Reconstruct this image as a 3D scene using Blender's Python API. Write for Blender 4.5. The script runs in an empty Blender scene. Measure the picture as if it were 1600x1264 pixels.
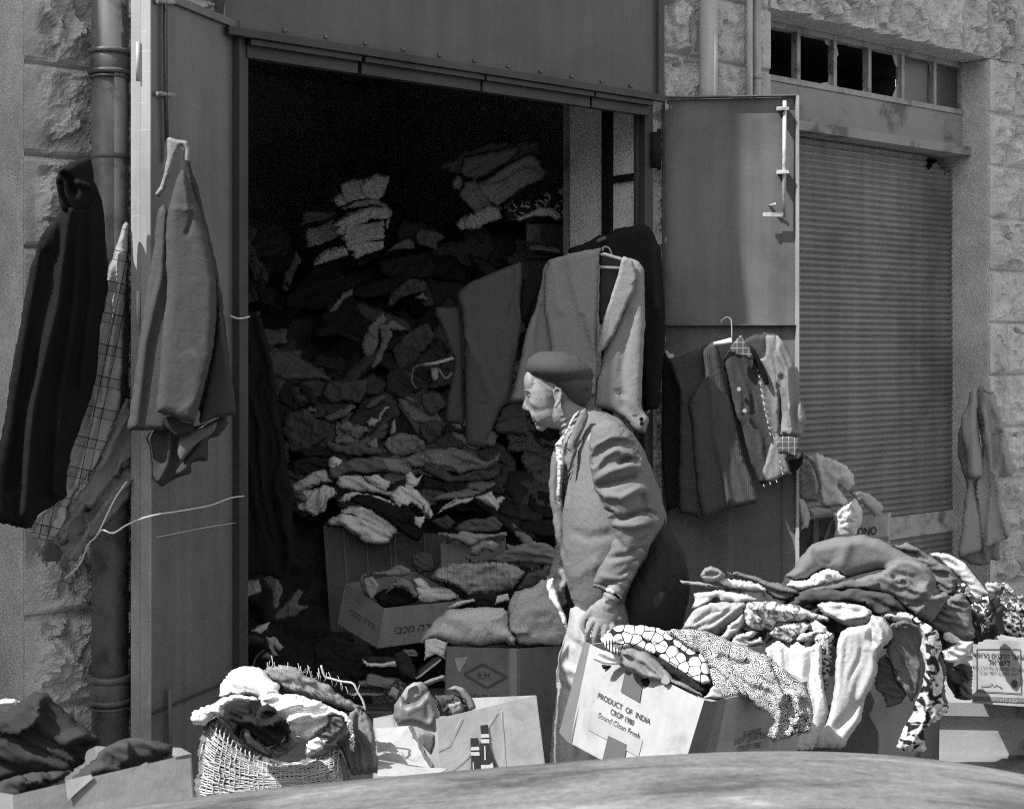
import bpy, math, random
import numpy as np
from mathutils import Vector, Matrix
from mathutils.geometry import delaunay_2d_cdt

# ---------------------------------------------------------------- camera, sky, sun, exposure
S = bpy.context.scene
C = S.collection
FOC, CX, VH, EYE = 2150.0, 800.0, 540.0, 1.6        # focal length and horizon in photograph pixels, eye height
cam = bpy.data.objects.new('camera', bpy.data.cameras.new('camera'))
C.objects.link(cam); S.camera = cam
cam.location = (0, 0, EYE); cam.rotation_euler = (math.pi/2, 0, 0)
cam.data.sensor_width = 36; cam.data.lens = 36*FOC/1600
cam.data.shift_y = -(632-VH)/1600
cam.data.clip_start = .05; cam.data.clip_end = 3000
cam.data.dof.use_dof = True; cam.data.dof.focus_distance = 4.2; cam.data.dof.aperture_fstop = 9

SUN_AZ = Vector((-.835, -.55)).normalized()          # towards the sun, seen from above
SUN_EL = math.radians(50)
sd = Vector((SUN_AZ.x*math.cos(SUN_EL), SUN_AZ.y*math.cos(SUN_EL), math.sin(SUN_EL)))
sun = bpy.data.objects.new('sun', bpy.data.lights.new('sun', 'SUN'))
C.objects.link(sun); sun.data.energy = 3.0; sun.data.angle = math.radians(.53)
sun.data.color = (1, 1, 1)                            # black and white photograph
sun.rotation_euler = sd.to_track_quat('Z', 'Y').to_euler()
W = bpy.data.worlds.new('World'); S.world = W; W.use_nodes = True
nt = W.node_tree; nt.nodes.clear()
sky = nt.nodes.new('ShaderNodeTexSky'); sky.sky_type = 'NISHITA'; sky.sun_disc = False
sky.sun_elevation = SUN_EL; sky.sun_rotation = math.atan2(sd.x, sd.y)
bw = nt.nodes.new('ShaderNodeRGBToBW'); bgn = nt.nodes.new('ShaderNodeBackground'); wo = nt.nodes.new('ShaderNodeOutputWorld')
nt.links.new(sky.outputs[0], bw.inputs[0]); nt.links.new(bw.outputs[0], bgn.inputs[0]); nt.links.new(bgn.outputs[0], wo.inputs[0])
bgn.inputs[1].default_value = .15
S.view_settings.view_transform = 'Standard'; S.view_settings.look = 'None'
S.view_settings.exposure = 1.27; S.view_settings.gamma = 1
S.render.engine = 'CYCLES'
S.cycles.max_bounces = 6; S.cycles.diffuse_bounces = 4; S.cycles.use_denoising = False; S.cycles.filter_width = 1.15; S.cycles.sample_clamp_indirect = 3   # the photograph is grainy

# ---------------------------------------------------------------- geometry helpers
def P(u, v, Y): return Vector(((u-CX)/FOC*Y, Y, EYE-(v-VH)/FOC*Y))
A0 = (-.819, 4.2); DX, DY = .782, .623               # left corner of the doorway; the facade runs right and away
def fw(t, q, z): return Vector((A0[0]+t*DX-q*DY, A0[1]+t*DY+q*DX, z))      # q metres into the building
def fT(u, q=0.):
    a = (u-CX)/FOC; X0 = A0[0]-DY*q; Y0 = A0[1]+DX*q
    return (a*Y0-X0)/(DX-DY*a)
def fY(u, q=0.): return A0[1]+DX*q+DY*fT(u, q)
def fZ(u, v, q=0.): return EYE-(v-VH)/FOC*fY(u, q)

_g = None
def noise(x, y, seed=0):
    """2-D gradient noise, about -.7 to .7"""
    x = np.asarray(x, float)+seed*17.31; y = np.asarray(y, float)+seed*9.17
    xi = np.floor(x); yi = np.floor(y); fx = x-xi; fy = y-yi
    def gr(ix, iy):
        h = np.sin(ix*127.1+iy*311.7+seed*3.7)*43758.5453
        a = (h-np.floor(h))*6.2831853
        return np.cos(a), np.sin(a)
    def dot(ox, oy):
        gx, gy = gr(xi+ox, yi+oy); return gx*(fx-ox)+gy*(fy-oy)
    sx = fx*fx*fx*(fx*(fx*6-15)+10); sy = fy*fy*fy*(fy*(fy*6-15)+10)
    a = dot(0, 0)*(1-sx)+dot(1, 0)*sx; b = dot(0, 1)*(1-sx)+dot(1, 1)*sx
    return a*(1-sy)+b*sy
def fbm(x, y, seed=0, o=4, g=.5):
    r = 0; a = 1; f = 1
    for k in range(o):
        r = r+a*noise(np.asarray(x)*f, np.asarray(y)*f, seed+k*5); a *= g; f *= 2.03
    return r
def ridge(x, y, seed=0):
    n = noise(x, y, seed)+.35*noise(np.asarray(x)*2.1, np.asarray(y)*2.1, seed+3)
    return (1-np.clip(np.abs(n)*2.6, 0, 1))**1.6

def facets(x, y, seed=0, tilt=.5):
    """chipped surface: every cell of a jittered grid is a tilted plane of its own"""
    x = np.asarray(x, float); y = np.asarray(y, float); xi = np.floor(x); yi = np.floor(y); best = np.full(x.shape, 1e9); out = np.zeros(x.shape)
    def hh(ix, iy, k): h = np.sin(ix*127.1+iy*311.7+k*74.7+seed*13.3)*43758.5453; return h-np.floor(h)
    for ox in (-1, 0, 1):
        for oy in (-1, 0, 1):
            cx, cy = xi+ox, yi+oy; px, py = cx+hh(cx, cy, 1), cy+hh(cx, cy, 2); d = (x-px)**2+(y-py)**2; k = d < best
            v = hh(cx, cy, 3)-.5+tilt*2*((hh(cx, cy, 4)-.5)*(x-px)+(hh(cx, cy, 5)-.5)*(y-py)); best[k] = d[k]; out[k] = v[k]
    return out
def mesh_obj(name, verts, faces, mat=None, parent=None, smooth=False, uv=None):
    me = bpy.data.meshes.new(name)
    me.from_pydata([tuple(v) for v in verts], [], [tuple(f) for f in faces])
    if smooth: me.polygons.foreach_set('use_smooth', [True]*len(me.polygons))
    if uv is not None:
        l = me.uv_layers.new(name='UVMap'); idx = np.empty(len(me.loops), int); me.loops.foreach_get('vertex_index', idx)
        l.data.foreach_set('uv', np.asarray(uv, float)[idx].ravel())
    me.validate()
    if mat: me.materials.append(mat)
    o = bpy.data.objects.new(name, me); C.objects.link(o)
    wparent(o, parent)
    return o
def wparent(o, parent):                               # keep world coordinates under a placed Empty
    if parent:
        o.parent = parent
        if parent.type == 'EMPTY': o.matrix_parent_inverse = Matrix.Translation(-parent.location)
    return o
def tag(o, label=None, cat=None, group=None, kind=None):
    if label: o['label'] = label
    if cat: o['category'] = cat
    if group: o['group'] = group
    if kind: o['kind'] = kind
    return o
def empty(name, label, cat, group=None, loc=(0, 0, 0)):
    o = bpy.data.objects.new(name, None); C.objects.link(o); o.location = loc; o.empty_display_size = .1
    return tag(o, label, cat, group)
class MB:
    """collects boxes, bars and tubes in ONE mesh"""
    def __init__(s): s.v = []; s.f = []
    def hexa(s, p):                                   # p: 4 bottom/front corners then 4 matching opposite corners
        n = len(s.v); s.v += [Vector(q) for q in p]
        s.f += [(n, n+1, n+2, n+3), (n+7, n+6, n+5, n+4), (n, n+4, n+5, n+1), (n+1, n+5, n+6, n+2), (n+2, n+6, n+7, n+3), (n+3, n+7, n+4, n)]
        return s
    def fbox(s, t0, t1, q0, q1, z0, z1):              # box in facade coordinates
        return s.hexa([fw(t0, q0, z0), fw(t1, q0, z0), fw(t1, q0, z1), fw(t0, q0, z1), fw(t0, q1, z0), fw(t1, q1, z0), fw(t1, q1, z1), fw(t0, q1, z1)])
    def box(s, x0, x1, y0, y1, z0, z1):
        return s.hexa([(x0, y0, z0), (x1, y0, z0), (x1, y0, z1), (x0, y0, z1), (x0, y1, z0), (x1, y1, z0), (x1, y1, z1), (x0, y1, z1)])
    def tube(s, pts, r, n=8, cap=True):
        pts = [Vector(p) for p in pts]; rs = r if isinstance(r, (list, tuple)) else [r]*len(pts)
        up = Vector((0.13, .1, 1)); base = len(s.v)
        for i, p in enumerate(pts):
            d = (pts[min(i+1, len(pts)-1)]-pts[max(i-1, 0)]).normalized()
            a = d.cross(up)
            if a.length < .2: a = d.cross(Vector((1, .2, 0)))
            a.normalize(); b = d.cross(a); up = b.cross(d) if abs(b.dot(up)) > .2 else up
            for k in range(n):
                w = 2*math.pi*k/n; s.v.append(p+rs[i]*(math.cos(w)*a+math.sin(w)*b))
        for i in range(len(pts)-1):
            for k in range(n):
                k2 = (k+1) % n; s.f.append((base+i*n+k, base+i*n+k2, base+(i+1)*n+k2, base+(i+1)*n+k))
        if cap:
            s.f.append(tuple(base+k for k in range(n))[::-1]); s.f.append(tuple(base+(len(pts)-1)*n+k for k in range(n)))
        return s
    def lathe(s, p0, axis, prof, n=16):               # prof: (distance along axis, radius)
        axis = Vector(axis).normalized(); return s.tube([Vector(p0)+axis*h for h, r in prof], [r for h, r in prof], n)
    def build(s, name, mat, parent=None, smooth=False, bevel=0):
        o = mesh_obj(name, s.v, s.f, mat, parent, smooth)
        if bevel:
            b = o.modifiers.new('b', 'BEVEL'); b.width = bevel; b.segments = 2; b.limit_method = 'ANGLE'
        return o

# ---------------------------------------------------------------- materials (all neutral greys: a black and white photograph)
_mats = {}
def mat(key, g=.3, rough=.85, kind='plain', g2=None, sc=30., bump=.3, bs=.002, sheen=0., spec=.3, var=.12, metal=0., tr=None, ang=0.):
    k = (key, g, rough, kind, g2, sc, bump, bs)
    if k in _mats: return _mats[k]
    m = bpy.data.materials.new(key); m.use_nodes = True; n = m.node_tree.nodes; L = m.node_tree.links
    b = n['Principled BSDF']; b.inputs['Roughness'].default_value = rough; b.inputs['Metallic'].default_value = metal
    b.inputs['Specular IOR Level'].default_value = spec
    if sheen: b.inputs['Sheen Weight'].default_value = sheen
    def nd(t, **kw):
        x = n.new(t)
        for a, c in kw.items(): setattr(x, a, c)
        return x
    def val(x, s): x.default_value = s
    def math_(op, a, c=None, d=None):
        x = nd('ShaderNodeMath', operation=op)
        for i, q in enumerate((a, c, d)):
            if q is None: continue
            if hasattr(q, 'node'): L.new(q, x.inputs[i])
            else: x.inputs[i].default_value = q
        return x.outputs[0]
    tc = nd('ShaderNodeTexCoord'); uvk = kind in ('plaid', 'dots', 'paisley', 'stripe', 'cord', 'net', 'check', 'floral', 'weave', 'herring')
    co = tc.outputs['UV'] if (uvk or kind in ('cloth', 'knit')) else tc.outputs['Object']
    def nz(scale, det=4, rgh=.55, vec=None, dist=0.):
        x = nd('ShaderNodeTexNoise'); x.inputs['Scale'].default_value = scale; x.inputs['Detail'].default_value = det
        x.inputs['Roughness'].default_value = rgh; x.inputs['Distortion'].default_value = dist; L.new(vec or co, x.inputs['Vector']); return x.outputs['Fac']
    def ramp(f, *st, const=False):
        x = nd('ShaderNodeValToRGB'); cr = x.color_ramp
        if const: cr.interpolation = 'CONSTANT'
        while len(cr.elements) < len(st): cr.elements.new(.5)
        for e, (p, c) in zip(cr.elements, st): e.position = p; e.color = (c, c, c, 1)
        L.new(f, x.inputs[0]); return x.outputs[0]
    def sep(vec=None):
        x = nd('ShaderNodeSeparateXYZ'); L.new(vec or co, x.inputs[0]); return x.outputs
    big = nz(5 if kind != 'ground' else 1.2, 5); fine = nz(sc*8, 3)
    v1 = math_('MULTIPLY_ADD', big, 2*var, 1-var); v2 = math_('MULTIPLY_ADD', fine, var, 1-var/2)
    mul = math_('MULTIPLY', v1, v2)
    hgt = fine; base = None
    if kind in ('plain', 'cloth', 'ground'): base = None
    elif kind == 'knit':
        x = sep(); a = math_('SINE', math_('MULTIPLY', x[0], 900)); c = math_('SINE', math_('MULTIPLY', x[1], 700)); hgt = math_('MULTIPLY_ADD', math_('MULTIPLY', a, c), .3, fine)
    elif kind in ('plaid', 'check'):
        x = sep()
        def lines(c, per, wd, off=0.): return math_('LESS_THAN', math_('FRACT', math_('MULTIPLY_ADD', c, 1/per, off)), wd/per)
        if kind == 'plaid':
            a = math_('MAXIMUM', lines(x[0], .075, .0028), lines(x[1], .085, .0028)); a2 = math_('MAXIMUM', lines(x[0], .075, .0028, .3), lines(x[1], .085, .0028, .3))
            a = math_('MAXIMUM', a, a2)
            bnd = math_('ADD', lines(x[0], .075, .024, .3), lines(x[1], .085, .025, .3)); fl = math_('MULTIPLY', bnd, .16)
            base = math_('SUBTRACT', math_('SUBTRACT', g, math_('MULTIPLY', fl, g)), math_('MULTIPLY', a, g-g2))
        else:
            a = lines(x[0], .022, .0025); c = lines(x[1], .022, .0025); base = math_('MULTIPLY_ADD', math_('MAXIMUM', a, c), g2-g, g)
    elif kind == 'stripe':
        x = sep(); a = math_('LESS_THAN', math_('FRACT', math_('MULTIPLY', x[0], sc)), .45); base = math_('MULTIPLY_ADD', a, g2-g, g)
    elif kind == 'cord':
        x = sep(); s_ = math_('SINE', math_('MULTIPLY', x[0], 900)); base = math_('MULTIPLY_ADD', s_, .12*g, g); hgt = math_('MULTIPLY_ADD', s_, .5, fine)
    elif kind == 'dots':
        vo = nd('ShaderNodeTexVoronoi', voronoi_dimensions='2D'); vo.inputs['Scale'].default_value = sc; vo.inputs['Randomness'].default_value = .75; L.new(co, vo.inputs['Vector'])
        ve = nd('ShaderNodeTexVoronoi', voronoi_dimensions='2D', feature='DISTANCE_TO_EDGE'); ve.inputs['Scale'].default_value = sc; ve.inputs['Randomness'].default_value = .75; L.new(co, ve.inputs['Vector'])
        a_ = math_('MULTIPLY', math_('LESS_THAN', vo.outputs['Distance'], .56), math_('GREATER_THAN', ve.outputs['Distance'], .05)); base = math_('MULTIPLY_ADD', a_, g-g2, g2)
    elif kind in ('paisley', 'floral', 'weave', 'herring'):
        dn = nd('ShaderNodeTexNoise'); dn.inputs['Scale'].default_value = sc*.5; L.new(co, dn.inputs['Vector'])
        mx = nd('ShaderNodeVectorMath', operation='MULTIPLY_ADD'); L.new(dn.outputs['Color'], mx.inputs[0]); mx.inputs[1].default_value = (1.3/sc,)*3; L.new(co, mx.inputs[2])
        vo = nd('ShaderNodeTexVoronoi', voronoi_dimensions='2D'); vo.inputs['Scale'].default_value = sc; L.new(mx.outputs[0], vo.inputs['Vector'])
        w_ = math_('SINE', math_('MULTIPLY', vo.outputs['Distance'], 26 if kind == 'paisley' else 13))
        n2 = nz(sc*1.3, 2, .5, None, 1.5)
        f_ = math_('ADD', math_('MULTIPLY', w_, .28 if kind == 'paisley' else .07), n2)
        base = ramp(f_, (0, g2), (.44, g2), (.5, g), (1, g)) if kind == 'paisley' else ramp(f_, (0, g2), (.43, g2), (.45, .5*g), (.49, .5*g), (.51, g), (.56, g), (.575, .4*g), (.60, g), (1, g))
    elif kind == 'net':
        base = None
    elif kind == 'card':
        x = nz(7, 7, .65, None, .5); mp = nd('ShaderNodeMapping'); mp.inputs['Scale'].default_value = (40, 40, 3); L.new(co, mp.inputs[0]); fl_ = nz(1, 3, .5, mp.outputs[0]); base = math_('MULTIPLY', math_('MULTIPLY', ramp(x, (.34, .72), (.46, .95), (.62, 1.04), (.72, 1.16)), ramp(fl_, (.3, .93), (.7, 1.06))), g); hgt = math_('ADD', nz(9, 5), math_('MULTIPLY', nz(sc, 3), .3)); bs = bs*3
    elif kind == 'stone':
        s1 = nz(9, 8, .62); s2 = nz(2.1, 4); base = ramp(math_('MULTIPLY_ADD', s2, .5, math_('MULTIPLY', s1, .6)), (.34, g*.6), (.46, g*.88), (.56, g), (.70, g*1.2)); hgt = nz(45, 9, .75)
    elif kind == 'paint':
        # painted sheet steel: faint vertical runs, scratches and scuffs
        mp = nd('ShaderNodeMapping'); mp.inputs['Scale'].default_value = (14, 14, .8); L.new(co, mp.inputs[0])
        r1 = nz(1.0, 5, .6, mp.outputs[0]); r2 = nz(35, 6, .7); chips = ramp(r2, (0, 1), (.68, 1), (.74, 1.7)); r3 = ramp(r1, (.3, .78), (.7, 1.18))
        mm = nd('ShaderNodeMix', data_type='FLOAT'); gr_ = nz(2.3, 6, .6, None, .6); grime = ramp(gr_, (.35, .72), (.5, 1.), (.7, 1.12)); sc_ = nd('ShaderNodeTexNoise'); mp2 = nd('ShaderNodeMapping'); mp2.inputs['Scale'].default_value = (9, 9, 170); mp2.inputs['Rotation'].default_value = (.1, .2, 0); L.new(co, mp2.inputs[0]); L.new(mp2.outputs[0], sc_.inputs['Vector']); sc_.inputs['Scale'].default_value = 1; scr = ramp(sc_.outputs['Fac'], (0, 1), (.70, 1), (.73, 1.5), (.76, 1)); base = math_('MULTIPLY', math_('MULTIPLY', math_('MULTIPLY', r3, chips), math_('MULTIPLY', grime, scr)), g); hgt = math_('ADD', nz(5, 3), math_('MULTIPLY', nz(40, 3), .15))
    elif kind == 'dusty':
        mp = nd('ShaderNodeMapping'); mp.inputs['Scale'].default_value = (2.2, 7, 7); L.new(co, mp.inputs[0])
        r1 = nz(1.5, 7, .65, mp.outputs[0], .4); base = ramp(r1, (.38, g*.5), (.46, g*.86), (.53, g*1.05), (.60, g*1.25), (.68, g*1.9)); base = math_('MULTIPLY', base, ramp(nz(60, 8, .8), (.35, .75), (.5, 1), (.65, 1.3))); hgt = nz(30, 4)
    elif kind == 'plaster':
        s1 = nz(5, 8, .6); base = ramp(s1, (.36, g*.5), (.44, g*.93), (.62, g), (.75, g*1.15)); hgt = nz(45, 6, .65)
    elif kind == 'rust':
        s1 = nz(12, 8, .65); base = ramp(s1, (.34, g*.4), (.48, g), (.66, g*1.15), (.78, g2 or g*1.6)); hgt = nz(90, 4)
    col = nd('ShaderNodeCombineColor')
    if base is None: o_ = math_('MULTIPLY', mul, g)
    else:
        if hasattr(base, 'node') is False: base = g
        o_ = math_('MULTIPLY', base, mul)
    for i in range(3): L.new(o_, col.inputs[i])
    L.new(col.outputs[0], b.inputs['Base Color'])
    bp = nd('ShaderNodeBump'); bp.inputs['Strength'].default_value = bump; bp.inputs['Distance'].default_value = bs
    L.new(hgt, bp.inputs['Height']); L.new(bp.outputs[0], b.inputs['Normal'])
    if key.startswith('cloth'):
        mid = nz(26, 3, .5, None, .8); b2 = nd('ShaderNodeBump'); b2.inputs['Strength'].default_value = .55; b2.inputs['Distance'].default_value = .006
        L.new(mid, b2.inputs['Height']); L.new(b2.outputs[0], bp.inputs['Normal'])
    _mats[k] = m
    return m
def cloth(g, kind='cloth', g2=None, sc=45., **kw):
    return mat('cloth_%s_%d' % (kind, round(g*1000)), g, .92, kind, g2, sc, bump=kw.pop('bump', .3), bs=kw.pop('bs', .0022), sheen=0, spec=.06, **kw)
def shiny(g, **kw): return mat('shiny_%d' % round(g*1000), g, .35, 'plain', spec=.5, **kw)

# ---------------------------------------------------------------- soft things: an outline, a depth, folds, a front and a back
def chaikin(p, n=1):
    p = np.asarray(p, float)
    for _ in range(n):
        q = np.roll(p, -1, 0); p = np.stack([.88*p+.12*q, .12*p+.88*q], 1).reshape(-1, 2)
    return p
def seg_dist(px, py, poly, closed=True):
    A = np.asarray(poly, float); B = np.roll(A, -1, 0)
    if not closed: A = A[:-1]; B = B[:-1]
    best = np.full(px.shape, 1e9); side = np.zeros(px.shape); n_ = len(A); k_ = 0
    for (ax, ay), (bx, by) in zip(A, B):
        k_ += 1
        dx, dy = bx-ax, by-ay; l2 = dx*dx+dy*dy+1e-9
        t = np.clip(((px-ax)*dx+(py-ay)*dy)/l2, 0, 1)
        ex = px-(ax+t*dx); ey = py-(ay+t*dy); d = np.hypot(ex, ey)
        k = d < best; best[k] = d[k]; sg = np.sign(dx*ey-dy*ex)
        if not closed: sg = np.where(((t <= 0) & (k_ == 1)) | ((t >= 1) & (k_ == n_)), 0, sg)
        side[k] = sg[k]
    return best, side
def inside(px, py, poly):
    A = np.asarray(poly, float); B = np.roll(A, -1, 0); r = np.zeros(px.shape, bool)
    for (ax, ay), (bx, by) in zip(A, B):
        if ay == by: continue
        c = ((ay > py) != (by > py)) & (px < (bx-ax)*(py-ay)/(by-ay)+ax); r ^= c
    return r
_seed = [100]; THICK = .5; SIM_IT = 100; BEND = .13
def relief(name, poly, Y, m, T=.018, w=10, step=4., folds=(), wr=(), gu=0., gv=0., fac=None, inflate=False, parent=None,
           rnd=1, jit=.8, back=.5, seed=None, ang=0., label=None, cat=None, group=None, lay=None, uvs=1., cr=1.):
    """a soft body whose outline is given in picture units at a real distance: front puffed and folded towards the viewer, back rounded too.
    folds: (points, width, metres) ridge (+) or valley (-); ('e', points, width, metres) layer edge, high on the right-hand side of travel
    wr: (kind, angle or (u,v), size, metres[, stretch]) fields of folds; gu, gv: metres of depth per 100 units right / down"""
    T = T*THICK if not inflate else T
    _seed[0] += 1; sd_ = seed if seed is not None else _seed[0]
    rg = np.random.RandomState(sd_)
    poly = chaikin(poly, rnd) if rnd else np.asarray(poly, float)
    ext = max(np.ptp(poly[:, 0]), np.ptp(poly[:, 1]))
    if step == 4.: step = 2.4 if ext < 70 else (3.1 if ext < 180 else 3.8)
    # resample the boundary
    pts = []
    for i in range(len(poly)):
        a, b = poly[i], poly[(i+1) % len(poly)]; n = max(1, int(round(np.hypot(*(b-a))/step)))
        for k in range(n): pts.append(a+(b-a)*k/n)
    bd = np.array(pts)
    if jit: bd = bd+np.stack([noise(bd[:, 0]*.06, bd[:, 1]*.06, sd_), noise(bd[:, 0]*.06, bd[:, 1]*.06, sd_+50)], 1)*jit*2.2
    keep = [0]
    for i in range(1, len(bd)):
        if np.hypot(*(bd[i]-bd[keep[-1]])) > step*.45: keep.append(i)
    bd = bd[keep]
    u0, v0 = bd.min(0); u1, v1 = bd.max(0)
    gx, gy = np.meshgrid(np.arange(u0, u1+step, step), np.arange(v0, v1+step, step*.87))
    gx = gx+(np.arange(gx.shape[0]) % 2)[:, None]*step*.5
    gx = gx.ravel()+rg.uniform(-.12, .12, gx.size)*step; gy = gy.ravel()+rg.uniform(-.12, .12, gy.size)*step
    k = inside(gx, gy, bd); gx, gy = gx[k], gy[k]
    d, _ = seg_dist(gx, gy, bd); k = d > step*.55; gx, gy, d = gx[k], gy[k], d[k]
    nb = len(bd)
    co = [Vector((float(x), float(y))) for x, y in bd]+[Vector((float(x), float(y))) for x, y in zip(gx, gy)]
    r = delaunay_2d_cdt(co, [], [list(range(nb))], 1, 1e-4)
    vs = np.array([tuple(v) for v in r[0]]); fs = [f for f in r[2]]
    d, _ = seg_dist(vs[:, 0], vs[:, 1], bd); isb = d < .02
    U, V = vs[:, 0], vs[:, 1]
    if inflate:                                       # smooth dome: relax Laplace(phi) = -1 on the mesh
        E = set()
        for f in fs:
            for a, b in ((f[0], f[1]), (f[1], f[2]), (f[2], f[0])): E.add((min(a, b), max(a, b)))
        E = np.array(list(E)); deg = np.bincount(E.ravel(), minlength=len(vs)).astype(float)
        phi = d*np.max(d)*.8
        for _ in range(160):
            s = np.bincount(E[:, 0], phi[E[:, 1]], len(vs))+np.bincount(E[:, 1], phi[E[:, 0]], len(vs))
            phi = s/np.maximum(deg, 1)+step*step*.25; phi[isb] = 0
        h0 = np.sqrt(np.clip(phi/max(phi.max(), 1e-6), 0, 1)); h = T*h0
    else:
        x = np.clip(d/(w*.75), 0, 1); h0 = np.sqrt(np.clip(1-(1-x)**2, 0, 1)); h = T*h0
    fade = .4+.6*np.clip(d/5., 0, 1)
    for f in folds:
        if f[0] == 'e':
            _, pp, wd, am = f; dd, sd2 = seg_dist(U, V, pp, False)
            de = np.minimum(np.hypot(U-pp[0][0], V-pp[0][1]), np.hypot(U-pp[-1][0], V-pp[-1][1]))
            h = h+am*np.where(sd2 > 0, np.exp(-dd/wd), np.where(sd2 < 0, np.exp(-dd/2.6), 0))*np.clip(de/(1.2*wd), 0, 1)*fade
        else:
            pp, wd, am = f; dd, _ = seg_dist(U, V, pp, False); h = h+am*np.exp(-(dd/wd)**2)*fade
    s_m = (Y if fac is None else fY((u0+u1)/2, fac))/FOC
    if wr and cr > 0:
        E = set(); opp = {}
        for f in fs:
            for a, b, c in ((f[0], f[1], f[2]), (f[1], f[2], f[0]), (f[2], f[0], f[1])):
                k = (min(a, b), max(a, b)); E.add(k); opp.setdefault(k, []).append(c)
        E = np.array(sorted(E)); Bn = np.array([v for v in opp.values() if len(v) == 2])
        X0 = np.stack([U*s_m, V*s_m, h], 1); p = X0.copy()
        kd, a, sc, am = wr[0][:4]
        m_ = .12+1.75*np.clip(.45+1.5*noise(U/(sc*2.6), V/(sc*2.6), sd_+61), 0, 1)                 # some parts more bunched than others
        def rest(Pq):
            dv = X0[Pq[:, 1]]-X0[Pq[:, 0]]; L0 = np.sqrt((dv**2).sum(1))
            mu = (U[Pq[:, 0]]+U[Pq[:, 1]])/2; mv = (V[Pq[:, 0]]+V[Pq[:, 1]])/2; mm = (m_[Pq[:, 0]]+m_[Pq[:, 1]])/2
            if kd == 'dir': th = np.full(len(Pq), math.radians(a))+.5*noise(mu/90., mv/90., sd_+5)
            elif kd == 'rad': th = np.arctan2(mv-a[1], mu-a[0])
            else: th = None
            if th is None: e = .17*np.ones(len(Pq))
            else:
                al = (dv[:, 0]*np.cos(th)+dv[:, 1]*np.sin(th))/np.maximum(np.hypot(dv[:, 0], dv[:, 1]), 1e-9); e = .30*(1-al**2)+.05*al**2
            return L0*(1+e*cr*mm)
        Le, Lb = rest(E), rest(Bn)
        for f in wr:                                  # seeds of the folds
            kd, a, sc, am = f[:4]; st = f[4] if len(f) > 4 else 3.5
            wx = noise(U/sc*.4, V/sc*.4, sd_+11)*sc*.6; wy = noise(U/sc*.4, V/sc*.4, sd_+12)*sc*.6
            if kd == 'dir':
                c_, s_ = math.cos(math.radians(a)), math.sin(math.radians(a))
                al = (U+wx)*c_+(V+wy)*s_; ac = -(U+wx)*s_+(V+wy)*c_; X_, Y_ = ac/sc/1.35, al/sc/st/1.35
            elif kd == 'rad': rr = np.hypot(U-a[0], V-a[1])+1; th = np.arctan2(V-a[1], U-a[0]); X_, Y_ = th*120./sc+wx/sc*.5, rr/sc/st
            else: X_, Y_ = (U+wx)/sc, (V+wy)/sc
            p[:, 2] += am*1.3*min(1., .25+1.5*cr)*fade*(noise(X_, Y_, sd_+31)+.45*noise(X_*2.1, Y_*1.7, sd_+33)+.25)
        dE = np.bincount(E.ravel(), minlength=len(U)).astype(float); dB = np.maximum(np.bincount(Bn.ravel(), minlength=len(U)).astype(float), 1)
        fl = T*h0*.55; N_ = len(U)
        def proj(Pq, L, deg, w_):
            dv = p[Pq[:, 1]]-p[Pq[:, 0]]; l = np.sqrt((dv**2).sum(1))+1e-9; c = dv*((l-L)/l*.5*w_)[:, None]
            for ax in range(3): p[:, ax] += (np.bincount(Pq[:, 0], c[:, ax], N_)-np.bincount(Pq[:, 1], c[:, ax], N_))/deg*1.9
        bnd = isb; xy = X0[:, :2]; lim = .9*s_m
        for it in range(SIM_IT):
            proj(E, Le, dE, 1.)
            if it % 2 == 0: proj(Bn, Lb*.985, dB, BEND)
            p[bnd, :2] = xy[bnd]+np.clip(p[bnd, :2]-xy[bnd], -lim, lim)
            p[:, 2] = np.maximum(p[:, 2], fl); p[bnd, 2] *= .86
        h = p[:, 2]; U = p[:, 0]/s_m; V = p[:, 1]/s_m
    if fac is not None: base = np.array([fY(u, fac) for u in U])
    else: base = np.full(len(U), float(Y))
    uc, vc = (u0+u1)/2, (v0+v1)/2
    base = base+gu*(U-uc)/100+gv*(V-vc)/100
    Yf = base-h; Yb = base+T*back*h0+.002
    n = len(vs)
    def pos(Yv): return np.stack([(U-CX)/FOC*Yv, Yv, EYE-(V-VH)/FOC*Yv], 1)
    pf = pos(Yf); pb = pos(Yb)
    bi = {i: i for i in range(n)}; nbv = []; extra = []
    for i in range(n):
        if isb[i]: bi[i] = i
        else: bi[i] = n+len(extra); extra.append(i)
    verts = np.concatenate([pf, pb[extra]]) if extra else pf
    faces = [tuple(f)[::-1] for f in fs]+[tuple(bi[i] for i in f) for f in fs]
    Ym = float(base.mean()); ca, sa = math.cos(math.radians(ang)), math.sin(math.radians(ang))
    uu = ((U-uc)*ca+(V-vc)*sa)*Ym/FOC*uvs; vv = (-(U-uc)*sa+(V-vc)*ca)*Ym/FOC*uvs
    uv = np.stack([uu, vv], 1); uv = np.concatenate([uv, uv[extra]]) if extra else uv
    # outward side: front faces must look at the camera
    o = mesh_obj(name, verts, faces, m, parent, True, uv)
    me = o.data
    if len(me.polygons):
        c = me.polygons[0]
        if c.normal.dot(Vector((0, 0, EYE))-c.center+Vector((0, 0, 0))) < 0: me.flip_normals()
    if label: tag(o, label, cat, group)
    return o
def blob(u, v, ru, rv, n=11, seed=1, rough=.25, rot=0.):
    rg = np.random.RandomState(seed); a = np.linspace(0, 2*math.pi, n, endpoint=False)+rg.uniform(-.2, .2, n)
    r = 1+rg.uniform(-rough, rough, n); c, s = math.cos(math.radians(rot)), math.sin(math.radians(rot))
    x = ru*r*np.cos(a); y = rv*r*np.sin(a)
    return np.stack([u+x*c-y*s, v+x*s+y*c], 1)

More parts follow.
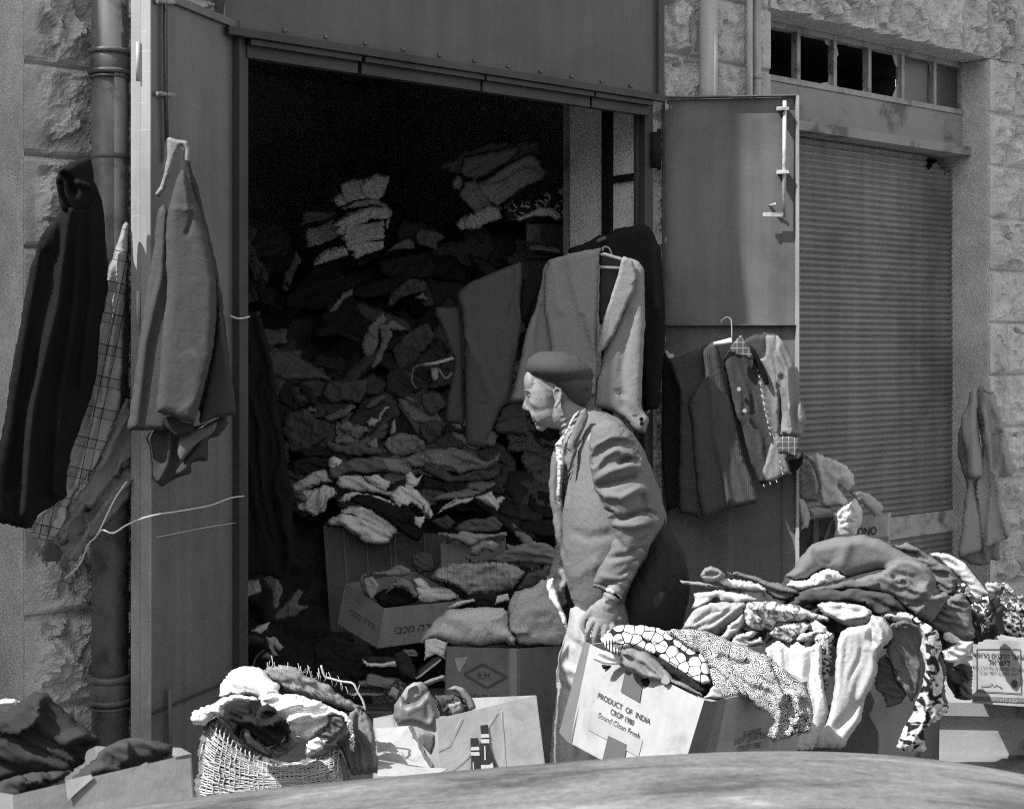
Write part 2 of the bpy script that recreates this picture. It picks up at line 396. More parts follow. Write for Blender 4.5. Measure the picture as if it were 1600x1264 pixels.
# ---------------------------------------------------------------- writing, laid on a four-cornered panel
def on_quad(q, s, t):                                 # q: top-left, top-right, bottom-right, bottom-left; s right 0..1, t down 0..1
    return (q[0]*(1-s)+q[1]*s)*(1-t)+(q[3]*(1-s)+q[2]*s)*t
def writing(name, text, q, s0, t0, size, m, parent, aspect=1., align='CENTER', bold=0., off=.0035, shear=0., serif=False):
    """text meshed flat, then laid on the panel; size is a share of the panel height"""
    cu = bpy.data.curves.new('txt', 'FONT'); cu.body = text; cu.align_x = align; cu.size = 1; cu.offset = bold; cu.shear = shear; cu.resolution_u = 3
    to = bpy.data.objects.new('txt', cu); C.objects.link(to)
    me = bpy.data.meshes.new_from_object(to.evaluated_get(bpy.context.evaluated_depsgraph_get()))
    bpy.data.objects.remove(to); 
    w_ = ((q[1]-q[0]).length+(q[2]-q[3]).length)/2; h_ = ((q[3]-q[0]).length+(q[2]-q[1]).length)/2
    nrm = (q[1]-q[0]).cross(q[3]-q[0]).normalized()
    if nrm.dot(Vector((0, 0, EYE))-q[0]) < 0: nrm = -nrm
    for v in me.vertices:
        s = s0+v.co.x*size*h_/w_*aspect; t = t0-v.co.y*size
        v.co = on_quad(q, s, t)+nrm*off
    me.name = name; me.materials.clear(); me.materials.append(m)
    o = bpy.data.objects.new(name, me); C.objects.link(o)
    return wparent(o, parent)
def patch(name, q, pts, m, parent, off=.0032, th=.0006):
    """flat printed or glued shape on a panel, points in panel shares"""
    nrm = (q[1]-q[0]).cross(q[3]-q[0]).normalized()
    if nrm.dot(Vector((0, 0, EYE))-q[0]) < 0: nrm = -nrm
    a = [on_quad(q, s, t)+nrm*off for s, t in pts]; b = [p+nrm*th for p in a]; n = len(a)
    f = [tuple(range(n, 2*n)), tuple(range(n))[::-1]]+[(i, (i+1) % n, n+(i+1) % n, n+i) for i in range(n)]
    return mesh_obj(name, a+b, f, m, parent)

def panel(name, q, m, parent, th=.004, nu=8, nv=6, bend=.004, seed=0, torn=None):
    """one cardboard wall, slightly buckled; torn: edge 't' or None gets a ragged rim"""
    nrm = (q[1]-q[0]).cross(q[3]-q[0]).normalized(); vs = []; f = []
    w_ = (q[1]-q[0]).length; h_ = (q[3]-q[0]).length
    for side in (0, 1):
        for j in range(nv+1):
            for i in range(nu+1):
                s, t = i/nu, j/nv
                b = bend*float(noise(s*2+seed, t*2, seed))*math.sin(math.pi*s)**.5*(1 if torn == 't' else math.sin(math.pi*min(1, t+.02))**.5) if 0 < s < 1 else 0
                tt = t
                if torn == 't' and j == 0: tt = .03*float(noise(s*9, 1.3, seed+4))
                vs.append(on_quad(q, s, tt)+nrm*(b+(th if side else 0)))
    k = (nu+1)*(nv+1)
    for j in range(nv):
        for i in range(nu):
            a = j*(nu+1)+i; f.append((a, a+1, a+nu+2, a+nu+1)); f.append((k+a+nu+1, k+a+nu+2, k+a+1, k+a))
    ring = [i for i in range(nu+1)]+[j*(nu+1)+nu for j in range(1, nv+1)]+[nv*(nu+1)+i for i in range(nu-1, -1, -1)]+[j*(nu+1) for j in range(nv-1, 0, -1)]
    for a, b in zip(ring, ring[1:]+ring[:1]): f.append((b, a, k+a, k+b))
    return mesh_obj(name, vs, f, m, parent)
def carton(label, top, bot, m, name='cardboard_box', group=None, bend=.003, seed=0, th=.004, walls=(0, 1, 2, 3), floor=True, lid=False, m_in=None):
    """open carton from its four top and four bottom corners (u, v, Y), going round; returns root and the wall quads"""
    t = [P(*p) for p in top]; b = [P(*p) for p in bot]
    root = empty(name, label, 'box', group, loc=tuple(sum(b, Vector())/4))
    qs = []
    for i in range(4):
        j = (i+1) % 4; q = [t[i], t[j], b[j], b[i]]; qs.append(q)
        if i in walls: 
            panel('side_panel', q, m, root, th, bend=bend, seed=seed+i)
    if floor: o = panel('base_panel', [b[0], b[1], b[2], b[3]], m, root, th, 2, 2, 0)
    if lid: o = panel('lid', [t[0], t[1], t[2], t[3]], m, root, th, 6, 6, .003, seed)
    return root, qs
# ================================================================ the large structure
M_STONE = mat('rough_limestone', .54, .95, 'stone', bump=1., bs=.009, spec=.15, var=.16)
M_STONE2 = mat('warm_limestone', .50, .95, 'stone', bump=.8, bs=.006, spec=.15, var=.16)
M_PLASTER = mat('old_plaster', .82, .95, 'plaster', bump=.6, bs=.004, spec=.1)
M_DOOR = mat('grey_door_paint', .125, .5, 'paint', bump=.25, bs=.006, spec=.45)
M_DOORL = mat('sunlit_door_edge', .33, .55, 'paint', bump=.15, bs=.002, spec=.4)  # paler than the door sheet so the edges read as sunlit
M_SIGN = mat('sign_panel_paint', .085, .5, 'paint', bump=.25, bs=.006, spec=.45)
M_DARKMETAL = mat('dark_steel', .05, .5, 'paint', bump=.2, bs=.002)
M_PIPE = mat('painted_cast_iron', .1, .45, 'rust', bump=.3, bs=.0015, spec=.5)
M_PALEPIPE = mat('pale_pipe_paint', .38, .6, 'paint', bump=.2, bs=.001)
M_SHUT = mat('shutter_steel', .165, .42, 'paint', bump=.15, bs=.001, spec=.4, sc=12)
M_CONC = mat('pale_concrete', .30, .95, 'plaster', bump=.4, bs=.003, spec=.1)
M_ASPH = mat('asphalt', .07, .95, 'ground', bump=.5, bs=.004)
M_PAVE = mat('pavement_stone', .22, .95, 'plaster', bump=.4, bs=.003)
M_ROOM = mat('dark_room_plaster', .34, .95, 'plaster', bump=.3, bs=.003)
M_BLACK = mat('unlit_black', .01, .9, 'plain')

def rough_wall(name, label, t0, t1, z0, z1, rows, widths, q0=0., qb=.44, step=.0085, boss=.022, seed=1, m=M_STONE, vert=False, margins=.018):
    """ashlar wall whose block faces are really hewn: drafted margins, joints and bosses"""
    nt_, nz_ = int((t1-t0)/step)+1, int((z1-z0)/step)+1
    tt, zz = np.meshgrid(np.linspace(t0, t1, nt_), np.linspace(z0, z1, nz_))
    rg = random.Random(seed); dz = np.full(tt.shape, 9.); dt = np.full(tt.shape, 9.); bid = np.zeros(tt.shape); bh = np.ones(tt.shape)
    rows = [z0-.5]+[r for r in sorted(rows) if z0+.05 < r < z1-.05]+[z1+.5]
    for i in range(len(rows)-1):
        k = (zz >= rows[i]) & (zz < rows[i+1]); dz[k] = np.minimum(zz-rows[i], rows[i+1]-zz)[k]
        x = t0-rg.uniform(.0, widths[1]*.6) if widths[0] < (t1-t0) else t0-9
        ed = [x]
        while ed[-1] < t1: ed.append(ed[-1]+rg.uniform(*widths) if widths[0] < (t1-t0) else t1+9)
        for j in range(len(ed)-1):
            kk = k & (tt >= ed[j]) & (tt < ed[j+1]); dt[kk] = np.minimum(tt-ed[j], ed[j+1]-tt)[kk]; bid[kk] = rg.random()*100; bh[kk] = rg.uniform(.55, 1.25)
    d = np.minimum(dz, dt)+.004*noise(tt*30, zz*30, seed)
    en = np.minimum(tt-t0, t1-tt)
    sm = np.clip((d-margins*.5)/.02, 0, 1); sm = sm*sm*(3-2*sm); se = np.clip((en-.03)/.03, 0, 1); sm = sm*se
    n1 = fbm(tt*7+bid, zz*7+bid*1.7, seed+1, 5, .55); n2 = np.abs(fbm(tt*13+bid*3, zz*13, seed+2, 4, .6)); n3 = np.floor((noise(tt*10+bid, zz*9-tt*6, seed+6))*5)/5
    fa = facets(tt*15+bid+.8*noise(tt*9, zz*9, seed), zz*13+bid*2+.8*noise(tt*9, zz*9, seed+9), seed, .8); fb = facets(tt*42+bid, zz*38+bid, seed+3, .9)
    out = sm*bh*(boss*(.6+1.1*n1)+boss*1.25*fa+boss*.32*fb-boss*.7*n2)
    out = out+.0012*fbm(tt*60, zz*60, seed+4, 3)
    out = out-.02*np.exp(-(np.clip(d, 0, 9)/.0075)**2)
    vs = [fw(a, q0-b, c) for a, b, c in zip(tt.ravel(), out.ravel(), zz.ravel())]
    f = []
    for j in range(nz_-1):
        for i in range(nt_-1):
            a = j*nt_+i; f.append((a, a+1, a+nt_+1, a+nt_))
    ring = [i for i in range(nt_)]+[j*nt_+nt_-1 for j in range(1, nz_)]+[(nz_-1)*nt_+i for i in range(nt_-2, -1, -1)]+[j*nt_ for j in range(nz_-2, 0, -1)]
    n = len(vs); 
    tr, zr = tt.ravel(), zz.ravel()
    vs += [fw(tr[i], qb, zr[i]) for i in ring]; R = len(ring)
    for i in range(R): f.append((ring[(i+1) % R], ring[i], n+i, n+(i+1) % R))
    f.append(tuple(range(n, n+R))[::-1])
    o = mesh_obj(name, vs, f, m, None, False)
    return tag(o, label, 'wall')

ROWH = .256
rowsL = [2.383+ROWH*k for k in range(-9, 8)]; rowsR = [2.48+ROWH*k for k in range(-9, 6)]
TL0, TR0 = -.665, 1.712                              # doorway pier left edge, right jamb
rough_wall('stone_pier', 'rough hewn limestone pier behind the drainpipe on the left', TL0, -.0, 0, 3.7, rowsL, (9, 9), seed=4, boss=.027)
rough_wall('stone_pier', 'narrow rough stone pier with pale pipes between doorway and shutter', TR0, 2.42, 0, 3.7, rowsR, (.3, .6), seed=5)
TW0, TW1 = 2.42, 4.03
rough_wall('stone_lintel', 'band of tall rough stones above the broken windows', 2.422, 7.5, 3.0, 3.85, [3.52], (.17, .30), seed=8, boss=.028)
rough_wall('stone_pier', 'wide rough stone wall at the right edge where the pale coat hangs', TW1, 6.6, 0, 2.998, rowsR, (.28, .5), seed=9, boss=.028, step=.0095)
# wall carried on above and to both sides (mostly outside the picture, keeps the sun off the shop front; left block added to shape the shade)
w = MB(); w.fbox(-.665, 14, .02, .44, 3.87, 6.2); w.fbox(-14, -1.9, .0, .44, 0, 4.45); w.fbox(6.62, 14, .0, .44, 0, 3.87); w.fbox(-.66, 2.42, .1, .44, 3.705, 3.87); w.fbox(-1.898, -.668, .32, .44, 0, 3.87)
tag(w.build('building_wall', M_STONE2), 'plain upper and outer stone wall of the street building, left end added for shade', 'wall')
# joints on the smooth return at the far left
w = MB()
w.fbox(-.668, -.6655, .01, .30, 0, 3.7); tag(w.build('smooth_stone_return', M_STONE2), 'smooth dressed stone side of the pier at the left picture edge', 'wall')

# room
FLZ = .30
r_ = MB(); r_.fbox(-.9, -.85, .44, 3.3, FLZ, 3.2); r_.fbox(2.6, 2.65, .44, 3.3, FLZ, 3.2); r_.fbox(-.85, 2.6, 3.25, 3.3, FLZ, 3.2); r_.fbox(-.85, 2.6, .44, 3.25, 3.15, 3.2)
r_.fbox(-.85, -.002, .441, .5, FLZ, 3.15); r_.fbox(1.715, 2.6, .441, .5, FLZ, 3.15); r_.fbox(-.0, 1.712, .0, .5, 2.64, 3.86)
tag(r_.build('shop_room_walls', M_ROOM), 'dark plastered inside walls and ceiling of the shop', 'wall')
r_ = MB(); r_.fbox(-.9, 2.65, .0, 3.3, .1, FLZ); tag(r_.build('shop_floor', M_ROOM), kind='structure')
# plastered right jamb, seen inside the doorway
w = MB(); w.fbox(TR0-.012, TR0-.001, .02, .44, FLZ, 2.62); j_ = tag(w.build('plastered_jamb', M_PLASTER), 'pale chipped plaster jamb inside the right of the doorway', 'wall')
fr = empty('door_frame', 'dark steel door frame bars against the right jamb', 'door frame', loc=fw(TR0, 0, FLZ))
b = MB(); b.fbox(TR0-.045, TR0-.001, -.03, .015, FLZ, 2.60); b.build('frame_post', M_DARKMETAL, fr)
b = MB(); b.fbox(TR0-.035, TR0-.013, .18, .225, FLZ, 2.60); b.build('frame_post', M_BLACK, fr)
b = MB(); b.fbox(TR0-.03, TR0-.013, .015, .18, 2.235, 2.262); b.build('cross_bar', M_BLACK, fr)
b = MB(); b.fbox(TR0-.06, TR0-.046, .0, .015, FLZ, 2.60); b.build('frame_post', M_DARKMETAL, fr)
# the sheet-metal sign box over the doorway
sg = empty('sign_box', 'blank dark sheet metal sign box over the doorway', 'sign box', loc=fw(.8, -.06, 2.6))
zb = fZ(1010, 150, -.06); zb = (zb+fZ(420, 66, -.06))/2
b = MB(); b.fbox(-.10, TR0-.004, -.075, -.005, zb, 3.9); b.build('face_sheet', M_SIGN, sg)
b = MB(); b.fbox(-.10, TR0-.002, -.10, -.0765, zb-.012, zb+.012); b.build('lower_flange', M_DARKMETAL, sg)
b = MB(); b.fbox(TR0-.03, TR0+.0, -.09, -.0765, zb+.014, 3.9); b.build('edge_strip', M_DARKMETAL, sg)
for a, c in ((-.02, .37), (.385, .86), (.87, 1.36), (1.37, 1.66)):
    b = MB(); b.fbox(a, c, -.062, -.03, zb-.065, zb-.014); b.fbox(a, c, -.085, -.062, zb-.03, zb-.0135); b.build('shutter_rail', M_DARKMETAL, sg)
for k in range(11):
    b = MB(); p = fw(.1+k*.145, -.0765, zb+.03); b.tube([p, p+Vector((DY, -DX, 0))*.004], .007, 8); b.build('rivet', M_DOOR, sg, True)

# ---- the doors
def vslab(bx, a, c, z0, z1, th, side):                # upright slab from a to c (x, y), thickness to one side
    a, c = Vector((a[0], a[1], 0)), Vector((c[0], c[1], 0)); d = (c-a).normalized(); n = Vector((-d.y, d.x, 0))*side*th
    Z0, Z1 = Vector((0, 0, z0)), Vector((0, 0, z1))
    bx.hexa([a+Z0, c+Z0, c+Z1, a+Z1, a+n+Z0, c+n+Z0, c+n+Z1, a+n+Z1]); return bx
def XY(u, Y): return Vector(((u-CX)/FOC*Y, Y, 0))
ZD0, ZD1 = .36, 2.567
h_, f_ = XY(377, 4.16), XY(237, 3.73); dl = (f_-h_).normalized(); nl = Vector((dl.y, -dl.x, 0))   # nl points left of the leaf
if nl.x > 0: nl = -nl
ld = empty('folding_door', 'left folding steel door, two leaves folded edge on to the street', 'door', loc=(h_.x, h_.y, ZD0))
vslab(MB(), h_, f_, ZD0, ZD1, .03, -1).build('inner_leaf', M_DOOR, ld)
o2 = nl*.037; vslab(MB(), h_+o2+dl*.03, f_+o2-dl*.012, ZD0, ZD1+.01, .030, -1).build('outer_leaf', M_DOOR, ld)
side = 1 if Vector((-dl.y, dl.x, 0)).dot(nl) > 0 else -1
b = MB(); vslab(b, f_, f_+dl*.004, ZD0, ZD1, .0, 1)
for off, nm in ((0., 'leaf_edge'), (.040, 'leaf_edge')):
    a = f_+dl*(.001 if off == 0 else -.011)+nl*off; b = MB(); Z0, Z1 = Vector((0, 0, ZD0)), Vector((0, 0, ZD1+.6))
    c = a+nl*.031; e = dl*.005
    b.hexa([a+Z0, c+Z0, c+Z1, a+Z1, a+e+Z0, c+e+Z0, c+e+Z1, a+e+Z1]); b.build(nm, M_DOORL, ld)
a = h_-nl*.002; b = MB(); vslab(b, a, a+dl*.05, ZD0, ZD1+.003, .022, -side); b.build('angle_iron', M_DARKMETAL, ld)
a = h_+dl*.05-nl*.002
b = MB(); vslab(b, a, f_-nl*.002, ZD1-.02, ZD1+.002, .012, -side); b.build('angle_iron', M_DOOR, ld)
b = MB(); vslab(b, a, f_-nl*.002, .60, .606, .004, -side); b.build('weld_seam', M_DARKMETAL, ld)
def on_leaf(u, v, out=.012):                          # point on the inner leaf under picture point
    a_ = (u-CX)/FOC; s = (h_.x-a_*h_.y)/(a_*dl.y-dl.x); p = h_+dl*s; return Vector((p.x, p.y, EYE-(v-VH)/FOC*p.y))-nl*out
b = MB().tube([on_leaf(252, -60), on_leaf(253, 150), on_leaf(256, 255)], .006); b.build('bolt_rod', M_DARKMETAL, ld, True)
for v in (4, 148):
    b = MB().tube([on_leaf(240, v), on_leaf(266, v)], .007); b.build('bolt_guide', M_DOORL, ld, True)
b = MB().tube([on_leaf(259, 1075), on_leaf(259, 1160)], .006); b.build('lower_bolt', M_DOOR, ld, True)
for v0, v1 in ((66, 127), (455, 515)):
    p = f_+nl*.0365+dl*.01; Y = p.y
    b = MB().tube([(p.x, p.y, EYE-(v0-VH)/FOC*Y), (p.x, p.y, EYE-(v1-VH)/FOC*Y)], .006); b.build('hinge', M_PALEPIPE, ld, True)

h2, f2 = XY(1036, 5.30), XY(1245, 5.25); d2 = (f2-h2).normalized(); n2 = Vector((0, -1, 0))
rd = empty('steel_door', 'right steel door leaf standing open with a bolt rod', 'door', loc=(h2.x, h2.y, ZD0))
ztop = EYE-(154-VH)/FOC*5.28; zmid = EYE-(507-VH)/FOC*5.28
b = MB(); vslab(b, h2, f2, ZD0, ztop-.002, .004, 1); b.build('sheet', M_DOOR, rd)
def bar2(u0, u1, z0, z1, d, nm='rim', m=M_DOOR, off=.0):
    a, c = XY(u0, 5.30-.05*(u0-1036)/209), XY(u1, 5.30-.05*(u1-1036)/209); k = MB()
    k.hexa([(a.x, a.y-off-d, z0), (c.x, c.y-off-d, z0), (c.x, c.y-off-d, z1), (a.x, a.y-off-d, z1), (a.x, a.y-off, z0), (c.x, c.y-off, z0), (c.x, c.y-off, z1), (a.x, a.y-off, z1)]); return k.build(nm, m, rd)
bar2(1035.5, 1245.5, ztop, ztop+.005, .034, off=-.002); bar2(1241.5, 1245.8, ZD0, ztop-.001, .034, m=M_DOORL, off=.001)
bar2(1034, 1038, ZD0, ztop-.001, .03, off=.001, m=M_DARKMETAL)
bar2(1040, 1240.5, zmid-.004, zmid, .034, off=.001); bar2(1222, 1241, ZD0, ztop-.001, .004, 'inner_strip', M_DOOR, off=.001)
def r2(u, v, out): Y = 5.30-.05*(u-1036)/209-out; return P(u, v, Y)
rodm = mat('worn_bolt', .45, .5, 'rust', bump=.2, bs=.001)
MB().tube([r2(1226, 158, .045), r2(1225, 340, .045)], .0078).build('bolt_rod', rodm, rd, True)
for v in (171, 270):
    MB().hexa([r2(1214, v-4, .0), r2(1230, v-4, .0), r2(1230, v+3, .0), r2(1214, v+2, .0), r2(1213, v-2, .062), r2(1233, v-3, .062), r2(1233, v+1, .062), r2(1213, v+2, .062)]).build('bolt_guide', rodm, rd)
MB().hexa([r2(1192, 338, .04), r2(1224, 339, .04), r2(1224, 333, .04), r2(1192, 332, .04), r2(1192, 338, .055), r2(1224, 339, .055), r2(1224, 333, .055), r2(1192, 332, .055)]).build('bolt_handle', rodm, rd)
MB().tube([r2(1203, 322, .004), r2(1207, 321, .03), r2(1213, 318, .045)], .006).build('latch_hook', rodm, rd, True)
for v0, v1 in ((208, 262),):
    k = MB(); k.tube([P(1024, v0, 5.24), P(1024, v1, 5.24)], .022); k.tube([P(1030, v0-6, 5.25), P(1030, v1+4, 5.25)], .008); k.build('hinge', M_BLACK, rd, True)

# ---- pipes
def fpipe(name, label, u, v0, v1, q, r, m, collars=(), n=20):
    t = fT(u, q); p = fw(t, q, 0); z0, z1 = fZ(u, v1, q), fZ(u, v0, q)
    root = empty(name, label, 'pipe', loc=(p.x, p.y, z0))
    MB().tube([(p.x, p.y, z0), (p.x, p.y, z1)], r, n).build('pipe_shaft', m, root, True)
    for v, hh, rr in collars:
        z = fZ(u, v, q); MB().tube([(p.x, p.y, z-hh/2), (p.x, p.y, z-hh/4), (p.x, p.y, z+hh/4), (p.x, p.y, z+hh/2)], [rr*.93, rr, rr, rr*.93], n).build('collar', m, root, True)
    return root
fpipe('drainpipe', 'fat dark cast iron drainpipe with ring collars on the left', 172, -40, 1400, -.115, .050, M_PIPE,
      [(102, .06, .0555), (83, .014, .060), (115, .014, .061), (123, .008, .057), (246, .016, .053), (1078, .07, .0555), (1058, .018, .062), (1093, .014, .062), (1103, .008, .057)])
fpipe('downpipe', 'pale round pipe running down the pier above the open door', 1107, -40, 420, -.05, .036, M_PALEPIPE)
fpipe('conduit', 'thin pale pipe left of the broken windows', 1171, -40, 420, -.035, .013, M_PALEPIPE)
fpipe('conduit', 'thin pale pipe with a joint sleeve beside the broken windows', 1183, -40, 420, -.03, .016, M_PALEPIPE, [(120, .02, .021)])

# ---- broken window band and its beam
QW = .158
wd = empty('window_band', 'row of six small panes, several broken, above the shutter', 'window', loc=fw(3.2, QW, 2.76))
zt, zb2 = fZ(1500, 100, QW), fZ(1500, 177, QW)
M_WF = mat('window_frame_paint', .33, .6, 'rust', bump=.3, bs=.001)
t_l = 2.425; t_r = fT(1502, QW)
b = MB(); b.fbox(t_l, t_r, QW-.01, QW+.03, zt-.022, 2.998); b.build('top_rail', M_WF, wd)
b = MB(); b.fbox(t_l, t_r, QW-.015, QW+.03, zb2-.01, zb2+.014); b.build('bottom_rail', M_WF, wd)
mu = [1197, 1246, 1303, 1357, 1409, 1459, 1501]
for u in mu:
    t = fT(u, QW); b = MB(); b.fbox(t-.011, t+.011, QW-.008, QW+.025, zb2+.014, zt-.022); b.build('mullion', M_WF, wd)
M_SHARD = mat('sky_grey_glass', .30, .25, 'plain', spec=.5); M_PANE = mat('dark_pane', .035, .3, 'plain', spec=.5, bump=.05)  # shards coloured grey for the sky they reflect
def gpoly(pts, m, q=QW+.008, nm='glass_shard'):
    a = [fw(fT(u, q), q, fZ(u, v, q)) for u, v in pts]; c = [p+Vector((-DY, DX, 0))*.003 for p in a]; n = len(a)
    mesh_obj(nm, a+c, [tuple(range(n)), tuple(range(n, 2*n))[::-1]]+[(i, n+i, n+(i+1) % n, (i+1) % n) for i in range(n)], m, wd)
for pts in ([(1288, 54), (1302, 60), (1303, 70), (1299, 74), (1290, 69)], [(1282, 137), (1285, 130), (1294, 129), (1296, 116), (1302, 115), (1302, 142)],
            [(1306, 61), (1306, 92), (1310, 86), (1308, 75)], [(1344, 147), (1350, 139), (1355, 137), (1356, 151)], [(1353, 116), (1356, 114), (1356, 128), (1352, 122)],
            [(1392, 80), (1408, 84), (1408, 158), (1399, 157), (1395, 150), (1402, 132), (1404, 106), (1400, 104)],
            [(1451, 93), (1458, 95), (1457, 136), (1454, 118)], [(1300, 60), (1302, 60), (1302, 130), (1301, 130)]):
    gpoly(pts, M_SHARD)
def pane(u0, u1): 
    q = QW+.012; a = [fw(fT(u0, q), q, zb2+.012), fw(fT(u1, q), q, zb2+.012), fw(fT(u1, q), q, zt-.02), fw(fT(u0, q), q, zt-.02)]; c = [p+Vector((-DY, DX, 0))*.003 for p in a]
    MB().hexa(a+c).build('pane', M_PANE if u0 < 1450 else mat('grey_pane', .06, .4, 'plain', spec=.5), wd)
pane(1411, 1450); pane(1461, 1500)
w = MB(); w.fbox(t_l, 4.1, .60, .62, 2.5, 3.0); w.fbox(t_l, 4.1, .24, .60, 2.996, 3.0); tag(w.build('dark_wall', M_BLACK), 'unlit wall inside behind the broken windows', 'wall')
bm_ = empty('concrete_beam', 'pale plastered beam with a ledge between windows and shutter', 'beam', loc=fw(3.2, .1, 2.55))
zl = fZ(1500, 243, .13)
b = MB(); b.fbox(2.425, t_r+.03, .150, .30, zl+.045, zb2-.012); b.build('beam_face', M_CONC, bm_)
b = MB(); b.fbox(2.425, t_r+.05, .10, .30, zl, zl+.043); b.build('ledge', M_CONC, bm_)
# ---- roller shutter
sh = empty('roller_shutter', 'closed corrugated roller shutter with a torn upper right corner', 'shutter', loc=fw(3.2, .22, .3))
def corrug(u0, u1, z0, z1, nm, ph=0., q=.22, notch=None):
    t0, t1 = fT(u0, q), fT(u1, q); per = .0288; n = int((z1-z0)/per*8); m_ = 60; vs = []; f = []
    for i in range(n+1):
        z = z0+(z1-z0)*i/n; x = ((z+ph)/per) % 1; prof = .017*math.sqrt(max(0, 1-(2*x-1)**2))*(.8+.2*x)
        for j in range(m_+1):
            t = t0+(t1-t0)*j/m_; zz = z+.003*float(noise(t*2, z*.7, 7)); vs.append(fw(t, q-prof-.004*float(noise(t*3, z*2, 9)), zz))
    for i in range(n):
        for j in range(m_):
            if notch and notch(i/n, j/m_): continue
            a = i*(m_+1)+j; f.append((a, a+1, a+m_+2, a+m_+1))
    o = mesh_obj(nm, vs, f, M_SHUT, sh, True); so = o.modifiers.new('s', 'SOLIDIFY'); so.thickness = .002; return o
zs_top = zl+.01; zband0, zband1 = fZ(1490, 828, .22), fZ(1490, 795, .22)
zt2 = fZ(1455, 268, .22)
corrug(1196, 1493, zband1+.002, zs_top, 'slats', 0, notch=lambda a, c: a > .962+.012*math.sin(c*60)-.02*max(0, c-.9)*10 and c > .80)
corrug(1196, 1493, .30, zband0-.002, 'lower_slats', 0)
b = MB(); b.fbox(fT(1196, .21), fT(1491, .21), .205, .222, zband0, zband1); b.build('flat_band', mat('pitted_pale_steel', .4, .6, 'rust', bump=.3, bs=.001, sc=20), sh)
b = MB(); b.fbox(fT(1491, .2), fT(1491, .2)+.035, .17, .24, .3, zl-.003); b.build('guide_rail', M_DARKMETAL, sh)
b = MB(); b.fbox(2.425, 4.1, .30, .32, .3, 2.6); tag(b.build('dark_wall', M_BLACK), 'unlit wall behind the roller shutter', 'wall')
# jamb on the right of the shutter
b = MB(); b.fbox(t_r+.002+.05, TW1-.002, .02, .44, 0, 2.998)
b = MB(); b.fbox(TW1-.006, TW1-.0005, .012, .44, 0, 2.996); tag(b.build('smooth_jamb', M_STONE2), 'smooth dressed stone jamb right of the shutter', 'wall')

# ---- ground, pavement, step
g = MB(); g.box(-60, 60, -40, 60, -.05, 0); tag(g.build('road', M_ASPH), kind='structure')
g = MB(); g.fbox(-14, 14, -1.9, 0, .0, .12); g.fbox(-14, 14, -1.92, -2.05, .0, .13); tag(g.build('pavement', M_PAVE), kind='structure')
g = MB(); 
a_ = [P(1440, 0, 4.97), P(2400, 0, 4.75)]
st = empty('concrete_step', 'pale scuffed concrete platform under the printed carton', 'step', loc=(1.6, 5.0, .12))
def stepbox(y_off, z0, z1, back=1.6):
    p0 = Vector((1.30, 5.02-y_off, 0)); p1 = Vector((3.6, 4.86-y_off, 0)); q0 = p0+Vector((.2, back, 0)); q1 = p1+Vector((.2, back+.6, 0)); A, B_ = Vector((0, 0, z0)), Vector((0, 0, z1))
    return MB().hexa([p0+A, p1+A, p1+B_, p0+B_, q0+A, q1+A, q1+B_, q0+B_])
stepbox(0, .12, .262).build('riser', mat('whitewashed_concrete', .36, .95, 'plaster', bump=.5, bs=.003), st)
stepbox(.03, .264, .312).build('tread', M_CONC, st)
# ---- buildings across the street close the sky low down behind the camera (outside the picture)
b = MB(); b.box(-16, 20, -12, -11, 0, 6); tag(b.build('building_wall', M_STONE2), 'pale stone wall on the far side of the street', 'wall')

# ---- car whose dusty bonnet fills the bottom of the picture
car = empty('parked_car', 'parked car with a dusty rounded bonnet in the foreground', 'car', loc=(.1, 1.6, 0))
M_CAR = mat('dusty_car_paint', .17, .42, 'dusty', bump=.12, bs=.002, spec=.5, sc=40)
M_CARD = mat('car_body_paint', .25, .35, 'dusty', bump=.05, spec=.5); M_TYRE = mat('tyre_rubber', .03, .9, 'plain'); M_CHR = mat('chrome', .6, .2, 'plain', metal=1.)
HX = [-1.25, -.8, -.54, -.275, .065, .216, .378, .54, .70, .863, 1.45]; HZ = [z+.021 for z in (.74, .80, .839, .869, .8986, .908, .9165, .9165, .905, .876, .75)]
hp_ = np.polyfit(HX, HZ, 6)
def hood_z(x, y):
    e = (y-1.0)/1.32                                  # 0 near side, 1 far side
    return float(np.polyval(hp_, x))+.016*(1-(2*e-1)**2)-.022*max(0, (e-.88)/.12)**2
vs = []; f = []; NX, NY = 90, 26; ys = [1.0+1.32*(j/NY) for j in range(NY+1)]
for j in range(NY+1):
    for i in range(NX+1):
        x = -1.25+2.7*i/NX; vs.append((x, ys[j]+.0, hood_z(x, ys[j])))
for j in range(NY):
    for i in range(NX): a = j*(NX+1)+i; f.append((a, a+1, a+NX+2, a+NX+1))
n = len(vs)
for i in range(NX+1): x = -1.25+2.7*i/NX; vs.append((x, 2.335, hood_z(x, 2.32)-.05)); 
for i in range(NX): a = NY*(NX+1)+i; f.append((a, a+1, n+i+1, n+i))
n3 = len(vs)
o = mesh_obj('bonnet', vs, f, M_CAR, car, True); so = o.modifiers.new('s', 'SOLIDIFY'); so.thickness = .004; so.offset = -1
prof = [(-3.2, .75), (-3.1, .93), (-1.3, .88), (-1.25, .77), (-.5, .83), (.4, .90), (1.4, .76), (1.62, .66), (1.66, .45), (1.6, .25), (-3.2, .25)]
b = MB()
def prism(b, prof, y0, y1):
    n = len(b.v); k = len(prof); b.v += [Vector((x, y0, z)) for x, z in prof]+[Vector((x, y1, z)) for x, z in prof]
    b.f += [tuple(range(n, n+k)), tuple(range(n+k, n+2*k))[::-1]]+[(n+i, n+k+i, n+k+(i+1) % k, n+(i+1) % k) for i in range(k)]; return b
prism(b, [(x, z-.05) for x, z in prof], 1.0, 2.32).build('body', M_CARD, car, bevel=.03)
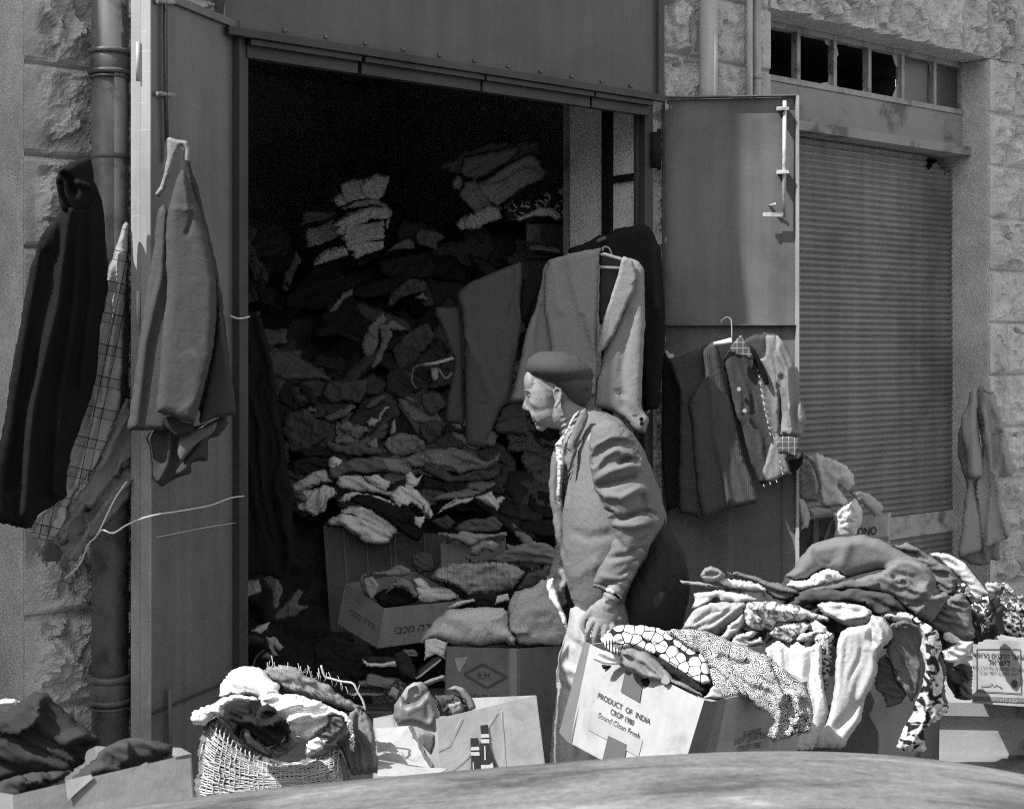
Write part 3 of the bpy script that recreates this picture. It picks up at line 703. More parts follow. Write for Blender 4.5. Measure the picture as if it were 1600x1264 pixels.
prism(MB(), [(-3.0, .90), (-2.75, 1.38), (-2.0, 1.42), (-1.5, .90)], 1.1, 2.22).build('cabin', M_PANE, car, bevel=.03)
prism(MB(), [(-2.78, 1.39), (-2.7, 1.43), (-2.0, 1.46), (-1.93, 1.43)], 1.08, 2.24).build('roof', M_CARD, car, bevel=.02)
for x in (-2.4, .95):
    for y0, y1 in ((.97, 1.15), (2.19, 2.36)):
        w_ = MB().tube([(x, y0, .31), (x, y1, .31)], .31, 24).build('wheel', M_TYRE, car)
        MB().tube([(x, y0-.01, .31), (x, y1+.01, .31)], .17, 20).build('hubcap', M_CHR, w_)
for y in (1.18, 2.12): MB().tube([(1.56, y, .60), (1.69, y, .60)], .09, 20).build('headlight', M_CHR, car)
MB().box(1.64, 1.74, .98, 2.35, .36, .46).build('bumper', M_CHR, car, bevel=.02)
# ================================================================ clothes and goods
# outlines are written in enlarged-detail coordinates; Q turns them into picture units
def Q(ox, oy, s): return lambda *p: [(ox+x/s, oy+y/s) for x, y in p]
q1 = Q(0, 0, 3.01); q2 = Q(0, 420, 2.633); q3 = Q(0, 850, 3.053); q4 = Q(370, 180, 3.949); q5 = Q(660, 180, 3.95)
q6 = Q(370, 480, 3.949); q7 = Q(660, 480, 3.95); q8 = Q(370, 760, 4.214); r1 = Q(640, 780, 4.516); r2_ = Q(280, 1000, 4.444)
r3 = Q(560, 1000, 4.0); r4 = Q(860, 940, 3.636); r5 = Q(1040, 820, 4.706); r6 = Q(1240, 820, 2.847); r7 = Q(1000, 100, 3.01)
r8 = Q(1000, 480, 3.01); s2 = Q(1240, 560, 3.511); s3 = Q(780, 530, 3.83); s4 = Q(800, 540, 7.025); s6 = Q(820, 860, 3.72)
def wire(name, pts, r, m, parent=None, n=6, lab=None, cat=None, group=None):
    o = MB().tube(pts, r, n).build(name, m, parent, True)
    if lab: tag(o, lab, cat, group)
    return o
def spl(pts, k=5):                                    # smooth a polyline of points in space
    pts = [Vector(p) for p in pts]; out = []
    for i in range(len(pts)-1):
        a, b, c, d = pts[max(i-1, 0)], pts[i], pts[i+1], pts[min(i+2, len(pts)-1)]
        for j in range(k):
            t = j/k; out.append(.5*((2*b)+(c-a)*t+(2*a-5*b+4*c-d)*t*t+(3*b-3*c+d-a)*t**3))
    return out+[pts[-1]]

# ---------------- far left: garments hung from the drainpipe
root = empty('hooded_coat', 'long black hooded coat hung on the drainpipe at the far left', 'coat', loc=P(110, 260, 3.55))
BLK = cloth(.012)
relief('coat_body', [(128, 262), (96, 290), (96, 327), (63, 372), (47, 425), (28, 522), (4, 671), (-14, 740), (-12, 815), (47, 828), (62, 800), (104, 778), (103, 750), (114, 701), (135, 644), (150, 591), (156, 519), (166, 466), (170, 420), (167, 382), (160, 316), (148, 285)], 0, BLK, T=.05, w=26, fac=-.225, parent=root,
       folds=[([(110, 330), (90, 480), (52, 640), (40, 800)], 9, .03), ([(125, 330), (118, 480), (95, 620), (86, 770)], 8, .028), ([(75, 400), (48, 560), (18, 760)], 9, -.02), ([(140, 330), (146, 450), (128, 600)], 8, .02), ('e', [(112, 640), (108, 700), (98, 770)], 14, .012)], cr=.3, wr=[('rad', (125, 150), 22, .012, 6)])
relief('hood', q1((400, 740), (330, 765), (275, 805), (263, 840), (268, 900), (290, 990), (340, 1010), (400, 990), (440, 930), (445, 880), (440, 800), (425, 745)), 0, BLK, T=.045, w=14, fac=-.26, parent=root,
       folds=[(q1((285, 860), (300, 930), (330, 985)), 4, -.02), (q1((360, 860), (400, 870), (438, 890)), 4, .015), (q1((300, 820), (330, 850), (350, 900)), 6, -.03)])
root = empty('checked_jacket', 'grey windowpane checked jacket hung between the black coat and the door', 'jacket', loc=P(180, 380, 3.6))
PL = cloth(.33, 'plaid', .12)
relief('jacket_body', [(196, 345), (176, 400), (158, 470), (146, 560), (128, 640), (100, 720), (85, 790), (60, 808), (51, 820), (49, 840), (66, 845), (84, 842), (100, 815), (112, 772), (152, 728), (175, 667), (188, 633), (195, 477), (200, 420), (201, 350)], 0, PL, T=.03, w=14, fac=-.195, parent=root, ang=12,
       folds=[([(190, 400), (178, 520), (160, 620), (118, 760)], 7, .016), ([(170, 480), (150, 600), (110, 720), (70, 830)], 6, -.012)], wr=[('dir', 105, 16, .005, 6)])
root = empty('grey_garment', 'plain grey lining cloth bunched behind the checked jacket', 'garment', loc=P(150, 700, 3.65))
GL = cloth(.20)
relief('panel', q2((530, 520), (470, 640), (425, 730), (380, 850), (300, 960), (225, 1100), (240, 1135), (255, 1165), (275, 1205), (312, 1203), (360, 1120), (440, 1050), (545, 920), (560, 700)), 0, GL, T=.035, w=10, fac=-.175, parent=root,
       folds=[(q2((500, 640), (430, 790), (350, 880), (290, 1000)), 6, .015), (q2((540, 800), (430, 930), (340, 1020), (260, 1150)), 5, -.025), (q2((540, 870), (430, 980), (370, 1060), (290, 1190)), 5, .02), ('e', q2((520, 880), (400, 960), (290, 1010)), 9, .018), (q2((480, 900), (380, 1040), (250, 1120)), 3, .012)], wr=[('dir', 125, 12, .006, 6)])
relief('rag', q2((165, 1160), (190, 1120), (235, 1130), (262, 1165), (250, 1200), (190, 1205)), 0, cloth(.13), T=.02, fac=-.06, label='small dark rag stuffed behind the garments low on the pier', cat='rag')
CW = mat('pale_cord', .55, .9, 'plain', bump=.5, bs=.001)
wire('cord', spl([P(u, v, Y) for u, v, Y in ((198, 752, 3.66), (178, 782, 3.64), (152, 835, 3.62), (138, 850, 3.62), (124, 882, 3.64), (100, 905, 3.66))]), .0022, CW, lab='thin pale cord hanging below the grey garment on the left', cat='cord')
wire('rope', spl([P(u, v, Y) for u, v, Y in ((150, 838, 3.62), (160, 828, 3.61), (176, 833, 3.62), (198, 820, 3.66), (222, 810, 3.67), (250, 803, 3.7), (270, 800, 3.76), (300, 795, 3.84), (330, 789, 3.95), (360, 778, 4.05), (381, 775, 4.11))]), .0026, CW, lab='white rope tied across the left door to the drainpipe', cat='rope')
wire('cord', spl([on_leaf(u, v, .01) for u, v in ((240, 839), (300, 827), (340, 820), (376, 815))]), .0012, CW, lab='thin straight line across the left door under the white rope', cat='cord')
wire('cord', spl([on_leaf(u, v, .03) for u, v in ((346, 494), (360, 498), (376, 495))]), .003, CW, lab='short white cord end beside the grey wool coat', cat='cord')

# ---------------- grey wool coat on the left door
root = empty('wool_coat', 'grey wool coat hanging from the left steel door', 'coat', loc=P(280, 215, 3.62))
WG = cloth(.068, 'knit', bump=.4); WD = cloth(.045)
relief('back_panel', q1((850, 700), (893, 690), (896, 780), (935, 900), (975, 1060), (1010, 1200), (1030, 1290))+[(352, 500), (368, 646), (310, 655), (290, 500), (275, 350)], 3.72, WD, T=.04, w=14, parent=root, cr=0.06, wr=[('dir', 80, 18, .012, 6)])
relief('dark_garment', q2((600, 690), (640, 640), (800, 650), (935, 595), (940, 640), (900, 690), (860, 700), (855, 790), (825, 792), (790, 800), (785, 840), (720, 865), (660, 900), (630, 870), (618, 760)), 3.70, WD, T=.05, w=12, parent=root, folds=[(q2((700, 680), (690, 800), (650, 880)), 6, .02), (q2((860, 640), (820, 760), (740, 840)), 7, .02)], cr=0.06, wr=[('dir', 70, 14, .014, 3)])
relief('lining', q2((735, 690), (820, 660), (895, 630), (880, 670), (800, 730), (745, 800), (728, 760)), 3.66, cloth(.12), T=.02, w=6, parent=root, cr=0.06, wr=[('dir', 120, 10, .006)])
relief('coat_body', q1((742, 985), (720, 1190), (700, 1300))+q2((580, 230), (560, 400), (535, 560), (522, 655), (535, 668), (600, 668), (690, 660), (690, 300), (690, 0))+q1((800, 1000), (770, 960)), 3.64, WG, T=.03, w=12, parent=root, folds=[(q1((775, 1000), (760, 1290))+q2((600, 300), (560, 640)), 7, .012)], cr=0.06, wr=[('dir', 95, 20, .006, 5)])
relief('sleeve', q1((850, 800), (820, 870), (790, 985), (780, 1100), (782, 1290))+q2((690, 60), (665, 300), (655, 430), (640, 590), (700, 605), (760, 632), (803, 636), (815, 590), (840, 500), (875, 350), (893, 200), (890, 60))+q1((990, 1180), (960, 1060), (930, 960), (905, 880), (870, 800)), 3.60, WG, T=.055, w=22, parent=root,
       folds=[('e', q1((790, 1000), (830, 980), (880, 985), (930, 1000)), 9, .008), (q1((905, 1000), (895, 1060), (880, 1100)), 3.5, -.007), (q1((855, 810), (875, 900), (880, 985)), 2.5, .008), ('e', q2((790, 330), (840, 410), (865, 480)), 9, .008), (q2((870, 340), (845, 480), (818, 610)), 5, .007), ('e', q2((720, 600), (800, 540), (840, 440)), 12, .006)], cr=.02, wr=[('dir', 85, 26, .006, 4)])
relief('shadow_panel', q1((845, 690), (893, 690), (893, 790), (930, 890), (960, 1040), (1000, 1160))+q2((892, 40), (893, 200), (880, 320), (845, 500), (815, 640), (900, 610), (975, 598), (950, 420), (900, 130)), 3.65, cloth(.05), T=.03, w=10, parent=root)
relief('collar', q1((785, 645), (830, 655), (882, 662), (895, 700), (893, 770), (870, 760), (868, 700), (850, 680), (838, 700), (815, 770), (790, 840), (770, 900), (745, 935), (731, 915), (755, 870), (775, 800), (785, 730)), 3.60, cloth(.2, 'knit', bump=.4), T=.022, w=5, parent=root, rnd=2)
relief('hanging_loop', q1((780, 652), (800, 648), (800, 760), (770, 850), (765, 790)), 3.63, WD, T=.01, w=3, parent=root)
relief('cuff', q2((655, 595), (700, 605), (760, 632), (800, 636), (790, 680), (720, 690), (680, 650)), 3.63, cloth(.03), T=.02, w=6, parent=root)

# ---------------- suits hung in front of the right side of the doorway
root = empty('black_jacket', 'black jacket hanging behind the light grey suit at the right jamb', 'jacket', loc=P(990, 360, 4.98))
relief('jacket_body', q5((900, 825), (1000, 790), (1080, 745), (1140, 735), (1200, 700), (1320, 676), (1400, 690), (1430, 740), (1470, 820), (1490, 1000), (1500, 1250))+[(1040, 520), (1036, 570), (1030, 640), (1004, 642), (1000, 500), (960, 420), (890, 400)], 5.02, cloth(.014), T=.06, w=18, parent=root, cr=0.2, wr=[('dir', 88, 20, .012, 6)])
relief('hanger_end', q5((1065, 770), (1130, 745), (1140, 765), (1080, 790)), 4.97, cloth(.12), T=.008, w=3, parent=root)
root = empty('dark_suit_jacket', 'charcoal suit jacket hanging left of the light grey suit', 'jacket', loc=P(780, 410, 4.98))
DG = cloth(.088)
relief('sleeve_back', q7((60, 0), (230, 0), (250, 300), (262, 725), (200, 722), (135, 715), (160, 520), (200, 330)), 5.0, DG, T=.04, w=12, parent=root, cr=0.03, wr=[('dir', 92, 16, .01, 6)])
relief('jacket_body', q5((610, 905), (520, 935), (400, 985), (290, 1035), (220, 1090), (215, 1120), (235, 1200), (250, 1330))+q7((255, 300), (262, 600), (265, 840), (290, 862), (350, 868), (390, 850), (480, 625), (540, 580), (560, 400), (610, 130), (640, 0))+q5((610, 1180), (620, 1000)), 4.95, DG, T=.045, w=18, parent=root,
       folds=[(q5((560, 960), (556, 1260)), 3, -.012), ('e', q7((250, 120), (300, 240), (360, 360), (430, 570)), 14, .018), (q7((240, 0), (245, 200)), 8, .01), (q7((560, 0), (560, 500)), 6, -.008)], cr=.02, wr=[('dir', 92, 22, .006, 7)])
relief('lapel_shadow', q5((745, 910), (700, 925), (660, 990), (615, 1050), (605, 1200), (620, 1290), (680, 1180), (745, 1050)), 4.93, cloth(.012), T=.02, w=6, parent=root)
root = empty('dark_cloth', 'dark trousers hanging below the charcoal suit jacket', 'trousers', loc=P(830, 640, 4.98))
relief('trouser_leg', q7((500, 600), (620, 570), (640, 640), (660, 800), (600, 840), (560, 830), (640, 790), (460, 780), (440, 740)), 4.98, cloth(.06), T=.03, w=8, parent=root, wr=[('dir', 160, 12, .012)])
root = empty('light_suit', 'light grey suit jacket on a white hanger, trousers folded over it', 'suit', loc=P(940, 395, 4.9))
LG = cloth(.235); 
relief('jacket_back', q5((1095, 860), (1225, 880), (1235, 960), (1180, 1100), (1120, 1290), (1090, 1290)), 4.93, cloth(.06), T=.01, w=4, parent=root, cr=0.015, wr=[('dir', 90, 8, .006, 6)])
relief('sleeve', q5((745, 920), (870, 870), (880, 1260))+q7((900, 0), (870, 300), (840, 590), (780, 590), (660, 585), (535, 586), (560, 500), (600, 330), (640, 130), (700, 0)), 4.93, LG, T=.04, w=12, parent=root, folds=[(q7((735, 0), (715, 280)), 4, -.015), (q7((650, 100), (580, 560)), 8, .01)], cr=0.015, wr=[('dir', 95, 18, .005, 7)])
relief('trousers', q5((870, 868), (900, 855), (1110, 815), (1090, 870), (1080, 1290))+q7((1075, 120), (1080, 300), (1075, 550), (1045, 556), (1020, 550), (800, 545), (790, 200), (745, 0))+q5((748, 1200), (750, 1000), (775, 890)), 4.89, LG, T=.035, w=10, parent=root,
       folds=[('e', q5((880, 880), (900, 1050), (960, 1260))+q7((1000, 200), (1040, 380)), 16, -.014), (q5((800, 900), (850, 1200)), 10, .008), (q7((980, 60), (1020, 250), (1050, 420)), 3, -.014)], cr=.02, wr=[('dir', 93, 20, .005, 8)])
relief('jacket_front', q5((1235, 870), (1290, 885), (1340, 905), (1368, 945), (1372, 1040), (1375, 1290))+q7((1370, 200), (1355, 500), (1355, 620), (1380, 660), (1400, 690), (1380, 778), (1320, 775), (1250, 700), (1170, 640), (1060, 620), (1070, 460), (1100, 380), (1140, 200), (1250, 0))+q5((1180, 1180), (1215, 980)), 4.90, LG, T=.045, w=16, parent=root,
       folds=[(q7((1110, 420), (1100, 600)), 8, .008), (q7((1280, 40), (1230, 400), (1250, 600), (1330, 680)), 7, -.008), (q7((1200, 520), (1240, 540)), 4, -.008)], cr=.02, wr=[('dir', 93, 22, .005, 7)])
relief('lapel', q5((1235, 868), (1300, 895), (1325, 1010), (1305, 1098), (1270, 1150), (1225, 1260))+q7((1180, 180), (1080, 310), (1073, 270), (1120, 60))+q5((1140, 1190), (1200, 1010)), 4.862, LG, T=.012, w=4, parent=root)
relief('lapel_notch', q5((1276, 1052), (1322, 1014), (1320, 1024), (1290, 1048)), 4.846, BLK, T=.003, w=2, parent=root, step=2)
wire('hanger', [P(u, v, 4.9) for u, v in q5((1100, 862), (1125, 858), (1230, 888))], .006, mat('white_plastic', .75, .4), root, 8)
wire('hanger_bar', [P(u, v, 4.905) for u, v in q5((1098, 940), (1218, 942))], .0055, mat('white_plastic', .75, .4), root, 8)
wire('hanger_hook', spl([P(u, v, 4.9) for u, v in q5((1170, 862), (1150, 820), (1118, 815), (1112, 840))]), .003, M_PALEPIPE, root)
for i, (x, y) in enumerate(q7((1352, 692), (1354, 718))): MB().tube([P(x, y, 4.86), P(x, y, 4.85)], .008, 10).build('cuff_button', BLK, root)
relief('pocket_flap', q7((1195, 525), (1240, 515), (1215, 540)), 4.845, cloth(.1), T=.004, w=2, parent=root, step=2)

# ---------------- on the right door: brown corduroy trousers, shirt, and dark trousers left of them
root = empty('dark_trousers', 'black trousers hanging at the hinge side of the right door', 'trousers', loc=P(1055, 560, 5.2))
relief('trouser_leg', [(1036, 545), (1062, 590), (1066, 790), (1040, 800), (1034, 700)], 5.24, cloth(.02), T=.03, w=8, parent=root, cr=0.3, wr=[('dir', 90, 10, .01, 8)])
root = empty('corduroy_trousers', 'dark corduroy trousers folded over the hanger on the right door', 'trousers', loc=P(1110, 540, 5.2))
CO = cloth(.075, 'cord')
relief('trouser_leg', r8((130, 240), (180, 235), (290, 190), (330, 300), (350, 600), (310, 960), (290, 995), (180, 965), (185, 600), (180, 380), (150, 300)), 5.17, CO, T=.035, w=10, parent=root, folds=[('e', r8((150, 300), (200, 380), (240, 560), (260, 800), (300, 980)), 12, .016)], cr=0.15, wr=[('dir', 86, 16, .006, 8)])
relief('trouser_leg', r8((285, 190), (350, 155), (372, 210), (395, 340), (440, 520), (480, 680), (560, 915), (500, 930), (380, 960), (300, 992), (270, 900), (250, 600), (230, 440), (300, 330)), 5.13, CO, T=.035, w=12, parent=root, folds=[(r8((300, 220), (345, 420), (355, 600), (420, 900)), 6, .014), (r8((380, 240), (440, 620), (520, 900)), 7, -.01), (r8((200, 400), (230, 430), (260, 440), (280, 350)), 4, .008)], cr=0.15, wr=[('dir', 82, 16, .006, 8)])
root = empty('shirt', 'dark western shirt with checked collar and cuff on the right door', 'shirt', loc=P(1200, 530, 5.15))
SH = cloth(.055); SH2 = cloth(.21)
relief('shirt_body', r8((430, 180), (540, 130), (590, 118), (650, 130), (660, 300), (640, 500), (660, 620), (690, 720), (715, 785), (650, 810), (570, 838), (520, 740), (470, 560), (440, 480), (390, 260)), 5.16, SH, T=.04, w=12, parent=root, cr=0.45, wr=[('dir', 75, 18, .010, 5)], folds=[(r8((540, 250), (580, 440), (620, 620), (660, 780)), 3, .01)])
relief('shirt_front', r8((590, 130), (640, 128), (660, 220), (650, 420), (655, 600), (690, 690), (712, 780), (660, 800), (600, 830), (575, 780), (600, 690), (622, 620), (575, 440), (545, 260), (590, 230)), 5.135, SH2, T=.02, w=7, parent=root, folds=[(r8((590, 250), (620, 450), (640, 600)), 5, -.014)], cr=0.45, wr=[('dir', 85, 13, .008, 6)])
relief('sleeve', r8((640, 125), (665, 150), (700, 210), (735, 290), (745, 380), (760, 460), (780, 510), (775, 560), (755, 612), (660, 605), (672, 520), (665, 420), (640, 330), (625, 260)), 5.10, SH2, T=.045, w=12, parent=root, folds=[(r8((640, 190), (690, 300), (700, 440), (720, 590)), 5, .02), (r8((665, 330), (672, 600)), 4, -.02), (r8((720, 300), (735, 450), (720, 600)), 4, -.016), (r8((700, 470), (712, 590)), 3, .014)], cr=0.45, wr=[('dir', 80, 10, .008, 5)])
relief('cuff', r8((660, 605), (755, 612), (752, 660), (738, 712), (690, 690), (652, 690), (640, 640)), 5.07, cloth(.10, 'check', .35), T=.03, w=6, parent=root)
relief('cuff_lining', r8((680, 700), (740, 712), (768, 680), (765, 740), (740, 765), (710, 780)), 5.12, BLK, T=.02, w=6, parent=root)
relief('collar', r8((430, 180), (470, 130), (490, 150), (520, 195), (540, 240), (530, 250), (480, 235), (430, 215)), 5.09, cloth(.09, 'check', .33), T=.015, w=4, parent=root)
relief('collar', r8((515, 175), (540, 195), (562, 240), (600, 320), (608, 360), (590, 368), (560, 300), (530, 250)), 5.11, BLK, T=.015, w=4, parent=root)
for i, p in enumerate(r8((548, 262), (553, 290), (558, 320), (562, 350), (567, 382), (572, 412), (578, 444), (584, 475), (591, 505), (598, 535), (604, 560), (610, 590), (655, 720), (662, 750), (668, 775), (640, 812), (610, 822), (580, 832))):
    MB().tube([P(p[0], p[1], 5.115), P(p[0]+1.5, p[1]+4, 5.113)], .0016, 5).build('stitch', CW, root)
for p in r8((465, 385), (492, 487)): MB().tube([P(p[0], p[1], 5.115), P(p[0], p[1], 5.105)], .008, 10).build('button', cloth(.3), root)
wire('hanger', [P(u, v, 5.12) for u, v in r8((350, 178), (430, 155))], .011, mat('white_plastic', .75, .4), root, 8)
wire('hanger_hook', spl([P(u, v, 5.2) for u, v in r8((432, 150), (431, 80), (425, 55), (405, 48), (385, 62), (380, 75))]), .0022, CW, root)
wire('cord', spl([P(u, v, 5.1) for u, v in r8((32, 498), (42, 488), (38, 470))]), .003, CW, lab='white hook end between the black jacket and the right door', cat='hook')

# ---------------- pale coat hung on the wall at the right edge
root = empty('pale_coat', 'pale grey coat hung on the stone wall right of the shutter', 'coat', loc=P(1530, 600, 6.4))
PC = cloth(.27)
relief('coat_back', s2((990, 640), (1060, 700), (1130, 1010), (1125, 1115), (1080, 1100), (1075, 1130), (985, 1135), (905, 1090), (930, 880), (950, 700), (900, 520), (905, 400), (960, 250)), 6.42, cloth(.16), T=.05, w=12, parent=root, cr=0.35, wr=[('dir', 90, 16, .012, 6)])
relief('coat_front', s2((1020, 122), (1045, 150), (1100, 190), (1130, 290), (1165, 420), (1205, 600), (1200, 650), (1125, 650), (1140, 780), (1198, 975), (1120, 1010), (1038, 1050), (1000, 700), (1040, 500), (1005, 300), (1010, 180)), 6.36, PC, T=.05, w=16, parent=root,
       folds=[(s2((1020, 130), (1050, 350), (1100, 600), (1180, 980)), 8, .02), (s2((1110, 400), (1105, 600)), 4, -.03), (s2((1025, 160), (1010, 400), (1050, 700), (1030, 1000)), 6, -.02), (s2((1060, 180), (1140, 350), (1170, 600)), 7, .02)], wr=[('rad', (1530, 560), 20, .01, 6)])
relief('sleeve', s2((1000, 165), (965, 175), (960, 250), (920, 310), (915, 400), (950, 520), (955, 650), (1000, 655), (1045, 640), (1030, 500), (1010, 350), (1010, 200)), 6.33, PC, T=.05, w=12, parent=root, folds=[(s2((1000, 170), (980, 300), (990, 640)), 7, .016)])
relief('coat_skirt', s2((960, 640), (1000, 680), (1030, 900), (1040, 1050), (920, 1088), (905, 1080), (930, 860)), 6.37, PC, T=.04, w=10, parent=root)
relief('collar', s2((1020, 122), (1050, 160), (1102, 188), (1080, 195), (1050, 185)), 6.31, PC, T=.015, w=4, parent=root)
P_plain = P
def YS(Y): return float(np.interp(Y, [3.9, 4.75, 5.2, 5.6, 5.9, 6.5], [4.42, 5.15, 5.5, 5.75, 5.95, 6.5]))
def P(u, v, Y): return P_plain(u, v, YS(Y))           # goods on the sill and inside stand behind the man
# ---------------- inside the shop: the dim heap and what lies on it
def hY(v): return 6.25-(v-330)*.0025
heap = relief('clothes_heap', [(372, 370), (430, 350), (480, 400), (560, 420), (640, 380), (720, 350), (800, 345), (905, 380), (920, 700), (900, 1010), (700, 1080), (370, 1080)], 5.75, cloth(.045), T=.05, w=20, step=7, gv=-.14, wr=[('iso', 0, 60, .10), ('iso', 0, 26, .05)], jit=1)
rg_ = random.Random(77); junk = []
for k_ in range(210):                                 # dim garments merged into the heap: nobody could count them
    v = rg_.uniform(350, 1010); u = rg_.uniform(385, 890)
    if v > 800 and u < 700: continue
    ru, rv = rg_.uniform(18, 70), rg_.uniform(12, 34); g_ = round(rg_.choice([.03, .05, .08, .11, .15, .2, .3])*(.3 if v < 480 else (.55 if v < 620 else .9)), 3)  # higher garments coloured darker, standing in for the dark upper room
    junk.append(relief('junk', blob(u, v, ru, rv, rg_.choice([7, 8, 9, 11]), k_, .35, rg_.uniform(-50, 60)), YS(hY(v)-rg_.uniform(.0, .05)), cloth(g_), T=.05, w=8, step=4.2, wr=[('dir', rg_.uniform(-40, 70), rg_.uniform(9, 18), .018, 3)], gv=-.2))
for o in bpy.data.objects: o.select_set(False)
for o in junk+[heap]: o.select_set(True)
bpy.context.view_layer.objects.active = heap; bpy.ops.object.join(); heap.select_set(False)
tag(heap, 'dim tangled heap of old clothes filling the back of the shop', kind='stuff')
def item(name, label, cat, pts, g, dy=0., T=.02, w=7, Y=None, wr=None, kind='cloth', g2=None, sc=45., group=None, **kw):
    pts = list(pts); vm = sum(p[1] for p in pts)/len(pts); Y = (Y if Y is not None else hY(vm)-.12)+dy
    if not hasattr(g, 'name') and Y > 4.1: g = min(.82, g*1.9+.01)  # pieces inside get a lighter colour to offset the shade there
    m = cloth(g, kind, g2, sc) if not hasattr(g, 'name') else g
    return relief(name, pts, YS(Y), m, T=T, w=w, wr=wr if wr is not None else [('dir', 30, 9, .006, 3)], label=label, cat=cat, group=group, **kw)
# left stack of pale folded linen, bottom to top
SG = 'folded pale linen stacked high in the dark shop, left stack'
Ys = 6.0
item('folded_cloth', 'lowest folded cloth of the left pale stack, sticking out at the front', 'cloth', q4((470, 960), (472, 900), (530, 840), (600, 812), (680, 810), (690, 868), (560, 905), (490, 972)), .34, Y=Ys, T=.03, w=6, group=SG, folds=[(q4((485, 930), (560, 850), (680, 830)), 3, .012)])
item('folded_cloth', 'grey folded cloth second from the bottom of the left stack', 'cloth', q4((418, 760), (430, 700), (500, 690), (600, 640), (640, 740), (560, 790), (430, 818)), .22, Y=Ys+.02, T=.03, group=SG)
item('folded_cloth', 'dim folded cloth at the left side of the left pale stack', 'cloth', q4((385, 690), (410, 590), (520, 590), (620, 600), (560, 650), (440, 670)), .11, Y=Ys+.06, T=.03, group=SG)
item('folded_cloth', 'thin pale folded cloth under the main bundle of the left stack', 'cloth', q4((665, 828), (700, 800), (905, 770), (912, 825), (790, 862), (740, 890), (705, 862), (720, 840)), .38, Y=Ys-.02, T=.025, group=SG)
for i, (dy_, lab) in enumerate(((0, 'fourth pale fold from the bottom, front corner of the left stack'), (-34, 'fifth pale fold from the bottom of the left stack'), (-66, 'sixth pale fold from the bottom of the left stack'))):
    item('folded_cloth', lab, 'cloth', q4((662, 800+dy_), (670, 770+dy_), (760, 740+dy_), (905, 715+dy_), (915, 745+dy_), (900, 765+dy_), (800, 780+dy_), (720, 805+dy_), (680, 822+dy_)), .36-.03*i, Y=Ys-.03-.008*i, T=.03, w=4, group=SG, wr=[('dir', -20, 6, .006, 5)])
item('folded_cloth', 'broad pale folded cloth drooping over the middle of the left stack', 'cloth', q4((580, 735), (640, 690), (550, 695), (620, 650), (700, 600), (830, 565), (930, 570), (955, 600), (930, 640), (840, 640), (720, 690), (680, 780), (650, 770), (640, 740)), .40, Y=Ys-.06, T=.04, w=7, group=SG, folds=[('e', q4((550, 695), (640, 650), (830, 580)), 10, .02), ('e', q4((660, 780), (690, 690), (800, 640), (900, 630)), 8, .02)], wr=[('dir', -30, 8, .008, 4)])
item('folded_cloth', 'pale cloth curled over the shoulder of the left stack', 'cloth', q4((640, 580), (720, 530), (860, 518), (930, 560), (958, 600), (935, 700), (915, 690), (920, 610), (870, 560), (740, 570)), .28, Y=Ys-.03, T=.035, group=SG)
item('folded_cloth', 'topmost crumpled pale bundle of the left stack', 'cloth', q4((582, 520), (640, 480), (640, 425), (700, 398), (790, 385), (860, 358), (940, 372), (935, 420), (900, 500), (865, 522), (760, 520), (690, 545), (630, 565)), .38, Y=Ys-.05, T=.05, w=9, group=SG, folds=[('e', q4((760, 470), (800, 410), (850, 380)), 8, .02), (q4((640, 430), (660, 480), (700, 540)), 4, .015), (q4((680, 410), (700, 470), (740, 520)), 4, -.015)], wr=[('dir', 60, 9, .012, 3)])
# right stack near the jamb
SR = 'folded clothes stacked high in the shop, right stack'
Yr = 6.05
item('folded_cloth', 'dim topmost folded blanket of the right stack', 'blanket', q5((112, 330), (130, 280), (200, 250), (330, 190), (480, 155), (600, 165), (690, 150), (740, 170), (730, 250), (640, 300), (500, 330), (380, 400), (300, 400), (200, 360)), .10, Y=Yr, T=.06, w=14, group=SR, wr=[('dir', -25, 10, .02, 4)])
item('folded_cloth', 'striped curled blanket below the top of the right stack', 'blanket', q5((230, 330), (260, 260), (340, 240), (520, 200), (590, 180), (600, 230), (520, 300), (400, 360), (330, 400), (260, 380)), .15, Y=Yr-.06, T=.05, w=8, group=SR, wr=[('dir', -35, 7, .018, 5)])
item('folded_cloth', 'broad mid grey folded cloth in the middle of the right stack', 'blanket', q5((320, 440), (420, 380), (540, 300), (680, 235), (730, 280), (770, 350), (740, 400), (640, 440), (560, 500), (470, 560), (400, 530)), .24, Y=Yr-.09, T=.07, w=10, group=SR, folds=[('e', q5((330, 450), (480, 420), (640, 330), (740, 380)), 8, .02)], wr=[('dir', -35, 8, .012, 5)])
item('folded_cloth', 'grey fold drooping at the front of the right stack', 'blanket', q5((225, 490), (260, 410), (330, 400), (440, 560), (500, 570), (570, 510), (560, 560), (440, 590), (340, 620), (270, 540)), .20, Y=Yr-.10, T=.05, group=SR, wr=[('dir', 60, 7, .014, 4)])
item('folded_cloth', 'pale crumpled cloth with a pointed corner low in the right stack', 'cloth', q5((205, 670), (240, 630), (310, 600), (400, 560), (470, 570), (500, 640), (400, 670), (340, 705), (240, 712)), .36, Y=Yr-.13, T=.04, group=SR, folds=[('e', q5((245, 705), (300, 610), (330, 560)), 8, .02)], wr=[('dir', 70, 7, .012)])
item('folded_cloth', 'small round rag end at the left of the right stack', 'cloth', q5((180, 410), (210, 370), (245, 380), (255, 430), (230, 465), (190, 450)), .22, Y=Yr-.08, T=.05, group=SR)
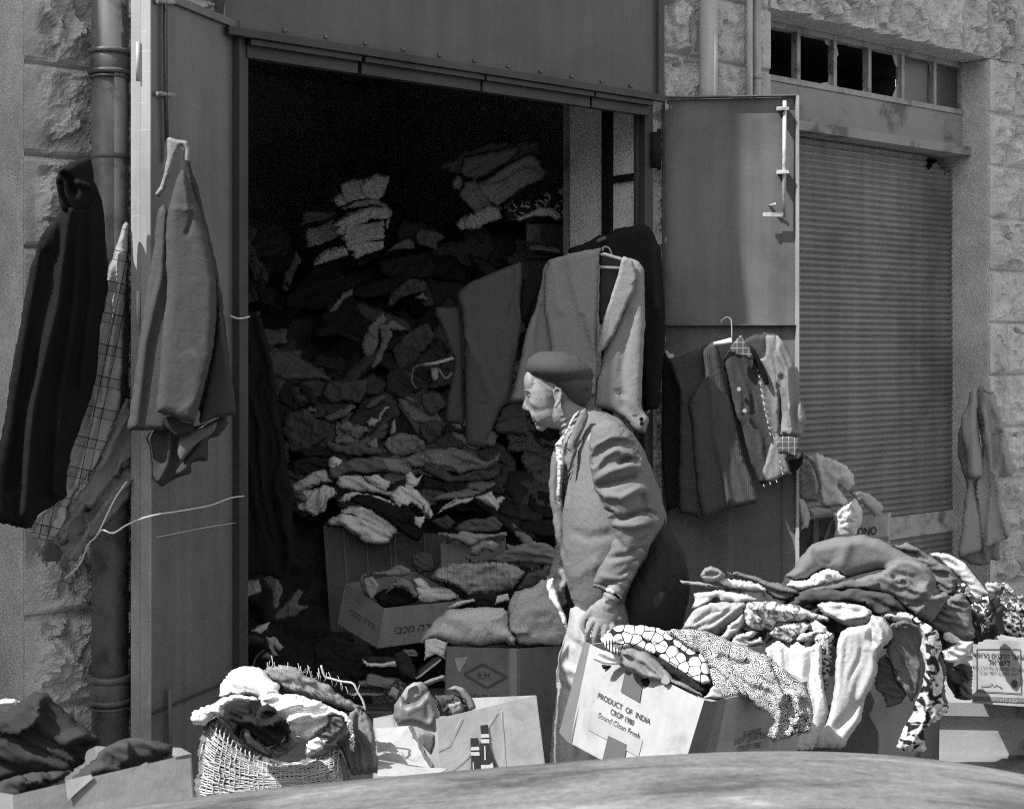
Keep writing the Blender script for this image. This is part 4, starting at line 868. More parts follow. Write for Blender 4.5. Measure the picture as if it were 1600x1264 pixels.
item('folded_cloth', 'dark flower patterned cloth beside the jamb on the right stack', 'cloth', q5((500, 590), (560, 540), (700, 520), (760, 480), (800, 450), (880, 500), (905, 540), (925, 600), (930, 655), (880, 650), (850, 600), (760, 570), (620, 640), (560, 655), (510, 640)), .02, Y=Yr-.16, T=.06, w=8, kind='floral', g2=.6, sc=22., group=SR, wr=[('dir', 20, 9, .02, 3)])
item('folded_cloth', 'pale curved cloth tucked under the flower patterned one', 'cloth', q5((570, 640), (640, 610), (720, 570), (800, 575), (850, 605), (865, 640), (830, 655), (790, 620), (680, 630), (600, 655)), .5, Y=Yr-.2, T=.03, w=5, group=SR)
item('folded_cloth', 'grey sleeve roll on top of the flower patterned cloth by the jamb', 'cloth', q5((830, 460), (870, 440), (905, 455), (905, 520), (860, 500), (835, 485)), .22, Y=Yr-.18, T=.04, group=SR)
rb = empty('radio_box', 'dark boxy case with a pale curved band below the flower patterned cloth', 'box', loc=P(850, 380, 5.95))
MB().hexa([P(822, 405, 5.95), P(886, 405, 5.95), P(884, 350, 5.95), P(820, 346, 5.95), P(822, 403, 6.15), P(886, 403, 6.15), P(884, 350, 6.15), P(820, 346, 6.15)]).build('case', mat('dark_case', .035, .5, 'plain'), rb, bevel=.006)
MB().hexa([P(823, 378, 5.944), P(845, 380, 5.944), P(843, 352, 5.944), P(823, 350, 5.944), P(823, 378, 5.949), P(845, 380, 5.949), P(843, 352, 5.949), P(823, 350, 5.949)]).build('worn_panel', mat('worn_panel', .2, .7, 'rust'), rb)
relief('pale_band', q5((655, 805), (720, 805), (800, 815), (855, 828), (855, 855), (780, 845), (660, 832)), 5.93, cloth(.26), T=.01, w=3, parent=rb)
# single pieces glimpsed in the heap
for nm, lab, cat, pts, g in (
    ('garment', 'pale grey garment end lying right of the left stack', 'garment', q4((930, 840), (980, 790), (1060, 755), (1090, 790), (1095, 825), (1000, 832)), .12),
    ('garment', 'rolled garment with a ringed cuff between the two stacks', 'garment', q4((1095, 740), (1140, 700), (1240, 710), (1290, 760), (1240, 780), (1235, 840), (1190, 820), (1120, 800)), .10),
    ('glove', 'pale cloth strip lying alone in the dark middle of the heap', 'cloth', q4((555, 1215), (600, 1160), (650, 1100), (710, 1070), (715, 1110), (650, 1150), (620, 1210), (580, 1225)), .13),
    ('garment', 'dim grey sleeve standing up near the left door', 'garment', q4((275, 1090), (290, 1000), (350, 850), (375, 830), (398, 910), (350, 980), (320, 1100)), .06),
    ('garment', 'dim coat hanging behind the left door edge', 'coat', q4((38, 720), (50, 640), (130, 715), (90, 800), (210, 1000), (205, 1200), (140, 1200), (100, 1000), (36, 860)), .05),
    ('garment', 'grey bundle top half way up the heap', 'garment', q4((930, 1160), (960, 1080), (1060, 1010), (1160, 1020), (1180, 1080), (1080, 1110), (1000, 1140), (940, 1190)), .055),
    ('garment', 'small pale rag tip half way up the heap', 'rag', q4((1100, 1125), (1150, 1090), (1180, 1140), (1130, 1145)), .16),
    ('garment', 'pale looped sleeve hanging in the middle of the heap', 'garment', q6((765, 240), (785, 170), (830, 100), (900, 30), (930, 80), (880, 130), (880, 220), (850, 290), (810, 320), (775, 285)), .13),
    ('garment', 'forked pale sleeve falling beside the looped one', 'garment', q6((880, 120), (960, 75), (1050, 130), (1010, 150), (950, 140), (960, 180), (920, 260), (885, 350), (835, 388), (820, 360), (870, 270), (890, 200)), .13),
    ('garment', 'dark grey jacket draped on the right slope of the heap', 'garment', q6((960, 260), (1020, 170), (1180, 90), (1230, 180), (1130, 290), (1060, 400), (990, 370)), .045),
    ('garment', 'dim rumpled shirt low in the heap', 'shirt', q6((520, 540), (560, 460), (700, 450), (810, 440), (800, 520), (760, 595), (680, 580), (580, 600)), .055),
    ('garment', 'grey folded garment below the rumpled shirt', 'garment', q6((530, 680), (600, 640), (700, 600), (735, 615), (680, 680), (570, 712)), .11),
    ('garment', 'broad dark cloth at the foot of the heap by the left door', 'garment', q6((280, 760), (300, 660), (420, 620), (500, 690), (580, 720), (560, 800), (450, 880), (330, 900)), .045),
    ('garment', 'small pale knot of cloth beside the broad dark cloth', 'rag', q6((425, 630), (450, 610), (490, 630), (490, 650), (440, 655)), .13),
    ('garment', 'dim checked scarf low in the middle of the heap', 'scarf', q6((785, 610), (820, 570), (900, 540), (915, 560), (850, 620), (800, 640)), .09),
    ('garment', 'pale belt end curling out of the heap', 'belt', q6((795, 705), (830, 680), (870, 690), (880, 655), (915, 618), (940, 622), (905, 650), (890, 690), (850, 735), (815, 742)), .32),
    ('garment', 'grey cloth spread under the curling pale belt', 'garment', q6((630, 735), (680, 700), (730, 730), (800, 735), (820, 770), (780, 780), (740, 820), (680, 790)), .14),
    ('garment', 'upright pale glove tip above the grey hat', 'glove', q6((945, 780), (950, 720), (975, 685), (985, 740), (980, 775), (960, 790)), .24),
    ('hat', 'domed grey felt hat lying on the clothes', 'hat', q6((905, 850), (930, 800), (1000, 770), (1100, 790), (1155, 830), (1165, 880), (1090, 910), (960, 920)), .15),
    ('garment', 'striped grey bundle left of the domed hat', 'garment', q6((540, 850), (560, 822), (660, 850), (740, 830), (800, 850), (900, 880), (890, 915), (740, 920), (600, 900)), .09),
    ('garment', 'small pale triangle of cloth left of the hat', 'rag', q6((800, 840), (860, 800), (875, 870), (830, 870)), .2),
    ('garment', 'dark bag flap below the metal rod', 'bag', q6((1130, 540), (1250, 520), (1300, 600), (1200, 680), (1150, 640)), .06),
    ('garment', 'dark grey sleeve between the rod and the charcoal suit', 'garment', q6((1290, 240), (1320, 210), (1370, 200), (1370, 250), (1310, 265)), .2),
    ('garment', 'white paper scrap under the metal rod', 'paper', q6((1190, 380), (1240, 370), (1255, 440), (1210, 468)), .36),
    ('garment', 'dark crumpled bag on the right of the heap foot', 'bag', q6((1120, 730), (1200, 690), (1280, 700), (1260, 800), (1180, 850), (1140, 800)), .05)):
    item(nm, lab, cat, pts, g, T=.03, w=5, wr=[('iso', 0, 16, .016)])
wire('metal_rod', [P(u, v, 5.4) for u, v in q6((1150, 358), (1230, 345), (1345, 310))], .008, mat('white_plastic', .75, .4), lab='short white metal rod sticking out of the heap', cat='rod')
wire('strap', spl([P(u, v, 5.42) for u, v in q6((1160, 350), (1100, 370), (1080, 420), (1085, 470), (1110, 500))]), .005, cloth(.25), lab='thin pale strap looping down from the white rod', cat='strap')
wire('strap', spl([P(u, v, 5.42) for u, v in q6((1245, 380), (1290, 440), (1330, 400))]), .006, cloth(.4), lab='short pale strap under the right end of the rod', cat='strap')
wire('strap', spl([P(u, v, 5.3) for u, v in q6((1200, 705), (1270, 708), (1270, 735), (1220, 770), (1205, 725))]), .006, cloth(.25), lab='pale buckle strap on the dark crumpled bag', cat='strap')

# dark hanging coat just inside the left door
o = relief('hanging_coat', q6((36, 0), (150, 60), (210, 300), (260, 620), (320, 1000), (345, 1200), (350, 1420))+[(462, 880), (440, 905), (410, 898), (376, 902)], 4.75, cloth(.016), T=.04, w=14, wr=[('dir', 84, 22, .02, 7)], label='black coats hanging in the shadow just inside the left door', cat='coat')

# ---------------- pile of shirts on the carton inside the doorway
CB = mat('brown_carton', .14, .85, 'card', bump=.3, bs=.002, sc=60); CBL = mat('pale_carton', .34, .85, 'card', bump=.3, bs=.0015, sc=60, var=.08)
CBM = mat('mid_carton', .25, .85, 'card', bump=.3, bs=.0015, sc=60); INK = mat('print_ink', .03, .8, 'plain'); INKL = mat('faded_ink', .075, .8, 'plain')
root, qs = carton('tall dark ribbed carton inside the doorway under the shirts', [(505, 822, 4.95), (700, 835, 5.05), (700, 820, 5.45), (520, 800, 5.4)], [(518, 1010, 4.9), (700, 1020, 5.0), (700, 985, 5.45), (530, 975, 5.4)], CB, seed=3, bend=.006)
for s_ in (.15, .33, .52, .56, .8): 
    patch('rib', qs[0], [(s_, .02), (s_+.018, .02), (s_+.022, .98), (s_+.004, .98)], mat('brown_carton_light', .2, .85, 'card'), root, off=-.002 if False else .003, th=.003)
SP = 'shirts heaped on the carton inside the doorway'
def sh_(lab, pts, g, Y, wr=None, **k):
    if g > .25: g = min(.43, g*1.25)                  # item() lifts what stands inside
    return item(k.pop('nm', 'shirt'), lab, k.pop('cat', 'shirt'), pts, g, Y=Y, T=k.pop('T', .045), w=k.pop('w', 7), wr=wr or [('dir', 20, 8, .012, 4)], group=SP, **k)
sh_('mid grey cloth spread across the top of the shirt heap', q6((590, 980), (700, 950), (850, 925), (1000, 935), (1090, 910), (1160, 880), (1382, 870), (1382, 1020), (1250, 1010), (1100, 985), (1050, 1040), (900, 1010), (700, 1040)), .18, 5.15, folds=[('e', q6((1100, 980), (1160, 900), (1200, 880)), 12, .02)])
sh_('grey garment with wavy hem right of the shirt heap top', q7((0, 880), (170, 870), (240, 880), (390, 950), (460, 900), (480, 880), (470, 950), (380, 1010), (300, 1000), (230, 1035), (190, 1000), (100, 985), (0, 960)), .16, 5.12, nm='garment', cat='garment', folds=[(q7((100, 980), (250, 940), (400, 960)), 5, .012)])
sh_('dark grey garment under the wavy hem', q7((0, 955), (100, 985), (200, 1040), (300, 1005), (420, 1000), (480, 960), (470, 1050), (300, 1080), (160, 1085), (0, 1010)), .06, 5.13, nm='garment', cat='garment')
sh_('black garments on the right side of the shirt heap', q7((0, 1030), (160, 1085), (420, 1040), (500, 1170), (480, 1264), (0, 1264)), .02, 5.16, nm='garment', cat='garment')
sh_('dark cloth lining the left top of the shirt heap', q6((340, 960), (420, 920), (560, 930), (590, 990), (480, 1040), (350, 1090)), .018, 5.17, nm='garment', cat='garment')
sh_('pale shirt at the far left of the shirt heap', q6((335, 1100), (400, 1060), (480, 1010), (540, 1000), (600, 1080), (500, 1100), (420, 1150), (345, 1155)), .30, 5.08, folds=[(q6((350, 1130), (440, 1090), (540, 1070)), 4, .015)])
sh_('rolled white collar standing on the shirt heap', q6((565, 940), (590, 920), (620, 930), (655, 955), (640, 985), (590, 1010), (570, 980)), .45, 5.06, T=.05)
sh_('dark checked shirt tangled near the rolled collar', q6((570, 990), (640, 950), (760, 930), (900, 945), (940, 1000), (800, 1030), (700, 1010), (620, 1060), (560, 1050)), .10, 5.05)
sh_('pale shirt hanging from the left front of the shirt heap', q6((445, 1264), (480, 1150), (530, 1090), (600, 1110), (620, 1150), (560, 1200), (540, 1264))+q8((500, 200), (470, 170)), .30, 5.0, wr=[('dir', 100, 7, .012, 5)])
sh_('white shirt front lying open in the middle of the shirt heap', q6((780, 1045), (860, 1030), (950, 1070), (945, 1110), (920, 1140), (870, 1120), (820, 1080)), .5, 4.98, T=.03)
sh_('grey shirt crumpled in the middle of the shirt heap', q6((610, 1080), (640, 1040), (760, 1040), (830, 1090), (920, 1130), (1000, 1130), (960, 1170), (860, 1150), (720, 1130), (640, 1110)), .30, 5.0)
sh_('white cuff curling up at the right of the shirt heap', q6((1040, 1040), (1070, 1010), (1110, 1060), (1145, 1035), (1120, 1090), (1070, 1130), (1040, 1110)), .55, 4.95, T=.03, w=5)
sh_('pale shirt edge along the right of the shirt heap', q6((940, 1150), (1000, 1100), (1100, 1120), (1190, 1220), (1210, 1264))+q8((1295, 195), (1250, 210), (1180, 120), (1020, 90)), .42, 4.95, wr=[('dir', 40, 7, .014, 5)])
sh_('white shirt tail with a ragged hem at the middle of the shirt heap', q6((940, 1140), (980, 1150), (1070, 1200), (1060, 1225), (1020, 1225), (1010, 1245), (985, 1225)), .6, 4.92, T=.02, w=4)
sh_('white looped sleeve across the front of the shirt heap', q6((630, 1190), (660, 1150), (720, 1135), (760, 1150), (850, 1160), (940, 1190), (1000, 1230), (900, 1200), (800, 1170), (720, 1180), (660, 1205)), .42, 4.93, T=.04, w=5, folds=[(q6((640, 1190), (700, 1150), (760, 1145)), 3, -.02)])
sh_('black trouser leg lying across the front of the shirt heap', q8((750, 80), (800, 50), (900, 70), (1060, 140), (1120, 130), (1180, 180), (1240, 300), (1200, 360), (1140, 340), (1040, 260), (900, 150), (760, 100)), .008, 4.90, nm='trousers', cat='trousers', T=.05)
sh_('pale folded shirt below the black trouser leg', q8((680, 160), (740, 120), (860, 120), (960, 200), (1060, 280), (1060, 310), (1000, 340), (900, 260), (780, 190), (690, 190)), .38, 4.93, wr=[('dir', 30, 6, .014, 6)], folds=[('e', q8((690, 160), (850, 150), (1000, 240)), 6, .018)])
sh_('large pale shirt drooping at the lower front of the shirt heap', q8((600, 210), (680, 180), (760, 190), (900, 240), (1010, 290), (1030, 330), (1000, 370), (960, 378), (850, 368), (770, 320), (700, 260), (600, 250)), .34, 4.9, T=.055, w=12, folds=[('e', q8((800, 270), (850, 210), (950, 240)), 9, .018), (q8((700, 240), (800, 310), (900, 350)), 6, .014)])
sh_('grey shirt roll at the left front of the shirt heap', q8((370, 60), (480, 20), (560, 0), (600, 40), (570, 130), (520, 205), (480, 170), (400, 160)), .26, 4.97, wr=[('dir', 110, 7, .014, 4)])
sh_('dark cloth knot under the grey shirt roll', q8((365, 60), (440, 40), (470, 90), (420, 110), (375, 90)), .08, 4.93)
sh_('white striped cuff at the right end of the shirt heap', q8((1215, 125), (1245, 120), (1295, 195), (1262, 212)), .55, 4.86, T=.02, w=4, kind='stripe', g2=.3, sc=60.)
sh_('crumpled white rag end right of the black trouser leg', q8((1165, 200), (1240, 195), (1235, 230), (1205, 275), (1170, 250)), .5, 4.85, T=.02, w=4)
# second small pile to the right
sh_('white cloth strip along the black garments right of the heap', q8((1320, 185), (1350, 140), (1420, 95), (1475, 80))+q7((120, 1240), (200, 1185), (320, 1175), (310, 1195), (180, 1230), (110, 1262)), .45, 5.0, T=.02, w=4, wr=[('dir', -20, 5, .01, 3)])
sh_('grey folded cloth above the white strip', q7((40, 1190), (120, 1150), (260, 1120), (380, 1140), (320, 1180), (200, 1185), (100, 1200)), .15, 5.05, nm='cloth', cat='cloth')
sh_('pale cloth corner with a pointed tip near the man', q7((320, 1170), (420, 1135), (450, 1180), (490, 1165), (515, 1180), (480, 1215), (470, 1262), (400, 1220)), .42, 4.98, T=.03)
for lab, pts, g, Y in (('dark shirt end below the white strip', r1((150, 150), (260, 110), (330, 170), (280, 220), (200, 200)), .04, 4.85),
    ('charcoal fold above the grey plaid cloth', r1((310, 200), (400, 150), (600, 120), (660, 180), (620, 230), (480, 240), (350, 225)), .07, 4.85)):
    item('garment', lab, 'garment', pts, g, Y=Y, T=.04)
# cartons and clothes between door and man
root, qs = carton('small brown carton behind the grey jackets', [(688, 850, 4.75), (790, 845, 4.75), (790, 835, 5.0), (700, 838, 5.0)], [(692, 930, 4.75), (790, 930, 4.75), (790, 900, 5.0), (700, 900, 5.0)], CBM, seed=5)
item('toy_bag', 'dark plastic bag with a pale spot beside the small carton', 'bag', r1((20, 400), (90, 370), (160, 390), (185, 500), (60, 530), (10, 450)), .06, Y=4.78, T=.03)
JG = 'jackets and shirts heaped right of the beer carton'
def j_(nm, lab, cat, pts, g, Y, **k): return item(nm, lab, cat, pts, g, Y=Y, T=k.pop('T', .05), w=k.pop('w', 9), wr=k.pop('wr', [('dir', 10, 9, .012, 3)]), group=JG, **k)
j_('jacket', 'thin grey jacket collar pointing left above the small carton', 'jacket', r1((200, 235), (330, 245), (360, 225), (480, 240), (560, 245), (680, 232), (690, 250), (560, 280), (470, 320), (430, 340), (360, 300), (210, 250)), .19, 4.72)
j_('jacket', 'dark grey coat with rolled edge lying under the man\'s arm', 'coat', r1((390, 410), (420, 390), (440, 430), (520, 430), (660, 380), (690, 350), (650, 300), (720, 330), (870, 290), (980, 320), (1050, 370), (1070, 430), (1050, 480), (920, 450), (740, 450), (560, 440), (430, 450)), .13, 4.62, folds=[('e', r1((700, 340), (800, 350), (900, 380), (990, 340), (1040, 380)), 9, .02), (r1((400, 410), (450, 440), (560, 430), (680, 370)), 4, .02)])
j_('jacket', 'grey garment tab with a pale snap button', 'garment', r1((430, 340), (500, 290), (560, 290), (635, 320), (600, 375), (540, 350), (480, 400), (430, 390)), .17, 4.58, T=.04)
MB().tube([P(768, 848, 4.52), P(768, 848, 4.51)], .008, 10).build('snap', cloth(.5), bpy.data.objects[-1] if False else None).name = 'snap_button'
tag(bpy.data.objects['snap_button'], 'pale round snap on the grey garment tab', 'button')
j_('shirt', 'dim plaid shirt crumpled right of the beer carton', 'shirt', r1((150, 540), (200, 490), (300, 455), (440, 450), (600, 440), (740, 460), (820, 520), (760, 590), (720, 640), (600, 665), (480, 670), (420, 680), (330, 610), (200, 570)), .20, 4.5, kind='check', g2=.25, T=.06, folds=[('e', r1((680, 480), (720, 540), (700, 620)), 7, .02), (r1((200, 540), (330, 600), (430, 680)), 5, .02), (r1((500, 530), (580, 500)), 5, -.02)], wr=[('iso', 0, 13, .014), ('dir', 20, 10, .01)])
j_('garment', 'dark folded garment under the man\'s left hand', 'garment', r1((740, 640), (820, 530), (900, 490), (960, 500), (1060, 430), (1075, 470), (960, 600), (880, 600), (820, 640)), .05, 4.5)
j_('shirt', 'white shirt inside the right end of the beer carton', 'shirt', r1((18, 560), (70, 550), (130, 590), (150, 620), (240, 620), (300, 640), (350, 685), (300, 710), (180, 735), (60, 720), (50, 640)), .45, 4.52)
# the beer carton
root, qs = carton('open brown carton with Hebrew lettering tipped towards the street', [(539, 912, 4.55), (600, 950, 4.38), (725, 938, 4.5), (650, 893, 4.72)], [(527, 975, 4.5), (590, 1013, 4.36), (700, 998, 4.46), (640, 960, 4.7)], CBM, seed=9)
writing('printed_words', 'יבכמ הריב', qs[1], .48, .68, .26, INK, root, aspect=1.05, shear=0)
writing('printed_words', 'יבכמ הריב', qs[0], .55, .60, .2, INKL, root, aspect=1.1)
CAPG = 'things inside the beer carton'
item('garment', 'grey collar arching over the back of the beer carton', 'garment', q8((805, 610), (830, 575), (960, 560), (1070, 512), (1140, 545), (1155, 585), (1000, 590), (900, 580), (830, 600), (860, 680), (885, 750), (830, 700)), .14, Y=4.5, T=.03, w=5)
item('garment', 'grey lapel curling inside the beer carton', 'garment', q8((830, 610), (890, 590), (940, 650), (920, 700), (885, 752), (850, 690)), .2, Y=4.47, T=.03, w=5)
item('garment', 'rounded grey cap inside the beer carton', 'cap', q8((980, 700), (1010, 640), (1090, 595), (1150, 640), (1200, 720), (1160, 740), (1130, 680), (1060, 655)), .15, Y=4.5, T=.05)
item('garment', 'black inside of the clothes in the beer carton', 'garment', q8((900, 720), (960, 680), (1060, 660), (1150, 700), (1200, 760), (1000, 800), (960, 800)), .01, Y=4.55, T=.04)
# white stuffed sacks on the trading company carton
j_('sack', 'long pale canvas bundle lying on the front carton', 'bundle', r1((75, 985), (110, 920), (180, 860), (270, 775), (450, 758), (690, 772), (700, 900), (755, 985), (745, 1050), (660, 1025), (500, 1045), (300, 1020), (180, 990), (80, 1015)), .36, 4.22, T=.12, w=26, folds=[(r1((690, 780), (640, 830), (560, 850), (570, 920)), 6, .012), (r1((200, 880), (300, 900), (390, 960)), 9, -.01), (r1((690, 930), (720, 960), (740, 1040)), 5, .02)], cr=.35, wr=[('iso', 0, 30, .014)])
j_('sack', 'upright pale canvas bundle beside the man\'s knee', 'bundle', r1((690, 900), (700, 740), (750, 645), (870, 620), (930, 560), (970, 575), (1000, 680), (1090, 800), (1110, 960), (1050, 1030), (900, 1035), (760, 1030), (745, 960), (700, 930)), .30, 4.24, T=.11, w=24, folds=[(r1((740, 660), (700, 800)), 6, -.02), (r1((700, 920), (760, 940), (820, 930)), 5, .02), (r1((920, 830), (970, 820)), 5, -.01)], cr=.35, wr=[('iso', 0, 32, .014)])
j_('cloth', 'white paper strip on the dark edge above the canvas bundle', 'paper', r1((270, 760), (330, 725), (450, 705), (460, 720), (400, 735), (300, 770)), .5, 4.3, T=.015, w=3)
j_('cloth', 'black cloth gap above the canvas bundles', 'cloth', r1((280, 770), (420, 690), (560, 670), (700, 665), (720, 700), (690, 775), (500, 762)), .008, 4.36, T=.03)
j_('card', 'pale square tag above the canvas bundles', 'tag', r1((605, 735), (615, 685), (692, 668), (705, 715)), .4, 4.31, T=.008, w=3, rnd=0)
# front carton with the diamond mark
root, qs = carton('large brown carton with a diamond mark under the canvas bundles', [(697, 1010, 4.1), (812, 1013, 4.08), (885, 1008, 4.3), (780, 1004, 4.35)], [(692, 1190, 4.0), (812, 1200, 4.0), (885, 1190, 4.25), (780, 1180, 4.3)], mat('dim_carton', .17, .85, 'card', sc=60), seed=12)
f0 = qs[0]; dm = [(.50, .145), (.83, .245), (.56, .345), (.25, .235), (.50, .145)]
for a, b_ in zip(dm, dm[1:]):
    dx, dy = (b_[0]-a[0]), (b_[1]-a[1]); l = math.hypot(dx, dy*1.5); ox, oy = -dy/l*.014, dx/l*.010
    patch('diamond_mark', f0, [(a[0]+ox, a[1]+oy), (b_[0]+ox, b_[1]+oy), (b_[0]-ox, b_[1]-oy), (a[0]-ox, a[1]-oy)], INKL, root)
writing('printed_words', 'R.M.', f0, .53, .27, .08, INKL, root, aspect=.9); writing('printed_words', 'RAMPAGEGOSE', f0, .58, .08, .06, INKL, root, aspect=.7) if False else None
writing('printed_words', 'HAIFA/EILAT', f0, .48, .46, .085, INKL, root, aspect=.62); writing('printed_words', 'GOOD', f0, .28, .57, .08, INKL, root, aspect=.62); writing('printed_words', 'IN TAIWAN', f0, .62, .72, .085, INKL, root, aspect=.62)
patch('torn_spot', f0, [(.12, .10), (.3, .08), (.27, .13), (.2, .22), (.16, .2)], CBL, root)
patch('tape', f0, [(.86, .0), (.97, .0), (.97, 1), (.87, 1)], CBM, root)
item('carton_flap', 'white cardboard flap standing left of the diamond carton', 'cardboard', r1((110, 990), (180, 985), (265, 1015), (250, 1120), (180, 1095), (105, 1125)), .5, Y=4.14, T=.006, w=3, rnd=0)
# ---------------- shoes and bags in shadow on the doorstep
def shoe(lab, u, v, Y, L, ang, g, sole=.5, tilt=0., name='shoe', cat='shoe', group=None, roll=0., upper_kind='plain'):
    """a shoe of length L pixels-at-depth: sole plate, upper with opening, toe"""
    s = L/FOC*Y; o = P(u, v, Y)
    root = empty(name, lab, cat, group, loc=o)
    R = Matrix.Rotation(math.radians(ang), 4, 'Y') @ Matrix.Rotation(math.radians(roll), 4, 'X') @ Matrix.Rotation(math.radians(tilt), 4, 'Z')
    prof = [(-.5, .12, .20), (-.42, .155, .30), (-.25, .155, .34), (0, .14, .27), (.15, .17, .2), (.32, .185, .14), (.44, .14, .10), (.5, .07, .05)]
    vs = []; f = []; n = 12
    for x, wd, hh in prof:
        for k in range(n):
            a = 2*math.pi*k/n; yy = math.cos(a)*wd; zz = max(0, math.sin(a))*hh+min(0, math.sin(a))*.03
            if x < .05 and math.sin(a) > .8: zz -= .17*hh/.3
            vs.append(o+(R @ Vector((x*s, yy*s, zz*s))))
    for i in range(len(prof)-1):
        for k in range(n): f.append((i*n+k, i*n+(k+1) % n, (i+1)*n+(k+1) % n, (i+1)*n+k))
    f += [tuple(range(n)), tuple(range((len(prof)-1)*n, len(prof)*n))[::-1]]
    up = mesh_obj('upper', vs, f, mat('shoe_leather_%d' % round(g*1000), g, .5, 'plain', spec=.4, var=.2), root, True); sb = up.modifiers.new('s', 'SUBSURF'); sb.levels = 1; sb.render_levels = 1
    b = MB(); vs = []; f = []
    for zz in (-.07, .0):
        for x, wd in ((-.52, .1), (-.44, .16), (-.2, .16), (0, .135), (.2, .18), (.36, .19), (.48, .13), (.53, .05)): vs += [o+(R @ Vector((x*s, wd*s, zz*s)))]
        for x, wd in ((.53, .05), (.48, .13), (.36, .19), (.2, .18), (0, .135), (-.2, .16), (-.44, .16), (-.52, .1)): vs += [o+(R @ Vector((x*s, -wd*s, zz*s)))]
    f = [tuple(range(16))[::-1], tuple(range(16, 32))]+[(i, (i+1) % 16, 16+(i+1) % 16, 16+i) for i in range(16)]
    mesh_obj('sole', vs, f, mat('shoe_sole_%d' % round(sole*1000), sole, .7, 'plain'), root)
    return root
shoe('dark canvas shoe with a pale sole at the back of the shoe heap', 597, 1034, 4.25, 62, 10, .03, .45, 30)
shoe('shoe standing on its toe in the middle of the shoe heap', 600, 1066, 4.1, 62, 75, .22, .12, 60, roll=80)
shoe('dark shoe with a pale toe next to the diamond carton', 668, 1043, 4.12, 52, -35, .03, .5, 200)
shoe('striped training shoe at the left of the shoe heap', 572, 1080, 4.15, 60, 4, .06, .4, 15)
shoe('pale shoe end below the beer carton', 640, 1020, 4.3, 40, 20, .25, .6, 60)
shoe('black boot behind the bottle carton', 645, 1085, 4.1, 60, 60, .02, .06, 40)
shoe('dark slipper lying at the bottom of the shoe heap', 590, 1108, 4.0, 64, 5, .03, .12, 20)
item('printed_bag', 'dark bag with fruit print and a white label between the shoes', 'bag', r3((150, 400), (190, 300), (240, 240), (310, 280), (290, 330), (250, 400), (240, 440), (170, 440)), .08, Y=4.05, kind='floral', g2=.2, sc=40., T=.02, w=5)
o_ = item('paper_label', 'small white printed label among the shoes', 'label', r3((185, 340), (215, 290), (260, 315), (240, 370)), .42, Y=4.0, T=.004, w=2, rnd=0, wr=[])
ql = [P(u, v, 3.99) for u, v in r3((200, 325), (250, 345), (240, 370), (190, 350))]; writing('printed_words', 'TAR', ql, .45, .85, .9, INK, None, aspect=.8).parent = o_
for i, (lab, pts, g) in enumerate((('dark handbag at the bottom of the doorway', r2_((900, 250), (1100, 200), (1340, 380), (1360, 520), (1000, 480), (880, 330)), .012),
    ('grey cloth strip on the shoe heap', r3((0, 260), (90, 235), (110, 260), (90, 290), (0, 290)), .14), ('pale strap across the back of the shoe heap', r3((30, 115), (60, 145), (150, 140), (235, 125), (245, 160), (170, 170), (60, 165), (32, 140)), .4),
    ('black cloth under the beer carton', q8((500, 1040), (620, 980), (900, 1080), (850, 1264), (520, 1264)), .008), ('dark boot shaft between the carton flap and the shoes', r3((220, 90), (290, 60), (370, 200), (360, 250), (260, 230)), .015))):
    item('cloth' if i else 'handbag', lab, 'cloth' if i else 'bag', pts, g, Y=4.12 if i in (1, 2, 4) else 4.3, T=.03, wr=[('iso', 0, 14, .01)])
# left foot of the doorway
for lab, cat, pts, g in (('white cardboard piece behind the left door edge', 'cardboard', q8((44, 625), (150, 600), (158, 700), (44, 732)), .2), ('dim netted bag low behind the left door', 'bag', q8((160, 600), (210, 570), (270, 590), (300, 680), (270, 800), (230, 810), (235, 700), (200, 640)), .10),
    ('white paper cone on the doorstep', 'paper', q8((90, 950), (150, 910), (225, 890), (200, 940), (150, 975)), .36), ('pale crumpled cloth on the doorstep', 'cloth', q8((190, 990), (250, 990), (310, 1060), (280, 1080), (240, 1050), (275, 1110), (230, 1120)), .22),
    ('dim plastic bag on the doorstep', 'bag', q8((240, 850), (330, 750), (400, 670), (440, 690), (400, 770), (480, 790), (380, 850), (260, 880)), .07), ('grey shoe tongue at the very bottom of the doorway', 'shoe', q8((160, 1110), (200, 1085), (250, 1110), (230, 1140), (170, 1135)), .14),
    ('dark rounded bag below the paper cone', 'bag', q8((50, 990), (110, 960), (180, 1000), (180, 1040), (60, 1030)), .03)):
    item('cardboard_piece' if cat == 'cardboard' else cat, lab, cat, pts, g, Y=4.35, T=.03, wr=[('iso', 0, 12, .012)])
wire('wire_loop', spl([P(u, v, 4.3) for u, v in q8((105, 1185), (130, 1120), (180, 1075))]), .003, cloth(.2), lab='thin curved wire on the doorstep', cat='wire')

P = P_plain
# ================================================================ goods on the street side
def ST(quad_px, pts):                                 # picture points -> shares of a four-cornered panel (affine fit on three corners)
    (x0, y0), (x1, y1), _, (x3, y3) = [p[:2] for p in quad_px]; a, b, c, d = x1-x0, x3-x0, y1-y0, y3-y0; D_ = a*d-b*c
    return [(((x-x0)*d-b*(y-y0))/D_, (a*(y-y0)-(x-x0)*c)/D_) for x, y in pts]
